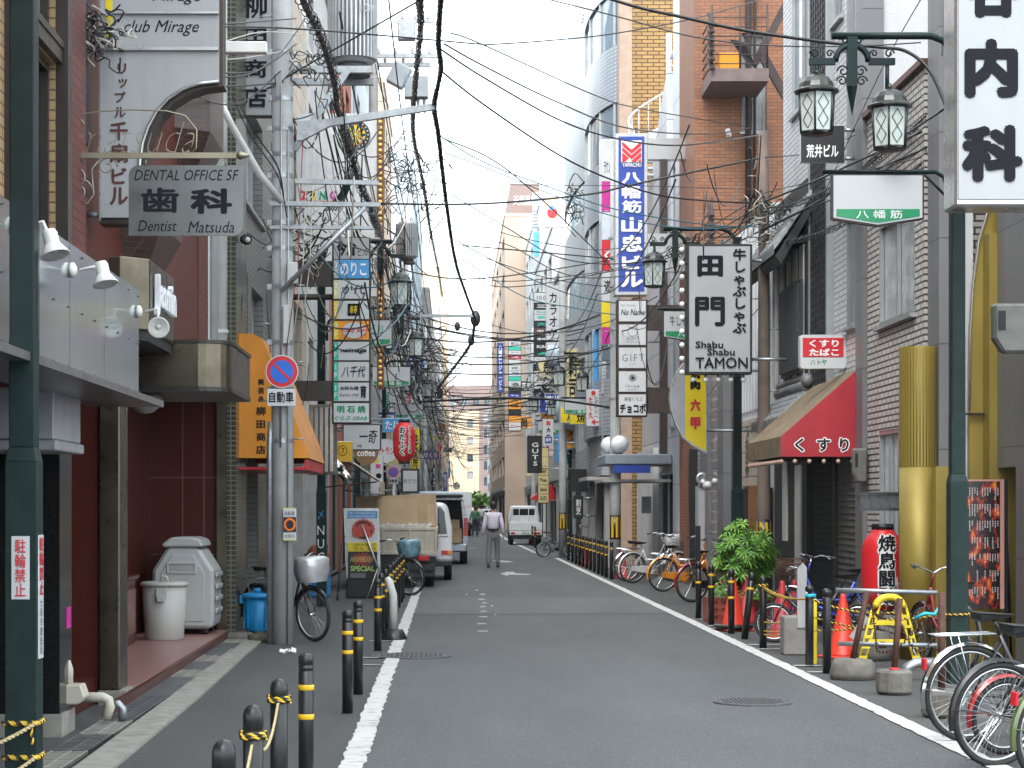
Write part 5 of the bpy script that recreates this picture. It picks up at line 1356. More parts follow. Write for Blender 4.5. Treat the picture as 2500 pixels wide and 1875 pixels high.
# ================================================================== ropes
ROPY = pm('rope_yellow', (.66, .42, .04), .7, var=.2, scale=30)
ROPK = pm('rope_black', (.02, .02, .018), .8)
ROPT = pm('rope_tan', (.46, .37, .20), .8, var=.2, scale=30)
def rope_pts(a, b_, sag, n=26): 
    a, b_ = Vector(a), Vector(b_)
    return [a.lerp(b_, i / n) - Vector((0, 0, sag * 4 * (i / n) * (1 - i / n))) for i in range(n + 1)]
def twist(q, pts, r=.006, pitch=.05, m1=None, m2=None):
    L = [0]
    for a, b_ in zip(pts[:-1], pts[1:]): L.append(L[-1] + (b_ - a).length)
    n = max(8, int(L[-1] / pitch * 7))
    for k, m in ((0, m1 or ROPY), (1, m2 or ROPK)):
        P = []; j = 0
        for i in range(n + 1):
            s = L[-1] * i / n
            while j < len(L) - 2 and L[j + 1] < s: j += 1
            p = pts[j].lerp(pts[j + 1], (s - L[j]) / max(1e-6, L[j + 1] - L[j]))
            t = (pts[j + 1] - pts[j]).normalized(); u = t.orthogonal().normalized() if abs(t.z) > .95 else t.cross(UZ).normalized(); w = t.cross(u)
            a = 2 * math.pi * s / pitch + k * math.pi
            P.append(p + (u * math.cos(a) + w * math.sin(a)) * r * .55)
        q.mat(m); q.tube(P, r * .72, 5)
def loop_pts(x, y, z, r, turns=2, n=16): return [Vector((x + r * math.cos(2 * math.pi * i / n), y + r * math.sin(2 * math.pi * i / n), z + .012 * i / n)) for i in range(int(n * turns) + 1)]
q = MB()
twist(q, loop_pts(-.8, 8.3, .66, .05, 2.5), .008); twist(q, loop_pts(-.8, 9.55, .69, .05, 2.5), .008)
twist(q, rope_pts((-.8, 8.35, .66), (-.8, 9.5, .69), .12), .006, .04, ROPT, ROPT); twist(q, rope_pts((-.8, 8.25, .64), (-.79, 7.1, .5), .08), .006, .04, ROPT, ROPT)
tag(q.build('rope'), 'yellow and black rope tied between the dome topped bollards in the left foreground', 'rope')
q = MB()
for z in (.52, .35): twist(q, [Vector((-2.145 + a * .085, 10.3 + c * .085, z)) for a, c in ((-1, -1), (1, -1), (1, 1), (-1, 1), (-1, -1), (1, -1))], .012, .06)
twist(q, rope_pts((-2.07, 10.2, .52), (-2.6, 9.6, .38), .05), .009, .05, ROPT, ROPT); twist(q, rope_pts((-2.07, 10.2, .35), (-2.5, 9.6, .2), .05), .009, .05, ROPT, ROPT); twist(q, rope_pts((-2.09, 10.2, .52), (-2.08, 10.19, .42), 0, 4), .008)
tag(q.build('rope'), 'yellow and black rope knotted twice round the near left lamp post', 'rope')
q = MB()
S1, S2, S3, S4 = (3.54, 23.2, .7), (3.61, 20.6, .68), (4.45, 20.3, .56), (4.62, 18.5, .62)
twist(q, loop_pts(3.54, 23.2, .7, .05, 2), .009); twist(q, rope_pts(S1, S2, .05), .009); twist(q, rope_pts((3.54, 23.2, .68), (3.8, 22.2, .6), .04), .009)
twist(q, rope_pts(S2, S3, .06), .009); twist(q, rope_pts((4.05, 19.0, .56), (4.5, 18.8, .62), .02), .009)
for z in (.16, .2, .3): twist(q, rope_pts((3.54, 23.2, z), (3.8, 22.2, z + .1), .03), .008)
twist(q, rope_pts((3.62, 20.6, .36), (4.3, 20.8, .4), .02), .008); twist(q, rope_pts((3.62, 20.6, .5), (4.3, 20.8, .36), .02), .008); twist(q, loop_pts(4.6, 18.6, .62, .115, 1.5), .009)
tag(q.build('rope'), 'yellow and black safety rope strung between the right bollards and the yellow barricade', 'rope')
q = MB().mat(pm('rope_cyan', (.03, .45, .55), .6)); q.tube(loop_pts(3.61, 20.55, .7, .05, 2), .009, 6); q.tube([(4.25, 18.75, .58), (4.33, 18.7, .63), (4.42, 18.7, .62), (4.46, 18.7, .68)], .016, 7)
tag(q.build('rope'), 'bright cyan rope ends knotted on the ball topped bollard and iron stake', 'rope')
# ================================================================== cones, barricade, stakes, pipes
CONE = pm('cone_orange', (.64, .045, .022), .4, var=.1, scale=6, streak=.1)
CONR = pm('cone_red', (.42, .03, .04), .45, var=.15, scale=6, streak=.15)
def cone(x, y, m, label, h=.68, ring=False, tilt=0, group='traffic cones'):
    r = thing('traffic_cone', label, 'traffic cone', (0, 0, 0), group)
    part(r, 'body', m, lambda q: q.lathe([(.17, .03), (.155, .05), (.032, h - .03), (.028, h), (0, h)], n=18))
    part(r, 'base', m, lambda q: q.box(-.2, .2, -.2, .2, .0, .03), .012)
    if ring: part(r, 'weight_ring', RUB, lambda q: q.lathe([(.165, .032), (.25, .032), (.26, .06), (.24, .085), (.16, .085)], n=20))
    r.location = (x, y, 0); r.rotation_euler = (tilt, 0, rnd.uniform(0, .5))
    return r
cone(4.16, 21.7, CONE, 'bright orange traffic cone beside the yellow barricade')
cone(3.66, 26.5, CONE, 'orange traffic cone with a black weight ring behind the banded bollard', ring=True)
cone(4.1, 28.4, CONR, 'faded red traffic cone in front of the potted greenery', h=.72)
cone(4.05, 25.0, CONR, 'red traffic cone behind the folding bicycle wheel', h=.7)
cone(4.25, 25.3, CONR, 'second red traffic cone behind the folding bicycle, nearer the wall', h=.7)
cone(3.75, 56.5, CONR, 'small red cone in the middle of the far right bollard row')
cone(3.85, 46.0, CONR, 'small red cone at the near end of the far right bollard row')
cone(3.55, 89.5, CONE, 'tiny orange cone between the far bicycles and the pickup truck')
cone(-1.75, 40.0, CONE, 'orange cone hidden behind the poster stand on the left')
YBAR = pm('barricade_yellow', (.66, .50, .02), .5, var=.15, scale=6, streak=.15)
r = thing('barricade', 'yellow plastic A frame barricade behind the iron stakes on the right', 'barricade', (4.35, 20.3, 0))
def leg(q, s):
    a, b_ = Vector((4.35 + s * .29, 20.3, .01)), Vector((4.35 + s * .13, 20.3, .62))
    d_ = (b_ - a)
    for o in (-.032, .032): q.tube([a + Vector((o, 0, 0)), b_ + Vector((o, 0, 0))], .013, 5)
    for i in range(7): p = a + d_ * (i / 6); q.obox(p, .08, .03, .03)
part(r, 'leg', YBAR, lambda q: leg(q, -1)); part(r, 'leg', YBAR, lambda q: leg(q, 1))
part(r, 'hoop', YBAR, lambda q: q.tube([(4.35 + .135 * math.cos(R(t)), 20.3, .61 + .1 * math.sin(R(t))) for t in range(0, 181, 15)], .036, 8))
part(r, 'crossbar', YBAR, lambda q: (q.box(4.14, 4.56, 20.285, 20.315, .23, .29), q.box(4.18, 4.52, 20.285, 20.315, .43, .48)))
IRON = pm('rusty_iron', (.085, .040, .030), .7, .4, var=.4, scale=10, bump=.2, rust=.3)
STON = pm('rough_stone', (.14, .13, .112), .9, var=.4, scale=5, bump=.8, bscale=18)
def stone(q, x, y, rx, ry, h, seed=0):
    rr = random.Random(seed)
    prof = [(1, .02), (1.04, .3), (1, .7), (.86, .95), (.4, 1.0), (0, 1.0)]
    q.lathe([(a * rx, b_ * h) for a, b_ in prof], (0, 0, 0), 14)
    k = 14 * len(prof); base = len(q.v) - k
    for i in range(base, len(q.v)):
        vx_, vy_, vz_ = q.v[i]; f = 1 + rr.uniform(-.09, .09)
        q.v[i] = (x + vx_ * f, y + vy_ * f * ry / rx, max(0.0, vz_ * (1 + rr.uniform(-.06, .06))))
def stake(x, y, lean, label, ry, sd, h=.82, block=False):
    r = thing('iron_stake', label, 'stake', (x, y, 0))
    part(r, 'base', STON, lambda q: q.prism([(x + .16 * math.cos(R(t + 22)), y + .16 * math.sin(R(t + 22)), .01) for t in range(0, 360, 45)], (0, 0, .2)) if block else stone(q, x, y, .2, ry, .2, sd), .02 if block else 0)
    part(r, 'rod', IRON, lambda q: q.tube([(x, y, .18), (x + lean, y, h)], .028, 9))
    return r
stake(3.73, 19.0, .14, 'leaning rusty iron stake set in a natural boulder', .15, 3)
s2 = stake(3.79, 17.5, .05, 'upright rusty iron stake set in a cut stone block with a red ring', .15, 4, block=True)
part(s2, 'ring', RED, lambda q: q.lathe([(.03, .2), (.04, .205), (.04, .225), (.03, .23)], (3.79, 17.5, 0), 12))
stake(3.74, 15.6, .0, 'rusty iron stake behind the foreground bicycle wheels', .14, 6, .95, True)
r = thing('pipe_barrier', 'two level grey steel pipe barrier in front of the gold column', 'barrier', (4.1, 19.3, .3))
part(r, 'pipe', GALV, lambda q: q.tube([(3.64, 19.35, .815), (4.56, 19.2, .80)], .022, 9)); part(r, 'pipe', GALV, lambda q: q.tube([(3.66, 19.35, .31), (4.56, 19.2, .305)], .022, 9))
part(r, 'clamp', IRON, lambda q: [q.tube([(x, 19.3, .3 + dz), (x, 19.3, .36 + dz)], .035, 8) for x, dz in ((4.07, .48), (4.07, -.03))])
q = MB().mat(IRON)
def chain(a, b_, sag):
    P = rope_pts(a, b_, sag, 22)
    for i, (u, v) in enumerate(zip(P[:-1], P[1:])): q.torus((u + v) / 2, .017, .0045, UX if i % 2 else UZ, 8, 4)
chain((3.88, 18.9, .8), (4.0, 19.2, .25), .02); chain((4.0, 19.2, .25), (4.1, 18.0, .55), .08); chain((3.84, 17.5, .62), (4.4, 18.6, .45), .2); chain((3.9, 19.0, .7), (4.1, 19.2, .7), .12)
tag(q.build('chain'), 'thin rusty chain slung between the iron stakes', 'chain')
r = thing('concrete_block', 'grey concrete block holding an upright weathered board beside the folding bicycle', 'block', (3.78, 22.2, 0))
part(r, 'block', pm('block_concrete', (.22, .215, .205), .9, var=.25, bump=.5, bscale=30), lambda q: q.box(3.6, 3.86, 22.1, 22.4, 0, .42), .015)
part(r, 'board', pm('grey_board', (.34, .35, .36), .7, var=.15, streak=.25), lambda q: q.prism([(3.74, 22.08, .3), (3.84, 22.08, .3), (3.84, 22.08, .95), (3.80, 22.08, 1.0), (3.74, 22.08, .93)], (0, .03, 0)))
tag(MB().mat(YEL).box(3.68, 3.74, 20.9, 20.96, 0, .66).build('wooden_post', bevel=.004), 'yellow painted wooden post between the two ball topped bollards', 'post')
b_ = MB().mat(STON); stone(b_, 4.42, 21.4, .2, .18, .3, 9); tag(b_.build('boulder'), 'broad grey boulder behind the yellow barricade', 'boulder')
tag(MB().mat(WHITE2).prism([(4.0, 20.55, .3), (4.16, 20.55, .52), (4.2, 20.55, .48), (4.06, 20.55, .26)], (0, .01, 0)).build('board_scrap'), 'small white tilted board between the orange cone and barricade', 'board')
q = MB().mat(GALV); q.tube([(4.2, 18.9, .02), (4.22, 18.9, .12), (4.3, 18.9, .16), (4.55, 18.95, .16)], .05, 10); tag(q.build('drain_elbow'), 'thick grey steel pipe elbow lying at the foot of the right lamp post', 'pipe')
# white rubber-footed post, left
r = thing('delineator_post', 'white padded post on a black rubber foot on the left line', 'post', (-.68, 24.6, 0))
part(r, 'foot', RUB, lambda q: q.lathe([(.16, 0), (.16, .03), (.11, .13), (0, .14)], (-.68, 24.6, 0), 18)); part(r, 'post', pm('dirty_white_pad', (.52, .51, .49), .6, var=.15, streak=.35), lambda q: q.tube([(-.68, 24.6, .13), (-.69, 24.6, .55), (-.74, 24.6, .72), (-.76, 24.6, .76)], [.055, .05, .045, .02], 10))
# ================================================================== bins at the granite entrance
PLG = pm('bin_grey_plastic', (.37, .378, .375), .5, var=.05, scale=3)
PLW = pm('bin_pale_plastic', (.41, .405, .38), .5, var=.06, scale=3)
r = thing('bucket_bin', 'round pale grey bin with a clip on lid in the granite entrance', 'bin', (-3.2, 22.9, .12))
c = (-3.2, 22.9, .12)
part(r, 'body', PLW, lambda q: q.lathe([(.205, 0), (.215, .01), (.25, .60), (.0, .60)], c, 28)); part(r, 'lid', PLW, lambda q: q.lathe([(.268, .60), (.272, .625), (.25, .645), (.2, .65), (0, .65)], c, 28))
part(r, 'knob', PLW, lambda q: q.tube([(-3.24, 22.9, .765), (-3.22, 22.9, .82), (-3.18, 22.9, .82), (-3.16, 22.9, .765)], .018, 7)); part(r, 'latch', PLG, lambda q: (q.box(-3.26, -3.14, 22.63, 22.66, .58, .70), q.box(-3.245, -3.155, 22.615, 22.632, .55, .62)), .006)
r = thing('wheeled_bin', 'large grey waste container with sloped shoulders and small wheels behind the round bin', 'bin', (-3.1, 24.2, .12))
x0, x1, y0, y1 = -3.46, -2.75, 23.75, 24.6
bp = [(x0 + .02, .19), (x1 - .02, .19), (x1, .30), (x1, .86), (x1 - .17, 1.13), (x0 + .17, 1.13), (x0, .86), (x0, .30)]
part(r, 'body', PLG, lambda q: q.prism([(a, y0, z) for a, z in bp], (0, y1 - y0, 0)), .035)
part(r, 'lid', PLG, lambda q: q.prism([(x0 + .14, y0 - .02, 1.135), (x1 - .12, y0 - .02, 1.135), (x1 - .15, y0 - .02, 1.22), (x1 - .25, y0 - .02, 1.25), (x0 + .22, y0 - .02, 1.25), (x0 + .1, y0 - .02, 1.16)], (0, y1 - y0 + .04, 0)), .02)
fp = [(x0 + .1, .27), (x1 - .12, .27), (x1 - .1, .30), (x1 - .1, .83), (x1 - .23, 1.05), (x0 + .23, 1.05), (x0 + .1, .83)]
part(r, 'end_panel', PLG, lambda q: q.prism([(a, y0 - .012, z) for a, z in fp], (0, .02, 0)), .008)
part(r, 'handle', pm('bin_shadow_grey', (.30, .30, .30), .5), lambda q: q.box(-3.26, -2.98, y0 - .018, y0 - .011, .86, .93), .004); part(r, 'handle_frame', PLG, lambda q: q.torus((-3.12, y0 - .014, .895), .001, .001, UY, 4, 3) if 0 else [q.box(*t) for t in ((-3.29, -2.95, y0 - .026, y0 - .012, .935, .965), (-3.29, -2.95, y0 - .026, y0 - .012, .825, .855), (-3.295, -3.265, y0 - .025, y0 - .012, .84, .95), (-2.975, -2.945, y0 - .025, y0 - .012, .84, .95))], .006)
part(r, 'side_ribs', PLG, lambda q: [q.box(x1 + .001, x1 + .03, y0 + .12, y1 - .1, z, z + .06) for z in (.36, .5, .64, .78)], .012)
for yy in (23.85, 24.45): part(r, 'wheel', RUB, lambda q: q.lathe([(0, -.02), (.045, -.02), (.045, .02), (0, .02)], (-2.85, yy, .166), 14, axis=UX))
PLB = pm('bucket_blue', (.015, .28, .62), .4, var=.08)
r = thing('blue_bucket', 'bright blue lidded plastic bucket on a stone beside the concrete pole', 'bin', (-2.36, 25.0, .09))
c = (-2.36, 25.0, .09)
part(r, 'body', PLB, lambda q: (q.lathe([(.135, 0), (.14, .01), (.165, .42), (0, .42)], c, 20), [q.obox((c[0] + .155 * math.cos(R(t)), c[1] + .155 * math.sin(R(t)), .3), .02, .03, .36, Matrix.Rotation(R(t), 4, 'Z')) for t in range(0, 360, 45)]))
part(r, 'lid', PLB, lambda q: q.lathe([(.19, .40), (.19, .44), (.17, .455), (.05, .47), (0, .47)], c, 20)); part(r, 'knob', PLB, lambda q: q.lathe([(.05, .46), (.045, .52), (0, .525)], c, 10)); part(r, 'handle', PLB, lambda q: (q.box(-2.57, -2.53, 24.94, 25.06, .43, .52), q.box(-2.19, -2.15, 24.94, 25.06, .43, .52)))
MOSS = pm('mossy_stone', (.13, .13, .085), .95, var=.4, scale=7, bump=.7, bscale=20)
for x, y, rx, sd, lb in ((-2.55, 24.55, .2, 1, 'flat grey stone under the blue bucket'), (-2.2, 24.35, .2, 2, 'mossy flat stone at the foot of the concrete pole')):
    b_ = MB().mat(MOSS if sd == 2 else STON); stone(b_, x, y, rx, .15, .1, sd); tag(b_.build('stepping_stone'), lb, 'stone')
tag(MB().mat(pm('broom_wood', (.42, .25, .13), .6)).tube([(-2.60, 25.2, .1), (-2.72, 25.0, .95)], .014, 7).build('broom_handle'), 'wooden broom handle leaning beside the blue bucket', 'broom')
PVC = pm('cream_pvc', (.50, .46, .38), .45, var=.12, streak=.25)
r = thing('drain_fitting', 'cream plastic drain box and elbows at the foot of the black column', 'pipe', (-2.62, 15.2, 0))
part(r, 'box', PVC, lambda q: q.prism([(-2.82, 14.5, .2), (-2.64, 14.5, .2), (-2.59, 14.5, .25), (-2.62, 14.5, .34), (-2.82, 14.5, .34)], (0, .2, 0)), .01)
part(r, 'spout', PVC, lambda q: q.tube([(-2.73, 14.6, .34), (-2.73, 14.6, .45), (-2.72, 14.6, .51)], [.04, .04, .01], 10))
part(r, 'elbow', PVC, lambda q: q.tube([(-2.75, 14.85, .22), (-2.52, 14.85, .22), (-2.48, 14.85, .2), (-2.47, 14.85, .15), (-2.50, 14.85, .07)], .038, 10))
part(r, 'elbow', GALV, lambda q: q.tube([(-2.5, 15.05, .15), (-2.44, 15.05, .15), (-2.41, 15.05, .12), (-2.41, 15.05, .03)], .032, 10))
def _f(q): q.box(-2.665, -2.655, 14.4, 14.68, .98, 1.3)
r = tag(MB().mat(MAGE).box(-2.722, -2.716, 14.5, 14.66, .74, .89).build('notice_sticker'), 'magenta round symbol sticker on the black granite column', 'sticker')
# spot lamps on the fascia
SPW = pm('spot_white', (.72, .71, .68), .35)
def spot(y, z, dx, dz, d_, label):
    r = thing('spot_lamp', label, 'lamp', (-2.25, y, z))
    part(r, 'mount', SPW, lambda q: (q.lathe([(.045, 0), (.045, .025), (.02, .04), (0, .04)], (-2.248, y, z), 14, axis=UX)))
    hx = Vector((-2.25 + dx, y, z + dz)); d_ = Vector(d_).normalized()
    part(r, 'arm', SPW, lambda q: q.tube([(-2.19, y, z), (-2.1, y, z + .02), hx], .011, 6))
    part(r, 'shade', SPW, lambda q: q.lathe([(.0, -.08), (.034, -.08)] + [(.037 + .005 * (i % 2), -.07 + .010 * i) for i in range(8)] + [(.054, .02), (.078, .055), (.074, .06), (.02, .01)], hx, 18, axis=d_))
    part(r, 'bulb', pm('lamp_bulb', (.6, .6, .58), .1), lambda q: q.sphere(hx + d_ * .025, .022, 8, 6))
    return r
spot(12.1, 3.0, .2, -.03, (.25, -.2, -1), 'white ribbed spot lamp in the middle of the metal fascia')
spot(14.67, 3.0, .16, -.1, (.1, -1, -.35), 'white spot lamp facing the camera at the far end of the metal fascia')
spot(10.55, 3.05, .2, -.1, (.3, -.2, -1), 'white spot lamp at the left edge beside the near lamp post')
# ================================================================== plants
LEAF = pm('leaf_green', (.075, .20, .022), .5, var=.45, scale=14)
LEAF2 = pm('leaf_light_green', (.16, .33, .04), .5, var=.35, scale=14)
def palm(x, y, z, h, n, label, spread=.38, seed=1):
    rr = random.Random(seed)
    r = thing('potted_palm', label, 'plant', (x, y, 0))
    st, lf = MB().mat(pm('stem_green', (.07, .10, .03), .6)), MB()
    for i in range(n):
        a = rr.uniform(0, 6.28); rad = spread * math.sqrt(rr.random()); zt = z + h * rr.uniform(.25, 1) * (1 - .3 * rad / spread)
        top = Vector((x + rad * math.cos(a), y + rad * math.sin(a), zt))
        st.tube([(x + rr.uniform(-.1, .1), y + rr.uniform(-.1, .1), z), top], .005, 4)
        lf.mat(LEAF if rr.random() < .55 else LEAF2)
        up = Vector((rr.uniform(-.6, .6) + math.cos(a) * .5, rr.uniform(-.6, .6) + math.sin(a) * .5, .7)).normalized()
        u = up.orthogonal().normalized(); w = up.cross(u)
        k = rr.randint(8, 11); ln = rr.uniform(.10, .18)
        for j in range(k):
            b2 = 2 * math.pi * j / k + rr.uniform(-.2, .2)
            d_ = (u * math.cos(b2) + w * math.sin(b2) + up * .35).normalized(); sd = d_.cross(up).normalized() * .014
            m_ = top + d_ * ln * .55; e = top + d_ * ln - Vector((0, 0, ln * .25))
            lf.add([top, m_ + sd, e, m_ - sd], [(0, 1, 2, 3)])
    st.build('stem', r); lf.build('foliage', r)
    return r
palm(4.02, 28.6, .42, 1.05, 150, 'tall bushy lady palm in front of the grey pilaster, left of the pair', .31, 3)
palm(4.34, 28.9, .42, .95, 140, 'bushy lady palm against the wooden pole, right of the pair', .25, 4)
CRAT = pm('crate_red_brown', (.24, .045, .03), .5, var=.15)
def crate(x, y, z, label):
    r = thing('crate', label, 'crate', (x, y, z))
    def _f(q):
        for zz in (.0, .1, .2, .3): q.box(x - .24, x + .24, y - .2, y + .2, z + zz, z + zz + .05)
        for xx in (-.24, -.08, .06, .2):
            q.box(x + xx - .003, x + xx + .042, y - .205, y + .205, z, z + .352)
        q.box(x - .21, x + .21, y - .17, y + .17, z + .02, z + .33)
    part(r, 'body', CRAT, _f)
crate(3.78, 28.5, 0, 'red brown plastic crate under the small flowers, left of the palms'); crate(4.28, 28.7, 0, 'red brown plastic crate holding the palm against the pole')
def flowers(x, y, z, label, seed):
    rr = random.Random(seed); r = thing('flower_pot', label, 'plant', (x, y, z)); lf, fw = MB(), MB()
    for i in range(240):
        a = rr.uniform(0, 6.28); rad = .22 * math.sqrt(rr.random()); p = Vector((x + rad * math.cos(a), y + rad * math.sin(a) * .8, z + rr.uniform(0, .3) * (1.1 - rad / .3)))
        d_ = Vector((rr.uniform(-1, 1), rr.uniform(-1, 1), rr.uniform(-.2, .8))).normalized(); sd = d_.orthogonal().normalized() * .012
        lf.mat(LEAF if rr.random() < .5 else LEAF2); lf.add([p, p + d_ * .03 + sd, p + d_ * .065, p + d_ * .03 - sd], [(0, 1, 2, 3)])
        if i % 9 == 0: fw.mat(rr.choice([RED, WHITE])); fw.sphere(p + Vector((0, -.02, .03)), .016, 6, 4)
    lf.build('foliage', r); fw.build('blossom', r)
flowers(3.78, 28.4, .34, 'low leafy pot with white and red blossoms on the left crate', 2); flowers(4.25, 28.35, .3, 'red begonia pot in front of the right palm', 5)
# ================================================================== red paper lanterns and menu board
LANR = pm('lantern_red', (.55, .016, .022), .4, var=.08, scale=3)
def paper_lantern(x, y, z0, h, rad, label, lines, cap=.3):
    r = thing('paper_lantern', label, 'paper lantern', (x, y, z0))
    pr = [(rad * .5, 0)]
    n = 30
    for i in range(n + 1):
        t = i / n; e = min(1, (1 - abs(2 * t - 1) ** 4.5) * .5 + .5)
        pr.append((rad * (e if i not in (0, n) else .55) * (1 - .012 * (i % 2)), .02 + (h - .04) * t))
    pr.append((rad * .5, h))
    part(r, 'body', LANR, lambda q: q.lathe(pr, (x, y, z0), 28))
    part(r, 'cap', FRK, lambda q: (q.lathe([(rad * .52, 0), (rad * .52, .06), (0, .06)], (x, y, z0 + h), 20), q.lathe([(rad * .5, -.05), (rad * .5, .0), (0, 0)], (x, y, z0), 20)))
    for s, cx_, za, zb, w_ in lines:
        for m, g, b_, off in ((TXW, 0, .17, .006), (INK, .014, .03, .014)):
            q = MB().mat(m)
            text_into(q, s, (cx_ - w_ / 2 + g, 0, z0 + za + g), UX, UZ, w_ - 2 * g, zb - za - 2 * g, bold=b_, vert=True)
            q.v = [(x + (rad + off) * math.sin(vx_ / rad), y - (rad + off) * math.cos(vx_ / rad) + (vy_), vz_) for vx_, vy_, vz_ in q.v]
            q.build('lettering', r)
    return r
paper_lantern(4.64, 22.0, .50, .86, .228, 'large red paper lantern with black and white writing under the little roof', [('焼鳥闘鶏', 0, .05, .82, .21), ('しゃも', .125, .05, .36, .06)])
paper_lantern(vx(873, 42), 42, vz(997, 42), .80, .232, 'red paper lantern with white edged writing hanging high on the left', [('おたふく', -.03, .1, .72, .17), ('おふくろの味', .12, .15, .74, .08)])
sr = thing('lantern_shelter', 'small black roofed stand over the large red paper lantern', 'stand', (4.75, 22.1, 0))
part(sr, 'post', FRK, lambda q: (q.box(4.85, 4.92, 22.1, 22.17, 0, 1.82)))
def _f(q):
    q.prism([(4.36, 21.82, 1.56), (4.92, 21.82, 1.56), (4.89, 22.12, 1.70), (4.42, 22.12, 1.70)], (0, 0, .03)); q.box(4.40, 4.92, 22.1, 22.14, 1.68, 1.76)
    for i in range(6): q.tube([(4.38 + i * .105, 21.83, 1.595), (4.43 + i * .092, 22.11, 1.735)], .008, 4)
part(sr, 'roof', pm('shelter_roof', (.05, .052, .055), .4, .4), _f)
FLAM = None
m, n, l, b = nt('menu_flame')
g = n.new('ShaderNodeNewGeometry').outputs['Position']
f1 = noise(n, l, 5.5, scaled(n, l, g, (2.2, 1, 1.0)), 8, .65)
rp = n.new('ShaderNodeValToRGB'); l.new(f1, rp.inputs[0]); cr = rp.color_ramp
cr.elements[0].position = .50; cr.elements[0].color = (.012, .006, .006, 1); cr.elements[1].position = .72; cr.elements[1].color = (.75, .42, .05, 1)
e = cr.elements.new(.55); e.color = (.20, .012, .01, 1); e = cr.elements.new(.62); e.color = (.62, .10, .015, 1)
l.new(rp.outputs[0], b.inputs['Base Color']); b.inputs['Roughness'].default_value = .25
r = thing('menu_board', 'tall flame patterned menu board with dense white text beside the gold wall', 'sign', (5.3, 20.4, .3))
mx0, mx1, mz0, mz1 = vx(2085, 20.4), vx(2160, 20.4), vz(1315, 20.4), vz(1040, 20.4)
part(r, 'board', m, lambda q: q.box(mx0, mx1, 20.4, 20.43, mz0, mz1))
part(r, 'frame', pm('pink_frame', (.55, .27, .22), .4), lambda q: (q.box(mx1 + .001, mx1 + .04, 20.39, 20.44, mz0, mz1 + .02), q.box(mx0, mx1, 20.39, 20.44, mz1 + .001, mz1 + .02)))
part(r, 'stay', FRK, lambda q: (q.tube([(mx1 + .06, 20.42, mz1), (mx1 + .25, 20.9, 0)], .014, 6), q.box(mx1 + .045, mx1 + .08, 20.4, 20.45, .0, mz1 + .02), q.box(mx0, mx1 + .1, 20.38, 20.5, .0, .04)))
q = MB().mat(TXW); rr = random.Random(3)
for row in range(7):
    zt = mz1 - .06 - row * .165
    for cix in range(13):
        if rr.random() < .2: continue
        hh = rr.uniform(.05, .125)
        text_into(q, ''.join(rr.choice('牛豚鶏串焼肉盛塩葱味噌温野菜') for _ in range(max(3, int(hh / .02)))), (mx0 + .012 + cix * .0255, 20.396, zt - hh), UX, UZ, .013, hh, vert=True, res=1)
q.build('lettering', r)
# gold shopfront on the far right
GOLD = pm('gold_panel', (.29, .215, .045), .48, .3, var=.1, scale=1.5, streak=.08)
gs = thing('gold_shopfront', 'gold clad shopfront with an arched recess beside the right lamp post', 'shopfront', (6, 21, 0))
GY = 20.9
def _f(q):
    q.mat(GREYG); q.box(5.08, 5.25, GY + .4, GY + .9, 0, 7)
    q.mat(PLAS); q.box(5.25, 5.42, GY + .35, GY + .9, 0, 7)
    q.mat(GOLD); q.box(5.0, 5.28, GY + .2, GY + .39, 0, 2.02)
    ar = [(5.36, 0), (5.36, 2.6), (5.37, 3.4), (5.40, 3.9), (5.46, 4.35), (5.58, 4.75), (5.8, 5.1), (6.3, 5.3), (6.3, 0)]
    q.prism([(a, GY + .25, z) for a, z in ar], (0, .09, 0))
    q.box(5.5, 6.3, GY + .0, GY + .24, 0, 4.4)
    q.mat(FRA); q.tube([(a - .01, GY + .22, z) for a, z in ar[1:8]], .012, 5)
    q.mat(BLACK); q.box(5.28, 6.3, GY + .19, GY + .235, 2.55, 2.57)
part(gs, 'wall', GOLD, _f)
part(gs, 'end_pier', GREYG, lambda q: (q.box(5.52, 5.9, 19.5, 20.0, 0, 2.0), q.box(5.58, 5.62, 19.6, 20.9, 2.0, 5.5)))
part(gs, 'brick_pier', brick('dark_brick', (.11, .10, .095), (.09, .082, .08), (.03, .03, .03), .21, .065, .006), lambda q: (q.box(5.63, 14, 19.55, 19.95, 2.02, 9), q.box(5.9, 14, 19.56, 19.94, 0, 2.015)))
def _f(q):
    n = 40; P = []
    x, y, rr_ = 4.93, 21.55, .205
    q.lathe([(rr_, 0), (rr_, 2.02)], (x, y, 0), 36)
    for k in range(n):
        a0, a1 = 2 * math.pi * k / n, 2 * math.pi * (k + .72) / n
        q.poly([(x + rr_ * 1.01 * math.cos(a), y + rr_ * 1.01 * math.sin(a), z) for a, z in ((a0, 2.02), (a1, 2.02), (a1, 3.28), (a0, 3.28))])
        q.poly([(x + rr_ * f_ * math.cos(a), y + rr_ * f_ * math.sin(a), z) for a, f_, z in ((a1, 1.01, 2.02), (a1, .93, 2.02), (a1, .93, 3.28), (a1, 1.01, 3.28))])
    q.lathe([(rr_ * .93, 2.02), (rr_ * .93, 3.28), (0, 3.28)], (x, y, 0), 36)
part(gs, 'column', GOLD, _f)
MTR = pm('meter_grey', (.13, .13, .12), .6, var=.2, scale=5, streak=.35)
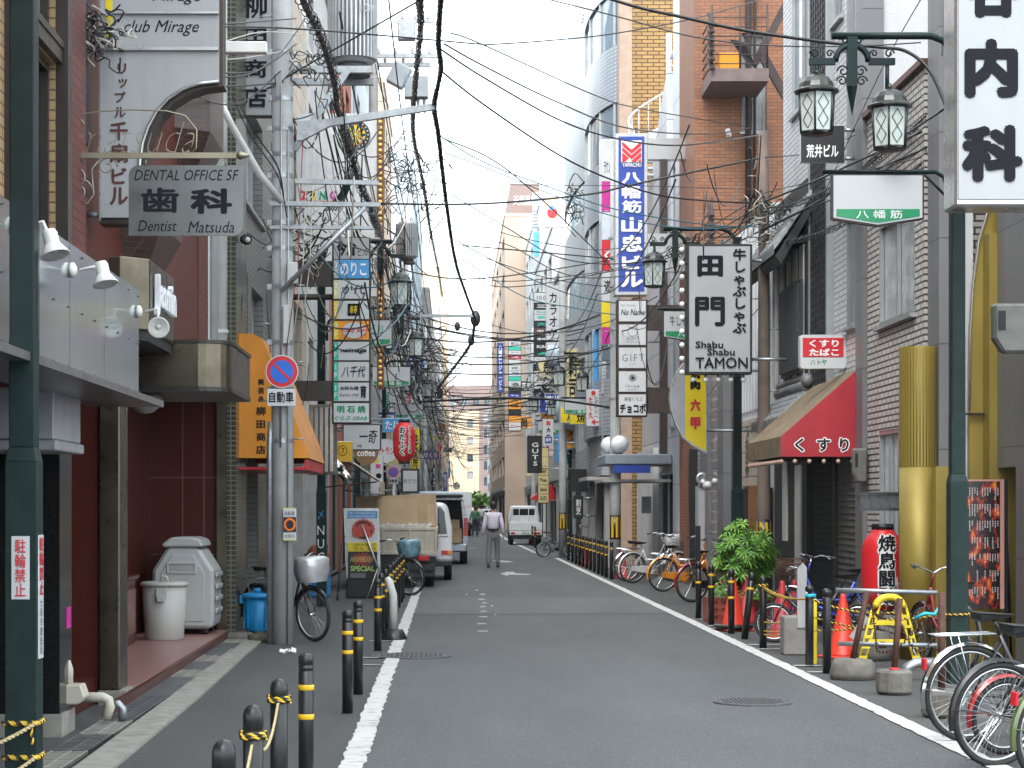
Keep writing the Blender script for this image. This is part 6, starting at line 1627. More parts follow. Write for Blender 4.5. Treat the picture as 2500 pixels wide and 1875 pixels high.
def meter(x0, x1, z0, z1, y, label):
    r = thing('meter_box', label, 'meter box', ((x0 + x1) / 2, y, z0))
    w = x1 - x0
    part(r, 'case', MTR, lambda q: q.prism([(x0, y, z0 + (z1 - z0) * .3), (x0 + w * .25, y, z0), (x1 - w * .1, y, z0), (x1, y, z0 + w * .2), (x1, y, z1), (x0, y, z1)], (0, .16, 0)), .025)
    part(r, 'window', BLACK, lambda q: q.box(x0 + w * .1, x0 + w * .3, y - .004, y - .001, z0 + (z1 - z0) * .45, z0 + (z1 - z0) * .85))
    return r
meter(vx(2148, 19.4), vx(2230, 19.4), vz(762, 19.4), vz(655, 19.4), 19.4, 'large weathered grey meter box at the right edge beside the gold wall')
meter(vx(1844, 24.9), vx(1875, 24.9), vz(1043, 24.9), vz(968, 24.9), 24.9, 'narrow grey weathered meter box on the pilaster beside the red awning')
# poster stand, left
PY = 36.0
r = thing('poster_stand', 'leaning club poster stand with blue header and red graphic on the left pavement', 'sign', (vx(785, PY), PY, 0))
fx0, fx1 = vx(748, PY), vx(820, PY)
part(r, 'frame', FRA, lambda q: q.prism([(fx0, PY + .02, .36), (fx1 + .02, PY + .02, .36), (fx1 - .02, PY + .02, 1.58), (fx0 - .05, PY + .02, 1.58)], (0, .05, 0)))
part(r, 'base', RUB, lambda q: q.box(fx0, fx1 + .02, PY - .02, PY + .25, .0, .34), .02)
panel(r, 'poster', PY, 750, 816, 1103, 1256, WHITE, [('#', 751, 1104, 815, 1120, pm('poster_blue', (.02, .22, .5), .4)), ('HIP HOP/R&B/REGGAE/', 754, 1106, 812, 1111, TXW), ('HOUSE/EDM/ALLMIX', 754, 1113, 812, 1118, TXW), ('✺', 760, 1121, 810, 1165, pm('poster_red', (.5, .05, .03), .4), B2), ('◯', 766, 1125, 804, 1163, FRK, B2), ('LIT', 762, 1136, 808, 1160, pm('poster_red', (.5, .05, .03), .4), dict(bold=.09)), ('#', 752, 1172, 815, 1191, YEL), ('OPEN PM 8:00-LAST', 764, 1174, 812, 1180, INK), ('TEL 06-    -3094', 764, 1182, 812, 1188, INK), ('#', 752, 1192, 815, 1252, FRK), ('✺', 760, 1194, 808, 1222, pm('poster_red', (.5, .05, .03))), ('ANNIVERSARY', 757, 1202, 806, 1214, pm('poster_lime', (.35, .5, .15), .4)), ('SPECIAL', 757, 1222, 810, 1234, pm('poster_lime', (.35, .5, .15), .4), B2), ('#', 757, 1238, 790, 1248, GREYTX)])
part(r, 'support_leg', FRA, lambda q: (q.tube([(fx0 + .28, PY - .03, 1.28), (fx1 + .07, PY - .2, .3)], .018, 6), q.tube([(fx1, PY - .05, .62), (fx1 - .2, PY - .35, .02)], .012, 6)))
# pile of goods under the orange awning
tag(MB().mat(PLB).box(-2.5, -2.15, 36.2, 36.7, .0, .55).build('storage_tub', bevel=.03), 'blue plastic tub in the cluttered shopfront behind the lamp post', 'tub')
tag(MB().mat(pm('brown_bag', (.30, .10, .06), .5, var=.3)).sphere((-2.3, 35.6, .75), .2, 12, 8, (1, 1, 1.1)).build('wrapped_bundle'), 'rust coloured wrapped bundle on the trolley in the shopfront', 'bundle')
r = thing('trolley', 'folded black hand trolley by the cluttered shopfront', 'trolley', (-2.05, 35.0, 0))
part(r, 'frame', FRK, lambda q: [q.tube([(-2.05 + d_, 35.0, .08), (-2.0 + d_, 35.3, .95)], .014, 6) for d_ in (-.12, .12)])
for d_ in (-.12, .12): part(r, 'wheel', RUB, lambda q: q.lathe([(0, -.02), (.07, -.02), (.07, .02), (0, .02)], (-2.05 + d_, 35, .07), 12, axis=UX))
r = thing('chrome_spot_lamps', 'pair of chrome spot lamps on a bracket under the yellow sign', 'lamp', (-1.85, 34, 2.0))
for dx, dz, d_ in ((0, .18, (.6, -.6, -.6)), (.14, 0, (.7, -.4, -.8))): part(r, 'shade', STEEL, lambda q: q.lathe([(0, -.14), (.06, -.13), (.09, -.05), (.09, .14), (.08, .14), (.05, 0)], (-1.9 + dx, 34, 2.12 + dz), 14, axis=d_))
part(r, 'arm', STEEL, lambda q: q.tube([(-2.7, 34, 2.3), (-1.95, 34, 2.3), (-1.8, 34, 2.1)], .015, 6))
r = thing('chrome_display', 'vertical chrome slatted shop panel beside the orange awning', 'panel', (-2.1, 32, 2.2))
part(r, 'slats', STEEL, lambda q: [q.box(-2.2 + .085 * i, -2.15 + .085 * i, 32 - .1 * i, 32.05 - .1 * i, 2.15, 3.15) for i in range(5)])
part(r, 'backing', FRA, lambda q: q.prism([(-2.22, 32.06, 2.1), (-1.75, 31.6, 2.1), (-1.75, 31.62, 3.2), (-2.22, 32.08, 3.2)], (0, .02, 0)))
r = thing('side_awning', 'small striped beige awning on the left beyond the yellow sign', 'awning', (-2.2, 39.5, 2.3))
part(r, 'canvas', pm('beige_canvas', (.42, .37, .28), .7, var=.2, streak=.3), lambda q: (q.poly([(-2.7, 39, 3.0), (-1.35, 39, 2.1), (-1.35, 42, 2.1), (-2.7, 42, 3.0)]), q.poly([(-1.35, 39, 2.1), (-1.35, 39, 1.85), (-1.35, 42, 1.85), (-1.35, 42, 2.1)])))
part(r, 'pole', IRON, lambda q: (q.tube([(-2.7, 39, 1.95), (-1.4, 39, 2.08)], .015, 5), q.tube([(-2.7, 39, 2.9), (-1.36, 39, 2.09)], .015, 5)))
# globe lamps and canopy, right
r = thing('shop_canopy', 'pale blue grey flat canopy carrying white globe lamps, right', 'canopy', (4.4, 46.5, 2.6))
part(r, 'slab', pm('canopy_grey', (.24, .28, .32), .5), lambda q: q.box(3.45, 4.93, 45.6, 48.2, 2.55, 2.78), .02); part(r, 'blue_panel', BLUE, lambda q: q.box(3.62, 4.45, 45.57, 45.65, 2.36, 2.53)); part(r, 'soffit', GREYW, lambda q: q.box(3.4, 4.93, 45.8, 48.3, 2.16, 2.22))
GLOB = pm('globe_white', (.75, .77, .8), .2)
for x, y, lb in ((3.62, 46.6, 'white globe lamp on the canopy, the farther of the pair'), (3.78, 45.8, 'white globe lamp on the canopy, the nearer of the pair')):
    r = thing('globe_lamp', lb, 'lamp', (x, y, 2.78)); part(r, 'globe', GLOB, lambda q: q.sphere((x, y, 3.0), .205, 20, 14)); part(r, 'stem', FRK, lambda q: q.tube([(x, y, 2.78), (x, y, 2.82)], .07, 10))
# small fixtures on the right fronts
def fixture(label, name, cat, fn, m): tag(part(None, name, m, fn), label, cat)
fixture('dark awning board with white lattice lamp on the stucco front', 'lattice_lamp', 'lamp', lambda q: (q.box(4.5, 4.72, 48.2, 48.3, 1.45, 1.85),), pm('lattice_lamp_white', (.6, .62, .62), .4))
fixture('white security lamp pair on the grey granite pilaster', 'security_lamp', 'lamp', lambda q: (q.lathe([(0, -.08), (.07, -.06), (.08, .08), (0, .09)], (4.72, 37.6, 2.0), 12, axis=(-.3, -1, -.2)), q.sphere((4.84, 37.5, 2.07), .06, 8, 6)), WHITE)
fixture('tall white equipment cabinet fixed beside the black shop post', 'equipment_cabinet', 'cabinet', lambda q: q.box(4.72, 4.98, 39.0, 39.5, .75, 2.0), WHITE2)
fixture('round silver ventilator on top of the white equipment cabinet', 'wall_fan', 'ventilator', lambda q: q.lathe([(.11, 0), (.12, .08), (.08, .09), (.03, .05), (0, .05)], (4.78, 39.0, 2.14), 16, axis=(0, -1, 0)), ALU)
fixture('black square post before the stone cladding on the right', 'shop_post', 'post', lambda q: q.box(4.74, 4.92, 40.6, 40.8, 0, 2.75), FRK)
fixture('black vertical shop board leaning beside the stone cladding', 'leaning_board', 'board', lambda q: q.box(3.9, 3.98, 32.6, 32.66, .3, 1.3), FRK)
for y, z in ((77, 7.3), (70, 4.9)):
    r = thing('window_awning', 'upper pale blue dome shaped window shade on the right' if z > 6 else 'lower pale blue dome shaped window shade on the right', 'awning', (3.9, y, z))
    part(r, 'dome', BLUEW, lambda q: q.lathe([(.75, 0), (.68, .3), (.45, .6), (0, .75)], (4.3, y, z), 18, axis=(-.5, -.2, -.9)))
fixture('red fan shaped awning far down on the right', 'far_awning', 'awning', lambda q: q.prism([(3.6, 92, 2.0), (5.0, 92, 2.9), (5.0, 92, 2.0), (4.2, 92, 1.75)], (0, 1.4, 0)), RED)
# ================================================================== bicycles
TYRE = pm('tyre_black', (.018, .018, .019), .75, var=.3, scale=20)
RIMM = pm('rim_steel', (.55, .56, .57), .25, .9, var=.1)
BLKP = pm('black_paint', (.012, .012, .013), .3, coat=.4)
SAD = pm('saddle_black', (.02, .02, .021), .5, var=.2)
def paint(nm, c): return pm('bike_' + nm, c, .3, .1, var=.1, coat=.5)
def bicycle(label, x, y, yaw, frame, r=.33, lean=4, fender=None, case=None, basket=None, cover=None, rack=True, saddle=None, spokes=24, front_anchor=False, steer=0, reflect=False):
    R_ = thing('bicycle', label, 'bicycle', (0, 0, 0), 'parked bicycles')
    wb = 1.08 if r > .28 else .98
    def wheel(cx, rot=0):
        M = Matrix.Translation((cx, 0, 0)) @ Matrix.Rotation(rot, 4, 'Z') @ Matrix.Translation((-cx, 0, 0))
        def mk(m, nm, fn, par):
            q = MB().mat(m); q.M = M; fn(q); return q.build(nm, par)
        t = mk(TYRE, 'wheel', lambda q: q.torus((cx, 0, r), r - .018, .019, UY, 36, 7), R_)
        mk(RIMM, 'rim', lambda q: q.torus((cx, 0, r), r - .043, .011, UY, 36, 6), t)
        def sp(q):
            q.tube([(cx, -.05, r), (cx, .05, r)], .018, 8)
            for i in range(spokes):
                a = 2 * math.pi * i / spokes; s = .03 if i % 2 else -.03; b_ = a + (.5 if i % 4 < 2 else -.5)
                q.tube([(cx + .018 * math.cos(b_), s, r + .018 * math.sin(b_)), (cx + (r - .05) * math.cos(a), 0, r + (r - .05) * math.sin(a))], .0016, 3, cap=False)
        mk(RIMM, 'spokes', sp, t)
        if fender:
            def fd(q):
                a0, a1 = (20, 195) if cx == 0 else (35, 165)
                P = [R(a0 + (a1 - a0) * i / 16) for i in range(17)]
                for w0, w1, dr0, dr1 in ((-.027, -.012, -.012, .004), (-.012, .012, .004, .004), (.012, .027, .004, -.012)):
                    v = [(cx + (r + .022 + d_) * math.cos(a), w_, r + (r + .022 + d_) * math.sin(a)) for a in P for w_, d_ in ((w0, dr0), (w1, dr1))]
                    q.add(v, [(2 * i, 2 * i + 1, 2 * i + 3, 2 * i + 2) for i in range(16)], True)
                for s in (-.05, .05): q.tube([(cx, s, r), (cx + (r + .02) * math.cos(R(a1 - 22)), s * .5, r + (r + .02) * math.sin(R(a1 - 22)))], .003, 4)
            mk(fender, 'fender', fd, R_)
        return M
    wheel(0)
    MF = wheel(wb, steer)
    bb, st, hd = (.44, 0, .29), (.22, 0, r + .40), (wb - .2, 0, r + .48)
    if r < .28: st = (.2, 0, r + .42); hd = (wb - .15, 0, r + .42)
    hl = (wb - .14, 0, r + .30)
    def fr(q):
        q.tube([bb, st], .017, 7); q.tube([st, (st[0] - .05, 0, st[2] + .12)], .013, 7); q.tube([hd, hl], .021, 8)
        q.tube([(bb[0], 0, bb[2]), (bb[0] + .25, 0, bb[2] + .1), hl], .02, 8); q.tube([(st[0] + .05, 0, st[2] - .22), (bb[0] + .3, 0, bb[2] + .18), (hd[0], 0, hd[2] - .04)], .015, 7)
        for s in (-.045, .045): q.tube([(0, s, r), (bb[0], s * .6, bb[2])], .010, 5); q.tube([(0, s, r), (st[0] + .01, s * .4, st[2] - .05)], .008, 5)
    part(R_, 'frame', frame, fr)
    def fk(q):
        q.M = MF
        for s in (-.045, .045): q.tube([(hl[0], s * .7, hl[2]), (wb - .05, s, r + .12), (wb, s, r)], .011, 6)
        q.tube([(hd[0], 0, hd[2]), (hd[0] - .05, 0, hd[2] + .14)], .012, 6)
    part(R_, 'fork', frame, fk)
    hb = Vector((hd[0] - .05, 0, hd[2] + .14))
    def hbf(q):
        for s in (-1, 1): q.tube([hb, hb + Vector((.05, s * .1, .05)), hb + Vector((.0, s * .24, .09)), hb + Vector((-.18, s * .28, .06))], .011, 6)
        q.mat(SAD)
        for s in (-1, 1): q.tube([hb + Vector((-.08, s * .265, .076)), hb + Vector((-.2, s * .285, .055))], .016, 7)
        q.mat(RIMM)
        for s in (-1, 1): q.tube([hb + Vector((-.06, s * .26, .08)), hb + Vector((-.14, s * .24, .04))], .005, 4)
    part(R_, 'handlebar', RIMM, hbf)
    def sd(q):
        c = (st[0] - .06, 0, st[2] + .14)
        q.add([(c[0] + a, b_, c[2] + z) for a, b_, z in ((-.13, -.085, .02), (-.13, .085, .02), (0, .06, .01), (.15, .02, .0), (.15, -.02, .0), (0, -.06, .01), (-.12, -.07, -.045), (-.12, .07, -.045), (0, .045, -.035), (.14, .012, -.025), (.14, -.012, -.025), (0, -.045, -.035))],
              [(0, 1, 2, 3, 4, 5), (6, 7, 8, 9, 10, 11), (0, 1, 7, 6), (1, 2, 8, 7), (2, 3, 9, 8), (3, 4, 10, 9), (4, 5, 11, 10), (5, 0, 6, 11)])
    part(R_, 'saddle', saddle or SAD, sd, .012)
    def ck(q):
        q.lathe([(0, -.004), (.085, -.004), (.085, .004), (0, .004)], (bb[0], -.055, bb[2]), 20, axis=UY)
        for s, a in ((-1, 40), (1, 220)):
            e = (bb[0] + .165 * math.cos(R(a)), s * .08, bb[2] + .165 * math.sin(R(a))); q.tube([(bb[0], s * .07, bb[2]), e], .009, 5); q.box(e[0] - .045, e[0] + .045, min(e[1], e[1] + s * .08), max(e[1], e[1] + s * .08), e[2] - .011, e[2] + .011)
        q.tube([(0, -.055, r + .03), (bb[0], -.055, bb[2] + .08)], .004, 4); q.tube([(0, -.055, r - .03), (bb[0], -.055, bb[2] - .08)], .004, 4)
    part(R_, 'crank', BLKP, ck)
    if case: part(R_, 'chain_case', case, lambda q: q.prism([(-.05, -.062, r + .045), (-.05, -.062, r - .045), (bb[0], -.062, bb[2] - .095), (bb[0] + .09, -.062, bb[2]), (bb[0], -.062, bb[2] + .095)], (0, -.012, 0)), .004)
    if rack: part(R_, 'rack', RIMM, lambda q: ([q.tube([(-.28, s, 2 * r + .075), (.16, s, 2 * r + .085)], .006, 5) for s in (-.06, -.02, .02, .06)], [q.tube([(-.12, s, 2 * r + .075), (0, s * 1.2, r)], .005, 4) for s in (-.06, .06)], [q.tube([(xx, -.06, 2 * r + .078), (xx, .06, 2 * r + .078)], .005, 4) for xx in (-.28, -.1, .1)]))
    part(R_, 'kickstand', RIMM, lambda q: q.tube([(.02, .06, r - .03), (-.06, .16, .03), (-.1, .17, .015)], .008, 5))
    if reflect: part(R_, 'reflector', RED, lambda q: q.box(-(r + .05) * .86 - .02, -(r + .05) * .86, -.025, .025, r + .17, r + .25), .004)
    if basket:
        bx_ = wb + .02
        def bk(q):
            A = [(-.13, -.16), (.13, -.16), (.13, .16), (-.13, .16)]; z0, z1 = hd[2] - .08, hd[2] + .18
            for k in range(5):
                t = k / 4; f_ = .82 + .18 * t; q.tube([(bx_ + a * f_, c * f_, z0 + (z1 - z0) * t) for a, c in A], .005, 4, closed=True)
            for i in range(4):
                (a, c), (a2, c2) = A[i], A[(i + 1) % 4]
                for t in [j / 7 for j in range(7)]: px, py = a + (a2 - a) * t, c + (c2 - c) * t; q.tube([(bx_ + px * .82, py * .82, z0), (bx_ + px, py, z1)], .003, 3)
            for t in (-.06, 0, .06): q.tube([(bx_ - .1, t, z0), (bx_ + .1, t, z0)], .003, 3)
        part(R_, 'basket', basket, bk)
        if cover: part(R_, 'basket_cover', cover, lambda q: (q.add([(bx_ + a * f_, c * f_, z) for f_, z in ((.80, hd[2] - .09), (.98, hd[2] + .04), (.95, hd[2] + .1), (1.0, hd[2] + .18), (.75, hd[2] + .21)) for a, c in ((-.14, -.17), (0, -.18), (.14, -.17), (.15, 0), (.14, .17), (0, .18), (-.14, .17), (-.15, 0))], [(8 * k + i, 8 * k + (i + 1) % 8, 8 * k + 8 + (i + 1) % 8, 8 * k + 8 + i) for k in range(4) for i in range(8)] + [tuple(range(32, 40))], True)))
    Ry = Matrix.Rotation(R(yaw), 4, 'Z') @ Matrix.Rotation(R(lean), 4, 'X')
    off = Ry @ Vector((wb if front_anchor else 0, 0, 0))
    R_.rotation_euler = Ry.to_euler()
    R_.location = (x - off.x, y - off.y, 0)
    return R_
CHR = pm('chrome_fender', (.62, .62, .62), .12, 1.0, var=.05)
SILV = pm('silver_cover', (.50, .50, .52), .35, .4, var=.15, scale=8, bump=.4, bscale=14)
bicycle('bicycle with chrome rear fender, red reflector and rack, farthest of the right foreground group', 3.52, 13.95, 14, BLKP, .33, 3, CHR, spokes=32, reflect=True)
bicycle('bicycle with wide black fender and silver rims in the right foreground', 3.36, 12.62, 20, BLKP, .325, 4, pm('fender_black', (.02, .02, .022), .35), spokes=36, rack=False, saddle=SAD)
bicycle('small bicycle with a bright red rear fender behind the silver rimmed wheel', 3.58, 13.25, 16, BLKP, .25, 4, paint('red', (.30, .012, .016)), spokes=24, rack=False)
bicycle('dark bicycle with an olive green fender cut by the lower right corner', 3.46, 11.72, 24, BLKP, .31, 4, paint('green', (.10, .14, .06)), spokes=28, reflect=True)
bicycle('black folding bicycle with small front wheel beside the leaning bollard', 3.82, 24.2, 168, BLKP, .235, 4, None, rack=False, front_anchor=True, spokes=20)
bicycle('blue framed city bicycle with a brown front basket behind the folding bicycle', 4.15, 25.0, 140, paint('blue', (.02, .06, .45)), .31, 3, CHR, basket=pm('basket_brown', (.12, .045, .03), .6), front_anchor=True)
bicycle('red framed bicycle leaning by the flame menu board behind the right lamp post', 5.0, 19.9, 100, paint('dark_red', (.25, .02, .02)), .31, 2, BLKP, rack=False)
WB = paint('white', (.62, .63, .64))
bicycle('white city bicycle with a white chain case, leftmost of the three near the far bollards', 3.81, 43.0, 24, WB, .32, 4, WB, WB, basket=BLKP)
bicycle('grey bicycle tucked behind the white city bicycle', 3.78, 44.0, 24, paint('grey', (.25, .26, .27)), .32, 4, CHR, basket=RIMM, cover=pm('clear_bag', (.60, .60, .62), .2, var=.2))
OB = paint('orange', (.72, .26, .015))
bicycle('orange city bicycle with orange fender and chain case on the right', 4.01, 38.7, 22, OB, .325, 4, OB, OB)
bicycle('orange framed bicycle with a red rear fender beside the plant crates', 4.05, 34.4, 24, OB, .325, 4, paint('red', (.45, .015, .02)), BLKP)
bicycle('small wheeled bicycle with a brown saddle parked far down the right side', 2.95, 65.2, 8, BLKP, .25, 3, None, rack=False, saddle=pm('saddle_tan', (.22, .08, .05), .5))
bicycle('dark bicycle at the far end of the bollard row on the right', 3.75, 63.0, 165, BLKP, .32, 3, BLKP, front_anchor=True)
bicycle('bicycle with a silver covered front basket leaning by the concrete pole', -1.62, 24.35, -48, BLKP, .325, 4, BLKP, basket=RIMM, cover=SILV, front_anchor=True, spokes=32, steer=0)
bicycle('dark bicycle with a blue plastic covered basket beside the row of left bollards', -.72, 36.9, -42, BLKP, .325, 4, BLKP, basket=RIMM, cover=pm('blue_wrap', (.16, .30, .36), .2, var=.5, scale=9), front_anchor=True, steer=R(10))
# ================================================================== vehicles seen from behind
CARW = pm('car_white', (.62, .63, .64), .3, coat=.6, var=.04, streak=.1)
CARS = pm('car_silver', (.34, .37, .41), .28, .6, coat=.6, var=.05)
CARG = pm('car_glass', (.02, .025, .03), .04)
TAILR = pm('tail_lamp_red', (.45, .012, .015), .15)
TAILO = pm('tail_lamp_orange', (.62, .20, .02), .15)
RUSTW = pm('tipper_cream', (.46, .42, .34), .6, var=.2, scale=3, streak=.35, rust=.55)
PLY = pm('plywood', (.44, .31, .19), .75, var=.12, scale=2, streak=.3)
def wheels(r, xs, ys, rad=.28, w=.17):
    for x in xs:
        for y in ys:
            o = part(r, 'wheel', TYRE, lambda q: q.lathe([(rad * .55, -w / 2), (rad * .92, -w / 2), (rad, -w * .3), (rad, w * .3), (rad * .92, w / 2), (rad * .55, w / 2)], (x, y, rad), 22, axis=UX))
            part(r, 'rim', RIMM, lambda q: q.lathe([(0, -w * .3), (rad * .55, -w * .4), (rad * .56, w * .4), (0, w * .3)], (x, y, rad), 18, axis=UX), label=None)
def plate_no(r, x, y, z, s='85-12', w=.33):
    p = part(r, 'number_plate', WHITE, lambda q: q.box(x - w / 2, x + w / 2, y - .012, y, z, z + w / 2), .003)
    letter(p, s, x - w * .42, x + w * .42, z + .03, z + .1, y - .015, TXG, bold=.03)
X, Y = -1.08, 40.5
r = thing('tipper_truck', 'rusty cream tipper truck with tall plywood boards, parked on the left', 'truck', (X, Y, 0))
part(r, 'tailgate', RUSTW, lambda q: (q.box(X - .80, X + .80, Y, Y + .06, .72, 1.16), q.box(X - .83, X + .83, Y - .02, Y + .06, 1.14, 1.2), q.box(X - .83, X + .83, Y - .02, Y + .08, .66, .73), [q.box(X + a, X + a + .05, Y - .03, Y, .72, 1.15) for a in (-.8, -.28, .25, .76)]), .006)
part(r, 'side_panel', RUSTW, lambda q: (q.box(X + .77, X + .82, Y + .07, Y + 2.9, .72, 1.2), q.box(X - .82, X - .77, Y + .07, Y + 2.9, .72, 1.2), q.box(X - .8, X + .8, Y + .08, Y + 2.9, .66, .72)))
part(r, 'board', PLY, lambda q: (q.prism([(X - .82, Y + .1, 1.2), (X + .8, Y + .1, 1.2), (X + .79, Y + .1, 1.87), (X - .80, Y + .1, 1.80)], (0, .02, 0)), q.box(X + .74, X + .765, Y + .13, Y + 2.8, 1.0, 1.84)))
part(r, 'patch_board', pm('plywood_pale', (.50, .36, .22), .75, var=.08), lambda q: (q.prism([(X - .36, Y + .085, 1.2), (X + .42, Y + .085, 1.2), (X + .42, Y + .085, 1.78), (X - .38, Y + .085, 1.76)], (0, .012, 0)), q.prism([(X + .62, Y + .08, 1.22), (X + .76, Y + .08, 1.22), (X + .76, Y + .08, 1.66), (X + .62, Y + .08, 1.66)], (0, .015, 0))))
part(r, 'rubble', pm('rubble', (.55, .53, .5), .9, var=.3, scale=12, bump=.6, bscale=25), lambda q: [q.obox((X + rnd.uniform(-.7, .7), Y + .07 + rnd.uniform(0, .02), 1.2 + rnd.uniform(0, .05)), .14, .03, .06, Matrix.Rotation(rnd.uniform(-.5, .5), 4, 'Y')) for i in range(26)])
part(r, 'cab', CARW, lambda q: q.prism([(X - .8, Y + 3.1, .5), (X - .8, Y + 3.1, 1.7), (X - .7, Y + 3.1, 1.78), (X + .7, Y + 3.1, 1.78), (X + .8, Y + 3.1, 1.7), (X + .8, Y + 3.1, .5)], (0, 1.5, 0)), .05)
part(r, 'chassis', RUB, lambda q: (q.box(X - .45, X + .45, Y + .1, Y + 3.2, .42, .65), q.box(X - .75, X + .75, Y + .02, Y + .1, .36, .46)))
part(r, 'mudguard', pm('mudflap', (.035, .036, .038), .6), lambda q: (q.box(X + .25, X + .78, Y + .12, Y + .15, .22, .62), q.box(X - .78, X - .25, Y + .12, Y + .15, .22, .62)))
q = MB().mat(GREYTX); text_into(q, 'ISUZU', (X + .32, Y + .117, .33), UX, UZ, .4, .075, bold=.03); q.build('lettering', r)
for s in (-1, 1): part(r, 'tail_lamp', TAILR, lambda q: q.box(X + s * .55 - .11, X + s * .55 + .11, Y - .04, Y - .001, .54, .64), .008)
wheels(r, (X - .62, X + .62), (Y + .8, Y + 3.6), .29, .26)
X, Y = -.66, 44.4
r = thing('delivery_van', 'small white delivery van with a curved rear side window behind the tipper truck', 'van', (X, Y, 0))
part(r, 'body', CARW, lambda q: q.prism([(X - .70, Y, .42), (X - .70, Y, 1.15), (X - .60, Y, 1.62), (X - .5, Y, 1.7), (X + .5, Y, 1.7), (X + .60, Y, 1.62), (X + .70, Y, 1.15), (X + .70, Y, .42)], (0, 3.1, 0)), .06, seg=2)
part(r, 'rear_window', CARG, lambda q: q.prism([(X - .56, Y - .008, 1.02), (X + .58, Y - .008, 1.02), (X + .52, Y - .008, 1.5), (X + .44, Y - .008, 1.58), (X - .44, Y - .008, 1.58), (X - .52, Y - .008, 1.5)], (0, .006, 0)))
part(r, 'window_frame', CARW, lambda q: q.tube([(X - .58, Y - .012, .98), (X + .6, Y - .012, .98), (X + .54, Y - .012, 1.5), (X + .45, Y - .012, 1.62), (X - .45, Y - .012, 1.62), (X - .54, Y - .012, 1.5)], .02, 6, closed=True))
part(r, 'bumper', RUB, lambda q: q.box(X - .70, X + .70, Y - .06, Y + .1, .32, .44), .02)
for s in (-1, 1):
    o = part(r, 'tail_lamp', TAILR, lambda q: q.box(X + s * .57 - .11, X + s * .57 + .03, Y - .02, Y - .001, .57, .66), .004); part(o, 'indicator', TAILO, lambda q: q.box(X + s * .57 + .032, X + s * .57 + .11, Y - .02, Y - .001, .57, .66), .004)
plate_no(r, X - .1, Y - .01, .56, '40-37'); wheels(r, (X - .6, X + .6), (Y + .55, Y + 2.5), .27)
X, Y = -.37, 57.0
r = thing('van', 'silver van with its rear hatch raised and cardboard boxes inside', 'van', (X, Y, 0))
sec = [(X - .84, .45), (X - .85, 1.1), (X - .74, 1.78), (X - .62, 1.88), (X + .62, 1.88), (X + .74, 1.78), (X + .85, 1.1), (X + .84, .45)]
part(r, 'body', CARS, lambda q: (q.prism([(a, Y + .5, z) for a, z in sec], (0, 3.8, 0)), [q.add([(a, Y, z), (b_, Y, w), (b_, Y + .51, w), (a, Y + .51, z)], [(0, 1, 2, 3)]) for (a, z), (b_, w) in zip(sec, sec[1:] + sec[:1])], [q.prism([(X + s * .84, Y, .45), (X + s * .85, Y, 1.1), (X + s * .74, Y, 1.78), (X + s * .66, Y, 1.78), (X + s * .72, Y, 1.1), (X + s * .71, Y, .45)], (0, .04, 0)) for s in (-1, 1)]))
part(r, 'cargo_bay', BLACK, lambda q: q.box(X - .72, X + .72, Y + .40, Y + .48, .5, 1.8))
part(r, 'hatch', pm('hatch_pale', (.50, .58, .66), .25, coat=.5), lambda q: q.prism([(X - .72, Y + .1, 1.86), (X - .62, Y + .1, 1.97), (X + .62, Y + .1, 1.97), (X + .74, Y + .1, 1.86), (X + .76, Y - 1.0, 1.80), (X - .76, Y - 1.0, 1.80)][:4] , (0, -1.05, .06)), .03)
part(r, 'bumper', CARS, lambda q: q.box(X - .84, X + .84, Y - .1, Y + .1, .35, .58), .04)
for s in (-1, 1): part(r, 'tail_lamp', TAILR, lambda q: (q.prism([(X + s * .72, Y - .02, .8), (X + s * .86, Y - .02, .8), (X + s * .85, Y - .02, 1.3), (X + s * .74, Y - .02, 1.3)], (0, .03, 0))), .004)
wheels(r, (X - .74, X + .74), (Y + .75, Y + 3.4), .31, .2)
tag(MB().mat(PLY).box(X + .3, X + .68, Y + .03, Y + .39, .6, 1.0).build('cardboard_box', bevel=.01), 'cardboard box standing lowest inside the open van', 'box'); tag(MB().mat(PLY).box(X + .2, X + .62, Y + .03, Y + .39, 1.003, 1.25).build('cardboard_box', bevel=.01), 'cardboard box stacked on another inside the open van', 'box')
X, Y = .65, 112
r = thing('box_truck', 'white box truck parked far down the left side', 'truck', (X, Y, 0))
part(r, 'cargo_box', CARW, lambda q: q.box(X - .9, X + .52, Y, Y + 4, .75, 2.45), .03); part(r, 'chassis', RUB, lambda q: q.box(X - .7, X + .4, Y + .1, Y + 5, .35, .72)); part(r, 'cab', CARW, lambda q: q.box(X - .85, X + .45, Y + 4.2, Y + 5.6, .5, 2.0), .06); wheels(r, (X - .65, X + .35), (Y + .9, Y + 4.6), .36, .25)
letter(r, 'ハッサ', X + .0, X + .4, 1.55, 1.7, Y - .004, RED, bold=.02)
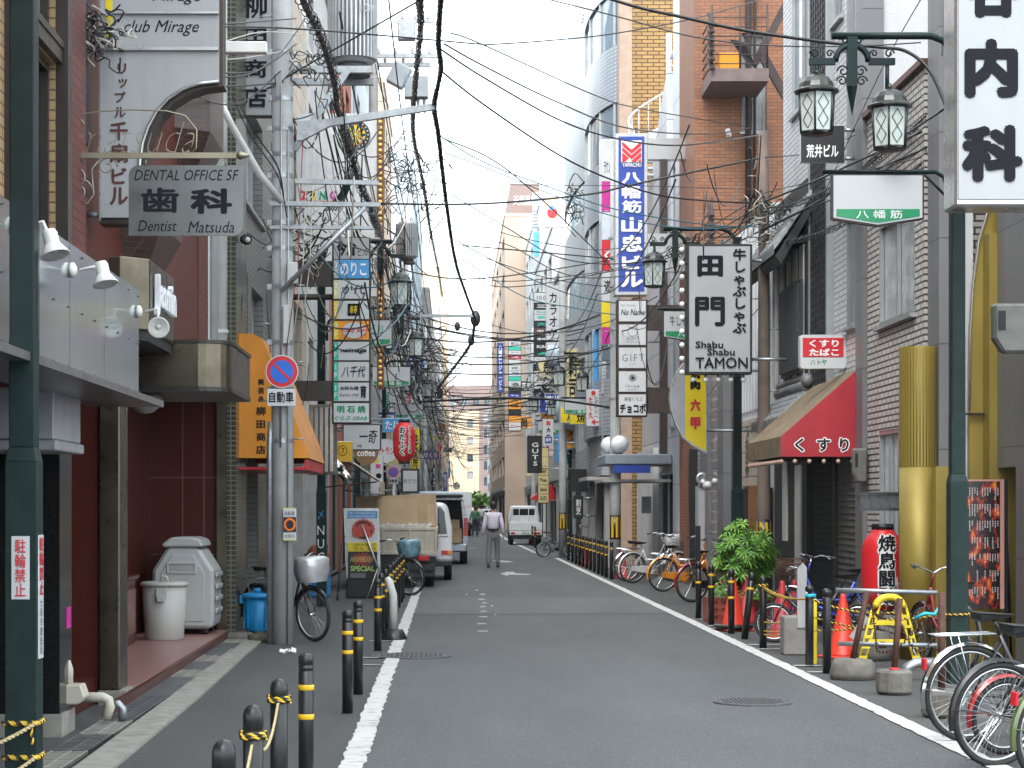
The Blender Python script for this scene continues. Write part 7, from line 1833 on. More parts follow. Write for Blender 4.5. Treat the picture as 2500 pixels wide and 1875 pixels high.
def hatchback(X, Y, m, label):
    r = thing('car', label, 'car', (X, Y, 0))
    part(r, 'body', m, lambda q: q.prism([(X - .8, Y, .3), (X - .84, Y, .9), (X + .84, Y, .9), (X + .8, Y, .3)], (0, 3.8, 0)), .1); part(r, 'cabin', m, lambda q: q.prism([(X - .74, Y + .1, .9), (X - .6, Y + .1, 1.45), (X + .6, Y + .1, 1.45), (X + .74, Y + .1, .9)], (0, 2.2, 0)), .08)
    part(r, 'rear_window', CARG, lambda q: q.prism([(X - .6, Y + .08, .98), (X - .5, Y + .08, 1.36), (X + .5, Y + .08, 1.36), (X + .6, Y + .08, .98)], (0, .01, 0)))
    for s in (-1, 1): part(r, 'tail_lamp', TAILR, lambda q: q.box(X + s * .68 - .12, X + s * .68 + .12, Y - .03, Y - .005, .62, .85), .01)
    plate_no(r, X, Y - .01, .5, '58-20'); wheels(r, (X - .7, X + .7), (Y + .7, Y + 3), .3)
hatchback(2.2, 148, CARW, 'white hatchback farthest down the middle of the street'); hatchback(3.2, 170, CARW, 'distant white car behind the walking man, right of the other one')
X, Y = 3.15, 86.0
r = thing('pickup_truck', 'small white pickup truck with a railed cab window parked on the right', 'truck', (X, Y, 0))
part(r, 'bed', CARW, lambda q: (q.box(X - .7, X + .7, Y, Y + .05, .62, .95), q.box(X - .7, X - .66, Y + .05, Y + 2, .62, .95), q.box(X + .66, X + .7, Y + .05, Y + 2, .62, .95), q.box(X - .66, X + .66, Y + .05, Y + 2, .58, .64)), .006)
part(r, 'cab', CARW, lambda q: q.prism([(X - .68, Y + 2.05, .5), (X - .68, Y + 2.05, 1.15), (X - .58, Y + 2.05, 1.6), (X - .5, Y + 2.05, 1.66), (X + .5, Y + 2.05, 1.66), (X + .58, Y + 2.05, 1.6), (X + .68, Y + 2.05, 1.15), (X + .68, Y + 2.05, .5)], (0, 1.2, 0)), .05)
part(r, 'rear_window', CARG, lambda q: q.box(X - .46, X + .46, Y + 2.03, Y + 2.045, 1.25, 1.52)); part(r, 'guard_rail', CARW, lambda q: (q.tube([(X - .62, Y + 1.95, .95), (X - .52, Y + 1.95, 1.6), (X + .52, Y + 1.95, 1.6), (X + .62, Y + 1.95, .95)], .02, 6), q.tube([(X - .58, Y + 1.95, 1.22), (X + .58, Y + 1.95, 1.22)], .016, 5), [q.tube([(X + a, Y + 1.95, .95), (X + a, Y + 1.95, 1.6)], .014, 5) for a in (-.2, .2)]))
part(r, 'bumper', CARW, lambda q: q.box(X - .68, X + .68, Y - .04, Y + .02, .42, .58), .02); part(r, 'underside', RUB, lambda q: q.box(X - .6, X + .6, Y + .05, Y + 2.5, .25, .56))
for s in (-1, 1): part(r, 'tail_lamp', TAILR, lambda q: q.box(X + s * .53 - .09, X + s * .53 + .09, Y - .06, Y - .041, .47, .55), .004)
plate_no(r, X, Y - .05, .44, '30-18'); wheels(r, (X - .58, X + .58), (Y + .55, Y + 2.5), .27)
# ================================================================== people
SKIN = pm('skin', (.46, .27, .19), .55); HAIR = pm('hair_black', (.014, .012, .011), .5, bump=.4, bscale=60)
def skin(parent, name, pts, edges, m, sub=2):
    me = bpy.data.meshes.new(name); me.from_pydata([p[:3] for p in pts], edges, [])
    o = bpy.data.objects.new(name, me); COL.objects.link(o)
    md = o.modifiers.new('s', 'SKIN'); md.use_smooth_shade = True
    for i, p in enumerate(pts): me.skin_vertices[0].data[i].radius = (p[3], p[4] if len(p) > 4 else p[3])
    me.skin_vertices[0].data[0].use_root = True
    o.modifiers.new('d', 'SUBSURF').levels = sub
    dg = bpy.context.evaluated_depsgraph_get(); nm = bpy.data.meshes.new_from_object(o.evaluated_get(dg))
    o.modifiers.clear(); o.data = nm; nm.materials.clear(); nm.materials.append(m)
    for p in nm.polygons: p.use_smooth = True; p.material_index = 0
    o.parent = parent; return o
def person(label, x, y, h, shirt, trous, step=.12, arm=.12, hair=HAIR, skirt=False, yaw=0, group=None, shoe=None):
    r = thing('person', label, 'person', (0, 0, 0), group); k = h / 1.73
    P = lambda *a: tuple(v * k for v in a)
    LA, RA = P(-.13, -step, .09), P(.12, step, .09)
    LK, RK = P(-.115, -.02, .50), P(.105, step * .8, .50)
    hip = P(0, 0, .93)
    sh = lambda s: P(s * .178, 0, 1.385)
    el = lambda s: P(s * (.235 + arm * .3), -.03, 1.10); wr = lambda s: P(s * (.25 + arm), .04, .86)
    V = lambda p, a, b_=None: (*p, a * k, (b_ or a) * k)
    skin(r, 'body', [V(hip, .12, .09), V(P(0, 0, 1.15), .12, .09), V(P(0, 0, 1.36), .12, .08), V(P(0, 0, 1.46), .052), V(P(0, .01, 1.55), .066, .078), V(P(0, .015, 1.64), .074, .09), V(P(0, .01, 1.70), .045, .055), V(sh(-1), .05), V(el(-1), .038), V(wr(-1), .026), V(P(-.25 - arm - .005, .055, .79), .032, .018), V(sh(1), .05), V(el(1), .038), V(wr(1), .026), V(P(.25 + arm + .005, .055, .79), .032, .018), V(P(-.09, 0, .86), .085), V(LK, .055), V(LA, .035), V(P(-.15, -step + .13, .04), .035, .025), V(P(.09, 0, .86), .085), V(RK, .055), V(RA, .035), V(P(.14, step + .13, .04), .035, .025)],
         [(0, 1), (1, 2), (2, 3), (3, 4), (4, 5), (5, 6), (2, 7), (7, 8), (8, 9), (9, 10), (2, 11), (11, 12), (12, 13), (13, 14), (0, 15), (15, 16), (16, 17), (17, 18), (0, 19), (19, 20), (20, 21), (21, 22)], SKIN)
    hands = MB().mat(SKIN)
    for s in (-1, 1):
        b_ = Vector(P(s * (.255 + arm), .055, .80))
        for i in range(4): o = Vector((0, (-.027 + .018 * i) * k, 0)); hands.tube([b_ + o, b_ + o + Vector((s * .005, .004, -.04)) * k, b_ + o + Vector((-s * .01, .008, -.07 - .008 * (i in (1, 2)))) * k], [.009 * k, .008 * k, .006 * k], 6)
        hands.tube([b_ + Vector((0, .03, .03)) * k, b_ + Vector((-s * .01, .055, .0)) * k, b_ + Vector((-s * .015, .055, -.03)) * k], [.01 * k, .009 * k, .007 * k], 6)
    hands.build('fingers', r)
    face = MB().mat(SKIN)
    face.prism([P(-.015, .092, 1.565), P(.015, .092, 1.565), P(0, .085, 1.62)], P(0, .025, 0))
    for s in (-1, 1): face.sphere(P(s * .083, .0, 1.59), .022 * k, 8, 6, (.5, .8, 1.4))
    face.mat(INK)
    for s in (-1, 1): face.sphere(P(s * .033, .088, 1.615), .011 * k, 7, 5)
    face.mat(RED); face.obox(P(0, .09, 1.545), .045 * k, .008 * k, .012 * k); face.build('face', r)
    skin(r, 'shirt', [V(P(0, 0, .955), .15, .105), V(P(0, -.01, 1.13), .162, .11), V(P(0, -.01, 1.28), .172, .115), V(P(0, 0, 1.385), .135, .09), V(P(0, .0, 1.455), .066), V(sh(-1), .072), V(el(-1), .058), V(P(-(.247 + arm * .92), .03, .885), .042), V(sh(1), .072), V(el(1), .058), V(P(.247 + arm * .92, .03, .885), .042)], [(0, 1), (1, 2), (2, 3), (3, 4), (3, 5), (5, 6), (6, 7), (3, 8), (8, 9), (9, 10)], shirt)
    skin(r, 'trousers', [V(P(0, 0, 1.045), .138, .098), V(P(0, -.01, .90), .15, .115), V(P(-.09, 0, .82), .098, .105), V((LK[0], LK[1], LK[2]), .072), V((LA[0], LA[1], LA[2] - .02), .06), V(P(.09, 0, .82), .098, .105), V((RK[0], RK[1], RK[2]), .072), V((RA[0], RA[1], RA[2] - .02), .06)], [(0, 1), (1, 2), (2, 3), (3, 4), (1, 5), (5, 6), (6, 7)], trous)
    for A in (LA, RA): part(r, 'shoe', shoe or RUB, lambda q: q.prism([(A[0] - .045 * k, A[1] - .08 * k, .003), (A[0] + .045 * k, A[1] - .08 * k, .003), (A[0] + .05 * k, A[1] + .12 * k, .003), (A[0], A[1] + .19 * k, .003), (A[0] - .05 * k, A[1] + .12 * k, .003)], (0, 0, .065 * k)), .012)
    part(r, 'hair', hair, lambda q: (q.sphere(P(0, -.005, 1.645), .1 * k, 18, 12, (.92, 1.0, .95)), q.sphere(P(0, -.035, 1.585), .075 * k, 14, 10, (1.0, .75, 1.0))))
    if not skirt: part(r, 'belt', BLKP, lambda q: q.lathe([(.152 * k, 0), (.156 * k, .002), (.156 * k, .03 * k), (.152 * k, .032 * k)], P(0, -.003, .985), 20, smooth=False))
    r.location = (x, y, .014); r.rotation_euler = (0, 0, yaw)
    return r
wm = person('man walking away mid street in a pale lilac shirt, grey trousers and black shoes', 1.12, 53.8, 1.73, pm('shirt_lilac', (.60, .56, .66), .8, var=.06, scale=9, bump=.5, bscale=12), pm('trousers_grey', (.15, .155, .165), .8, var=.1, bump=.3, bscale=20), .1, .02)
person('person in a dusty pink top and blue jeans, far down the street', 1.62, 127, 1.58, pm('top_pink', (.42, .27, .27), .8), pm('jeans_blue', (.04, .06, .13), .8), .1, .05, pm('hair_brown', (.09, .05, .03), .5), True, group='people far down the street', shoe=WHITE)
person('person in a white shirt just behind the one in pink, far down the street', 1.95, 130, 1.70, WHITE, pm('jeans_blue', (.04, .06, .13)), .12, .05, HAIR, False, group='people far down the street')
person('person in a black hat and green bag unloading beside the far box truck', 1.32, 110.5, 1.62, pm('top_green', (.03, .14, .08), .8), pm('trousers_black', (.02, .02, .022), .8), .08, .08, HAIR, False, group='people far down the street')
# ================================================================== poles and overhead lines
PCON = pm('pole_concrete', (.40, .41, .41), .75, var=.15, scale=3, streak=.3, bump=.3, bscale=60)
PWOOD = pm('pole_brown', (.155, .120, .100), .8, var=.2, scale=4, streak=.4, bump=.3, bscale=30)
CAB = pm('cable_black', (.012, .012, .013), .45, var=.3)
CABT = pm('cable_teal', (.03, .12, .16), .5)
CABR = pm('cable_red', (.25, .03, .03), .5)
CABW = pm('cable_pale', (.48, .46, .40), .5)
INS = pm('porcelain', (.62, .62, .62), .15)
def pole(x, y, h, r0, r1, m, label, band=False, bands=(), lean=0):
    r = thing('utility_pole', label, 'utility pole', (x, y, 0), 'utility poles')
    part(r, 'shaft', m, lambda q: q.tube([(x + lean * t, y, h * t) for t in (0, .25, .5, .75, 1)], [r0 + (r1 - r0) * t for t in (0, .25, .5, .75, 1)], 20))
    rr = lambda z: r0 + (r1 - r0) * z / h
    if bands: part(r, 'steel_bands', GALV, lambda q: [(q.lathe([(rr(z), 0), (rr(z) + .006, .0), (rr(z) + .006, .05), (rr(z), .05)], (x + lean * z / h, y, z), 20, smooth=False), q.box(x + lean * z / h - rr(z) - .05, x + lean * z / h - rr(z) + .01, y - .05, y - .01, z, z + .06)) for z in bands])
    if band:
        def _f(q):
            q.mat(RUB); q.lathe([(rr(1) + .002, .88), (rr(1) + .004, .88), (rr(1) + .004, 1.42), (rr(1) + .002, 1.42)], (x, y, 0), 24)
            q.mat(BY)
            for i in range(8): a = 2 * math.pi * i / 8; s = rr(1) + .006; q.poly([(x + s * math.cos(a + t), y + s * math.sin(a + t), z) for t, z in ((0, .92), (.39, .92), (.39, 1.38), (0, 1.38))])
        part(r, 'warning_band', BY, _f)
    part(r, 'step_bolts', GALV, lambda q: [q.tube([(x + (-1) ** i * rr(2 + i * .45), y, 2.4 + i * .45), (x + (-1) ** i * (rr(2) + .13), y, 2.4 + i * .45)], .009, 5) for i in range(int((h - 2.6) / .45))])
    return r
P1 = pole(-1.97, 24.0, 14, .135, .105, PCON, 'big grey concrete pole on the left carrying the no parking sign', bands=(2.35, 2.95, 3.5, 4.15, 4.6, 4.9, 5.15, 5.45, 5.7, 6.0, 6.35, 6.9))
P2 = pole(-2.03, 54.0, 15, .14, .11, PCON, 'second concrete pole on the left carrying the farther transformer', bands=(5, 6.5, 8, 9, 11, 13))
for y in (84, 116, 150): pole(-1.9 + bend(y), y, 12, .14, .11, PCON, f"concrete pole on the far left, {'first' if y == 84 else 'second' if y == 116 else 'third'} behind the red paper lantern")
R1 = pole(4.59, 30.0, 7.1, .105, .075, PWOOD, 'brown weathered pole with a black and yellow band beside the potted palms', True)
R2 = pole(3.70, 46.0, 9.5, .13, .11, PCON, 'concrete pole with a black and yellow band by the globe lamps', True, (4, 5.2, 6.5, 7.6))
pole(3.56, 65.0, 9.5, .13, .11, PCON, 'concrete pole on the right beyond the white bicycles', True, (5, 6.5))
pole(3.9, 96.0, 10, .13, .11, PCON, 'slim far pole on the right beside the pickup truck', True)
part(P1, 'conduit', GALV, lambda q: (q.tube([(-2.115, 23.93, 0), (-2.115, 23.93, 2.3), (-2.1, 23.95, 2.6)], .035, 8), q.tube([(-1.90, 23.86, 0), (-1.89, 23.87, 6)], .010, 5), q.tube([(-1.98, 23.85, 2.3), (-1.97, 23.86, 6.5)], .012, 5)))
part(P1, 'junction_box', pm('box_grey', (.45, .46, .45), .5), lambda q: (q.box(-1.9, -1.78, 23.8, 23.95, 4.2, 4.45), q.box(-1.95, -1.88, 23.82, 23.87, 3.5, 3.95)), .008)
bp_ = thing('bicycle_notice', 'yellow edged notice with an orange prohibition ring, strapped to the concrete pole', 'notice', (vx(626, 23.82), 23.82, vz(1168, 23.82)))
panel(bp_, 'plate', 23.80, 612, 640, 1097, 1168, WHITE, [('#', 612.5, 1097.5, 639.5, 1099, YEL), ('#', 612.5, 1166, 639.5, 1167.5, YEL), ('#', 612.5, 1117, 639.5, 1149, FRK), ('O', 613.5, 1119, 639, 1147, pm('ring_orange', (.8, .16, .01), .4)), ('O', 618, 1123.5, 634.5, 1142.5, FRK), ('自転車', 615, 1104, 637, 1113, INK), ('大阪市', 615, 1154, 637, 1162, INK)])
def transformer(par, x, y, z0, h, r, name, label):
    t = thing('transformer', label, 'transformer', (x, y, z0)); TF = pm('transformer_grey', (.50, .52, .535), .5, .3, var=.1, streak=.15)
    part(t, 'tank', TF, lambda q: q.lathe([(r * .82, -.04), (r * .82, h), (r * .75, h + .05), (0, h + .06)], (x, y, z0), 28))
    def fins(q):
        for i in range(36):
            a = 2 * math.pi * i / 36
            q.obox((x + r * .9 * math.cos(a), y + r * .9 * math.sin(a), z0 + h / 2), r * .24, .022, h, Matrix.Rotation(a, 4, 'Z'))
    part(t, 'cooling_fins', TF, fins)
    part(t, 'base', pm('transformer_dark', (.10, .105, .11), .6), lambda q: (q.lathe([(r * .62, -.05), (r * .62, -.1), (r * .5, -.12), (0, -.12)], (x, y, z0), 24), q.lathe([(r * .5, -.13), (r * .5, -.2), (0, -.2)], (x + .06, y, z0), 24)))
    def b_(q):
        for a in (-.12, .12): q.lathe([(.05, 0), (.05, .05), (.03, .06), (.045, .09), (.03, .1), (.04, .13), (0, .16)], (x + a, y, z0 + h + .04), 10)
    part(t, 'bushing', INS, b_)
    q = MB().mat(WHITE2); text_into(q, '100', (x + r * .35, y - r * 1.06, z0 + h * .45), UX, UZ, .16, .1, bold=.02); q.build('lettering', t)
transformer(P1, vx(762, 24.9), 24.9, 7.03, 1.15, .30, '', 'big grey finned transformer hanging at the top left beside the concrete pole')
transformer(P2, vx(879, 54), 54.0, 8.2, .85, .29, '', 'smaller grey finned transformer on the second left pole above the lantern')
part(P1, 'transformer_arm', GALV, lambda q: (q.box(-1.95, -.95, 24.5, 24.58, 6.80, 6.88), q.box(-1.95, -.95, 25.2, 25.28, 6.80, 6.88), q.prism([(-1.9, 24.48, 5.9), (-1.3, 24.48, 6.8), (-1.2, 24.48, 6.8), (-1.84, 24.48, 5.85)], (0, .05, 0))))
part(P1, 'long_arm', GALV, lambda q: q.prism([W(641, 262, 23.85), W(712, 256, 23.85), W(939, 222, 23.85), W(939, 236, 23.85), W(712, 272, 23.85), W(652, 303, 23.85), W(641, 303, 23.85)], (0, .08, 0)))
part(P1, 'cross_arm', GALV, lambda q: (q.prism([W(637, 385, 23.86), W(818, 390, 23.86), W(818, 399, 23.86), W(637, 396, 23.86)], (0, .07, 0)))); part(P1, 'cross_arm', GALV, lambda q: q.prism([W(582, 434, 23.86), W(822, 437, 23.86), W(822, 446, 23.86), W(582, 444, 23.86)], (0, .07, 0))); part(P1, 'cross_arm', GALV, lambda q: q.prism([W(582, 487, 23.86), W(806, 488, 23.86), W(806, 495, 23.86), W(582, 494, 23.86)], (0, .07, 0)))
part(P1, 'brace', GALV, lambda q: q.tube([W(789, 448, 23.8), W(608, 628, 23.8)], .03, 6))
def arm_gear(p, px0, px1, py, Y, n):
    part(p, 'cross_arm', GALV, lambda q: q.box(vx(px0, Y), vx(px1, Y), Y - .05, Y + .05, vz(py, Y) - .05, vz(py, Y) + .05))
    part(p, 'insulators', INS, lambda q: [q.lathe([(.02, 0), (.06, .03), (.03, .06), (.065, .09), (.03, .12), (.05, .15), (0, .18)], (vx(px0 + (px1 - px0) * (i + .5) / n, Y), Y, vz(py, Y) + .05), 10) for i in range(n)])
arm_gear(P2, 800, 946, 121, 53.9, 4); arm_gear(P2, 812, 930, 140, 54.1, 3); arm_gear(P2, 855, 938, 46, 53.9, 3)
part(P2, 'long_arm', GALV, lambda q: q.box(-2.0, .66, 53.85, 53.95, vz(686, 54), vz(680, 54)))
SWB = pm('switch_box_grey', (.30, .34, .37), .5, var=.1)
part(P2, 'switch_box', SWB, lambda q: (q.box(vx(874, 54), vx(925, 54), 53.6, 54.0, vz(216, 54), vz(170, 54)),), .02); part(P2, 'switch_box', SWB, lambda q: q.obox(W(862, 163, 53.7), .5, .3, .6, Matrix.Rotation(R(28), 4, 'Y')), .04); part(P2, 'switch_box', GALV, lambda q: q.box(vx(860, 54), vx(898, 54), 53.6, 53.9, vz(92, 54), vz(55, 54)), .02)
part(P2, 'cable_sockets', GREYW, lambda q: [q.tube([W(890 + i * 13, 216, 53.8), W(892 + i * 13, 246, 53.8)], [.05, .02], 8) for i in range(3)])
def smooth(pts, n=8):
    P = [Vector(p) for p in pts]; out = []
    for i in range(len(P) - 1):
        a, b_, c, d_ = P[max(i - 1, 0)], P[i], P[i + 1], P[min(i + 2, len(P) - 1)]
        for j in range(n):
            t = j / n; out.append(.5 * ((2 * b_) + (c - a) * t + (2 * a - 5 * b_ + 4 * c - d_) * t * t + (3 * b_ - a - 3 * c + d_) * t ** 3))
    return out + [P[-1]]
def curve(px, Y0, Y1):
    L = [0]
    for a, b_ in zip(px[:-1], px[1:]): L.append(L[-1] + math.hypot(b_[0] - a[0], b_[1] - a[1]))
    return smooth([W(p[0], p[1], p[2] if len(p) > 2 else Y0 + (Y1 - Y0) * s / L[-1]) for p, s in zip(px, L)])
def coil(q, pts, rad, pitch, r, jit=0):
    L = [0]
    for a, b_ in zip(pts[:-1], pts[1:]): L.append(L[-1] + (b_ - a).length)
    n = int(L[-1] / pitch * 9); P = []; j = 0
    for i in range(n + 1):
        s = L[-1] * i / n
        while j < len(L) - 2 and L[j + 1] < s: j += 1
        p = pts[j].lerp(pts[j + 1], (s - L[j]) / max(1e-6, L[j + 1] - L[j])); t = (pts[j + 1] - pts[j]).normalized()
        u = t.cross(UZ); u = u.normalized() if u.length > .05 else UX; w = t.cross(u); a = 2 * math.pi * s / pitch
        k = rad * (1 + (rnd.uniform(-jit, jit) if jit else 0)); P.append(p + (u * math.cos(a) + w * math.sin(a)) * k - UZ * rad * .5)
    q.tube(P, r, 4)
CG = 'thin overhead cables over the street'
def cable(pts, r=.008, m=None, label='thin dark cable among the tangle strung over the street', group=CG, coiled=None):
    q = MB().mat(m or CAB); q.tube(pts, r, 5)
    if coiled: coil(q, pts, *coiled)
    return tag(q.build('overhead_cable'), label, 'cable', group)
# the thick bundle on the left
main = curve([(632, -70, 17.2), (655, 0, 18.8), (687, 68, 20.4), (721, 178, 22.9), (734, 253, 24.3), (755, 324, 26.2), (779, 403, 29), (802, 454, 32), (823, 533, 37), (840, 608, 43), (866, 734, 56), (884, 800, 76), (905, 870, 105)], 0, 0)
q = MB().mat(CAB)
for k in range(7):
    a = k * .9; off = Vector((math.cos(a) * .018, 0, math.sin(a) * .018))
    q.tube([p + off * (1 + .5 * math.sin(i * .35 + k)) for i, p in enumerate(main)], .010 + .003 * (k % 3), 6)
coil(q, main[:60], .06, .32, .005, .2); coil(q, [p + Vector((.04, 0, -.04)) for p in main[10:70]], .05, .22, .004, .3)
q.mat(GALV)
for a, b_ in (((742, 272, 24.9), (757, 332, 26.6)), ((803, 456, 32.0), (822, 515, 35.5))): q.tube([W(*a), W(*b_)], .062, 10)
tag(q.build('cable_bundle'), 'thick black cable bundle with wire coils and metal sleeves, sloping down across the left', 'cable bundle')
m2 = curve([(956, -30, 19.5), (952, 0, 20.2), (947, 90, 21.8), (952, 150, 22.8), (938, 228, 24.0), (947, 290, 26.5), (962, 420, 32), (983, 560, 41), (1005, 630, 48), (1026, 686, 54)], 0, 0)
q = MB().mat(CAB)
for k in range(3): q.tube([p + Vector((.012 * math.cos(2.1 * k), 0, .012 * math.sin(2.1 * k))) for p in m2], .009, 5)
coil(q, m2, .022, .07, .009, .3); tag(q.build('cable_bundle'), 'twisted black cable hanging against the white sky in the middle', 'cable bundle')
m3 = curve([(1026, 686, 54), (1019, 734, 57), (998, 770, 62), (955, 826, 72), (940, 850, 84)], 0, 0); cable(m3, .028, label='sagging black cable dropping from the tip of the far steel arm', group=None, coiled=(.03, .14, .012, .3))
m4 = curve([(905, -20, 20), (908, 60, 24), (897, 180, 29), (893, 290, 36), (915, 400, 43), (930, 500, 50), (946, 580, 54), (955, 640, 56)], 0, 0); cable(m4, .012, label='thin coiled wire hanging beside the thick twisted cable', group=None, coiled=(.03, .09, .006, .5))
q = MB().mat(pm('splice_box', (.05, .05, .05), .5)); [q.sphere(W(a, b_, Y), r_, 10, 7, (.8, .8, 1.3)) for a, b_, Y, r_ in ((1027, 688, 54, .17), (1018, 735, 57.2, .12), (988, 705, 55, .1), (950, 848, 80, .17))]; tag(q.build('cable_splice'), 'black cable splice housings hanging from the far steel arm', 'cable splice')
# traced crossing wires
TR = [([(1044, 96), (600, 60), (205, 65)], 23, 15, .009), ([(1044, 97), (1180, 88), (1330, 72), (1520, 35), (1700, -20)], 23, 33, .009), ([(1170, -5), (1330, 35), (1500, 80), (1660, 98), (1840, 100), (1990, 92)], 20, 19, .007), ([(975, 72), (1044, 97), (1283, 205), (1385, 235), (1610, 273)], 24, 40, .010), ([(960, 95), (1044, 142), (1198, 218), (1351, 276), (1522, 290), (1620, 276)], 24, 38, .012), ([(950, 105), (1044, 167), (1208, 259), (1334, 300), (1471, 314), (1640, 292)], 24, 32, .012), ([(955, 155), (1044, 225), (1208, 335), (1331, 392), (1454, 427), (1640, 440)], 24, 30, .012), ([(945, 290), (1044, 350), (1191, 406), (1337, 454), (1522, 485), (1645, 490)], 27, 30, .009, CABT), ([(960, 330), (1044, 360), (1191, 420), (1337, 470), (1500, 495), (1640, 485)], 27, 30, .008, CABT),
      ([(820, 440), (1044, 440), (1270, 420), (1370, 398), (1650, 340)], 31, 31, .016), ([(975, 395), (1150, 400), (1400, 402), (1650, 410)], 34, 32, .006), ([(600, 178), (700, 120), (960, -30)], 24, 22, .010), ([(960, 300), (1100, 370), (1290, 545), (1335, 600)], 30, 46, .012), ([(975, 420), (1100, 495), (1205, 555), (1330, 570), (1460, 545), (1650, 440)], 36, 30, .01), ([(990, 505), (1100, 530), (1200, 585), (1300, 600), (1480, 570), (1645, 470)], 42, 30, .01), ([(985, 520), (1120, 590), (1230, 635), (1330, 655), (1400, 660)], 41, 44, .012, CABT), ([(1000, 560), (1130, 640), (1240, 665), (1330, 680), (1440, 690)], 45, 44, .012, CABT), ([(985, 600), (1100, 620), (1300, 590), (1480, 545), (1650, 455)], 44, 30, .01), ([(985, 560), (1050, 604), (1200, 600), (1400, 560), (1650, 420)], 44, 30, .009), ([(640, 500), (800, 545), (900, 590), (1060, 600), (1330, 560)], 24, 46, .012),
      ([(1000, 530), (1200, 548), (1335, 560)], 40, 46, .014), ([(1000, 540), (1180, 600), (1335, 622)], 40, 46, .009), ([(985, 470), (1130, 515), (1290, 540), (1420, 520)], 36, 43, .008), ([(1020, 690), (1150, 720), (1300, 700), (1420, 640)], 54, 43, .01), ([(1000, 760), (1200, 770), (1330, 740), (1440, 680)], 60, 45, .012), ([(905, 868), (1040, 862), (1180, 862), (1320, 880)], 56, 46, .03), ([(900, 880), (1040, 876), (1200, 880)], 60, 64, .02), ([(1650, 340), (1750, 330), (1850, 290), (1990, 210)], 30, 22, .008), ([(1640, 440), (1740, 400), (1850, 350), (1990, 285)], 30, 22, .016), ([(1645, 470), (1760, 420), (1860, 380), (2000, 320)], 30, 22, .012), ([(1645, 500), (1760, 445), (1870, 410), (2010, 370)], 30, 22, .01), ([(1640, 420), (1720, 400), (1800, 385), (1990, 340)], 30, 22, .007), ([(1600, 520), (1680, 480), (1760, 440), (1830, 390), (1900, 330), (2040, 235)], 31, 20, .014),
      ([(2000, -20), (1900, 160), (1760, 460), (1700, 560)], 20, 29, .006), ([(2040, -10), (2035, 120)], 19, 18.6, .006), ([(205, 70), (300, 115), (375, 177), (480, 187), (600, 180)], 14.5, 24, .010), ([(205, 65), (290, 100), (420, 205), (520, 222), (610, 150)], 14.5, 24, .008), ([(210, 75), (330, 120), (460, 155), (560, 150), (640, 95)], 14.5, 24, .008), ([(200, 70), (260, 95), (350, 100), (430, 110), (600, 62)], 14.5, 24, .007), ([(205, 80), (330, 105), (440, 102), (560, 70), (650, 75)], 14.5, 24, .007, CABW), ([(200, 12), (240, 40), (340, 115), (500, 128), (640, 105)], 14.5, 24, .007, CABW), ([(220, 90), (380, 150), (520, 165), (600, 120), (660, 40)], 14.5, 23, .008), ([(200, 60), (400, 58), (640, 40)], 14.5, 24, .008), ([(520, 230), (560, 300), (600, 360), (612, 420)], 23, 23.8, .01), ([(500, 200), (540, 290), (600, 380), (620, 470)], 23, 23.8, .008)]
for t in TR: cable(curve(t[0], t[1], t[2]), t[3], t[4] if len(t) > 4 else None)
cable(curve([(1300, -8), (1383, 17), (1465, 35), (1610, 66), (1790, 92), (1900, 102), (1960, 112), (2010, 155), (2048, 240)], 21, 18.6), .017, label='thick dark cable arcing across the top right to the lamp post', group=None)
# loops, drops and stray wires around the left poles
rw = random.Random(21)
for i in range(64):
    Y = rw.uniform(23.2, 34); x0 = rw.uniform(-2.6, -.9); z0 = rw.uniform(3.6, 7.6)
    x1 = min(-.6, x0 + rw.uniform(-.3, 1.3)); z1 = z0 + rw.uniform(-1.3, .8)
    a, b_ = Vector((x0, Y, z0)), Vector((x1, Y + rw.uniform(-1.5, 5), z1)); sg = rw.uniform(.1, .7)
    cable(rope_pts(a, b_, sg, 14), rw.choice((.006, .008, .011)), rw.choice((CAB, CAB, CAB, CAB, CABT, CABW)), 'thin loose wire looping around the left poles', 'loose wires around the left poles')
for i in range(56):
    Y = rw.uniform(34, 58); x0 = rw.uniform(-2.3, -.9); z0 = rw.uniform(4.5, 9)
    cable(rope_pts((x0, Y, z0), (x0 + rw.uniform(-.4, .9), Y + rw.uniform(0, 14), z0 + rw.uniform(-1.6, .6)), rw.uniform(.1, .8), 14), rw.choice((.009, .012, .016)), None, 'thin loose wire looping around the left poles', 'loose wires around the left poles')
for x, c in ((-1.72, CABR), (-1.66, CABW), (-1.58, CABW)): cable([Vector((x, 23.9, 6.0)), Vector((x - .06, 23.85, 4.4)), Vector((x - .22, 23.8, 3.2))], .006, c, 'thin pale or red wire hanging straight down before the concrete pole', 'hanging wires at the concrete pole')
for i in range(6): cable(curve([(706 + i * 4, 200 + i * 6), (722 + i * 7, 270), (745 + i * 5, 340), (738 + i * 3, 410), (700 + i * 6, 455)], 28, 30), .011, CABT, 'teal green cable drooping left of the dartboard', 'teal cables by the dartboard')
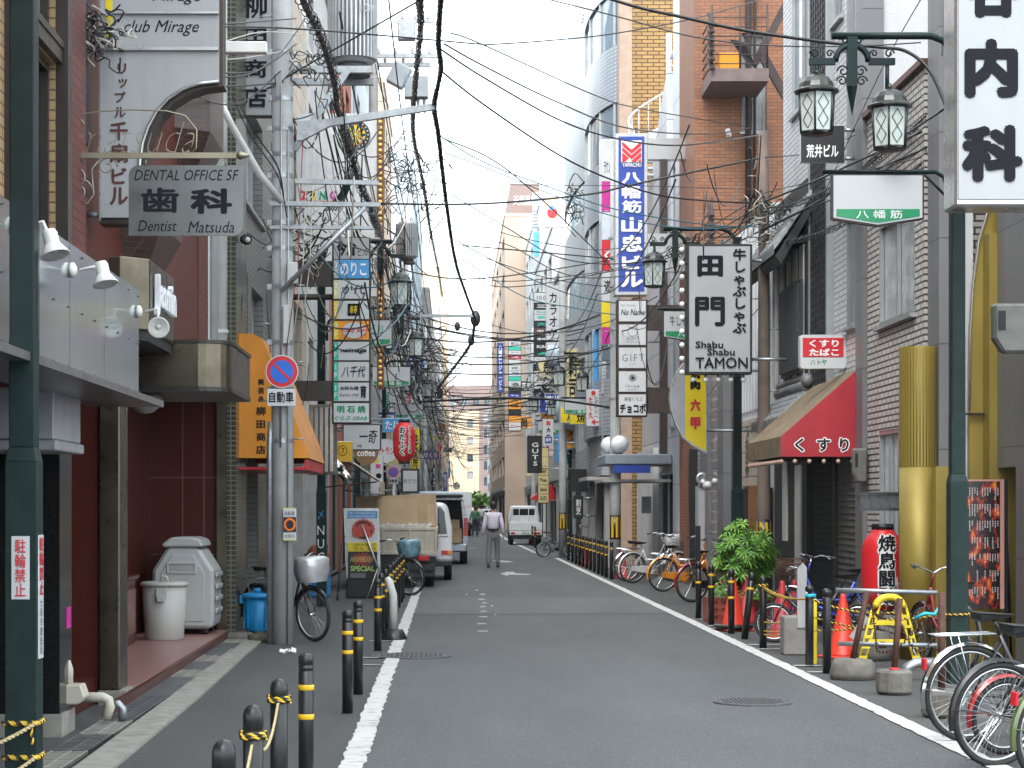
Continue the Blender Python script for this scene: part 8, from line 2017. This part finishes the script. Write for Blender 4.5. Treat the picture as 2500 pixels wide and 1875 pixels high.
# along-street lines and far crossings
for x, z in ((-1.6, 8.8), (-1.2, 9.3), (-.9, 9.3), (-1.3, 7.4), (-1.5, 6.2), (3.5, 7.2), (3.3, 6.4), (3.6, 5.6)):
    if x < 0: cable(sum([rope_pts((x, a, z), (x + .1 * (b_ > 80), b_, z + rw.uniform(-.3, .3)), .5, 12) for a, b_ in ((24, 54), (54, 84), (84, 116), (116, 150))], []), .013, None, 'dark cable running along the street beside the poles', 'cables running along the street')
    else: cable(sum([rope_pts((x, a, z), (x, b_, z), .5, 12) for a, b_ in ((30, 46), (46, 65), (65, 96))], []), .013, None, 'dark cable running along the street beside the poles', 'cables running along the street')
for i in range(70):
    Y = 52 + (i * 2.7) % 170; z = rw.uniform(4.2, 6.4) + Y * .012; s = bend(Y)
    cable(rope_pts((XL + s + .5, Y, z + rw.uniform(-.5, .8)), (4.3 + s * .5, Y + rw.uniform(-6, 12), z + rw.uniform(-.5, .8)), rw.uniform(.2, .9), 14), rw.choice((.010, .014, .02)), None, 'far dark cable crossing the street between the facades', 'far cables crossing the street')
q = MB()
for i in range(150):
    q.mat(CAB if i % 5 < 3 else GALV if i % 5 == 3 else CABW)  # pale wires mixed in as painted white highlights of the tangle
    Y = rw.uniform(56, 140); x0 = XL + bend(Y) + rw.uniform(.7, 2.5); z0 = rw.uniform(3.2, 8)
    q.tube(rope_pts((x0, Y, z0), (x0 + rw.uniform(-.3, 1.2), Y + rw.uniform(-2, 12), z0 + rw.uniform(-2.2, .6)), rw.uniform(.1, .9), 12), rw.choice((.009, .012, .018)), 5)
tag(q.build('far_wires'), 'far tangled mass of wires over the left pavement', 'wires', None, 'stuff')
for i in range(26):
    Y = rw.uniform(28.5, 46); x0 = rw.uniform(3.6, 4.8); z0 = rw.uniform(4.2, 7.0)
    cable(rope_pts((x0, Y, z0), (x0 + rw.uniform(-.8, .5), Y + rw.uniform(-3, 4), z0 + rw.uniform(-1.2, .6)), rw.uniform(.1, .6), 12), rw.choice((.007, .01)), None, 'thin loose wire around the right poles', 'loose wires around the right poles')
# coiled drop lines on the right
for k, (a, b_) in enumerate((((1640, 450, 30), (2000, 250, 22)), ((1650, 520, 30), (1990, 355, 22)))):
    P = rope_pts(W(*a), W(*b_), .25, 30); cable(P, .01, None, f"{'upper' if k == 0 else 'lower'} cable wound with wire coils from the brown pole to the white brick building", None, (.035, .1, .005, .4))
# knots of wire and fittings
def knot(c, n, rad, r, label):
    q = MB()
    for i in range(n):
        q.mat(rw.choice((CAB, CAB, CAB, CABW))); p = Vector(c) + Vector((rw.uniform(-1, 1), rw.uniform(-1, 1), rw.uniform(-1, 1))) * rad; P = [p]
        for j in range(6): P.append(P[-1] + Vector((rw.uniform(-1, 1), rw.uniform(-1, 1), rw.uniform(-1, 1))) * rad * .5)
        q.tube(smooth(P, 7), r, 4)
    tag(q.build('wire_knot'), label, 'wires')
knot(W(215, 75, 14.5), 26, .13, .006, 'dense knot of black and pale wires on the tan brick wall, top left'); knot(W(650, 150, 24), 16, .22, .007, 'knot of wires at the top of the concrete pole'); knot(W(660, 510, 25.5), 26, .3, .008, 'knot of wires left of the stacked bar sign'); knot(W(1680, 470, 29.8), 34, .32, .008, 'knot of wires at the head of the brown pole')
knot(W(850, 400, 52), 40, .8, .014, 'knot of wires before the farther transformer'); knot(W(1265, 440, 62), 24, .5, .016, 'knot of wires and insulators on the white mosaic building'); knot(W(900, 800, 80), 40, 1.0, .02, 'far knot of wires behind the second street plate'); knot(W(1185, 830, 66), 20, .45, .014, 'knot of wires at the head of the slim right pole')
q = MB().mat(INS)
for i in range(14): q.lathe([(0, 0), (.1, .03), (.03, .08), (.09, .12), (0, .16)], W(1250 + (i % 4) * 15, 430 + (i // 4) * 14, 61.5), 8)
tag(q.build('insulator_rack'), 'rack of white insulators against the white mosaic building', 'insulators')
tag(MB().mat(SPW).box(-2.75, -1.63, 18.15, 18.25, 5.63, 5.73).build('cable_duct', bevel=.008), 'white horizontal cable duct crossing the arched sign', 'duct'); tag(MB().mat(SPW).tube([W(478, 225, 23), W(500, 270, 23.1), W(560, 375, 23.6), W(612, 440, 23.9)], .04, 8).build('conduit_pipe'), 'white slanting conduit between the drain pipe and the concrete pole', 'pipe')
r = thing('wall_spot', 'small round wall spotlight under the dentist sign', 'lamp', (-2.4, 25, 4.5)); part(r, 'head', FRK, lambda q: q.lathe([(.05, -.12), (.07, 0), (.05, .01), (0, 0)], W(533, 517, 24.9), 14, axis=(.5, -1, -.1))); part(r, 'lens', INS, lambda q: q.sphere(W(535, 518, 24.86), .035, 8, 6))
r = thing('traffic_signal', 'tiny red traffic light far down the street', 'traffic light', (2.0, 200, 4)); part(r, 'case', FRK, lambda q: q.box(vx(1118, 200), vx(1143, 200), 200, 200.2, vz(1054, 200), vz(1044, 200))); part(r, 'red_light', pm('signal_red', (1, .05, .04), .3, emit=4), lambda q: q.sphere((vx(1141, 200), 199.9, vz(1049, 200)), .2, 10, 8)); part(r, 'arm', GALV, lambda q: q.tube([(vx(1143, 200), 200.1, vz(1046, 200)), (5.2, 200.1, vz(1046, 200)), (5.2, 200.1, 0)], .07, 6))
r = thing('far_tree', 'small green tree at the far end of the street', 'tree', (2.9, 300, 0)); part(r, 'trunk', PWOOD, lambda q: q.tube([(3.7, 300, 0), (3.7, 300, 1.6)], .2, 6))
def _f(q):
    rr = random.Random(4)
    for i in range(900): p = Vector((3.7 + rr.gauss(0, .8), 300 + rr.gauss(0, 1), 2.5 + rr.gauss(0, .4))); d_ = Vector((rr.uniform(-1, 1), rr.uniform(-1, 1), rr.uniform(-1, 1))).normalized() * .3; e = d_.orthogonal(); q.mat(LEAF if i % 2 else LEAF2); q.add([p - d_, p + e, p + d_, p - e], [(0, 1, 2, 3)])
part(r, 'crown', LEAF, _f)
r = thing('crate', 'orange crate under a black sheet on the brown brick balcony', 'crate', (5.6, 40.4, 10.16)); part(r, 'body', ORA, lambda q: q.box(5.25, 5.7, 40.1, 40.5, 10.16, 10.5), .02); part(r, 'black_sheet', FRK, lambda q: q.poly([(5.45, 40.05, 10.75), (5.75, 40.1, 10.7), (6.05, 40.3, 10.2), (5.8, 40.1, 10.3)]))
round_sign('round white one way arrow sign far down the left side', 150, 986, 1050, 8, WHITE, '←', INK)
# thin urban haze
m, n, l, b = nt('haze')
n.remove(b); v = n.new('ShaderNodeVolumePrincipled'); v.inputs['Color'].default_value = (.93, .96, 1, 1); v.inputs['Density'].default_value = .00016; v.inputs['Anisotropy'].default_value = .2
l.new(v.outputs[0], n['Material Output'].inputs['Volume'])
h = MB().mat(m).box(-90, 90, -40, 950, -1.5, 45).build('haze'); h['kind'] = 'stuff'
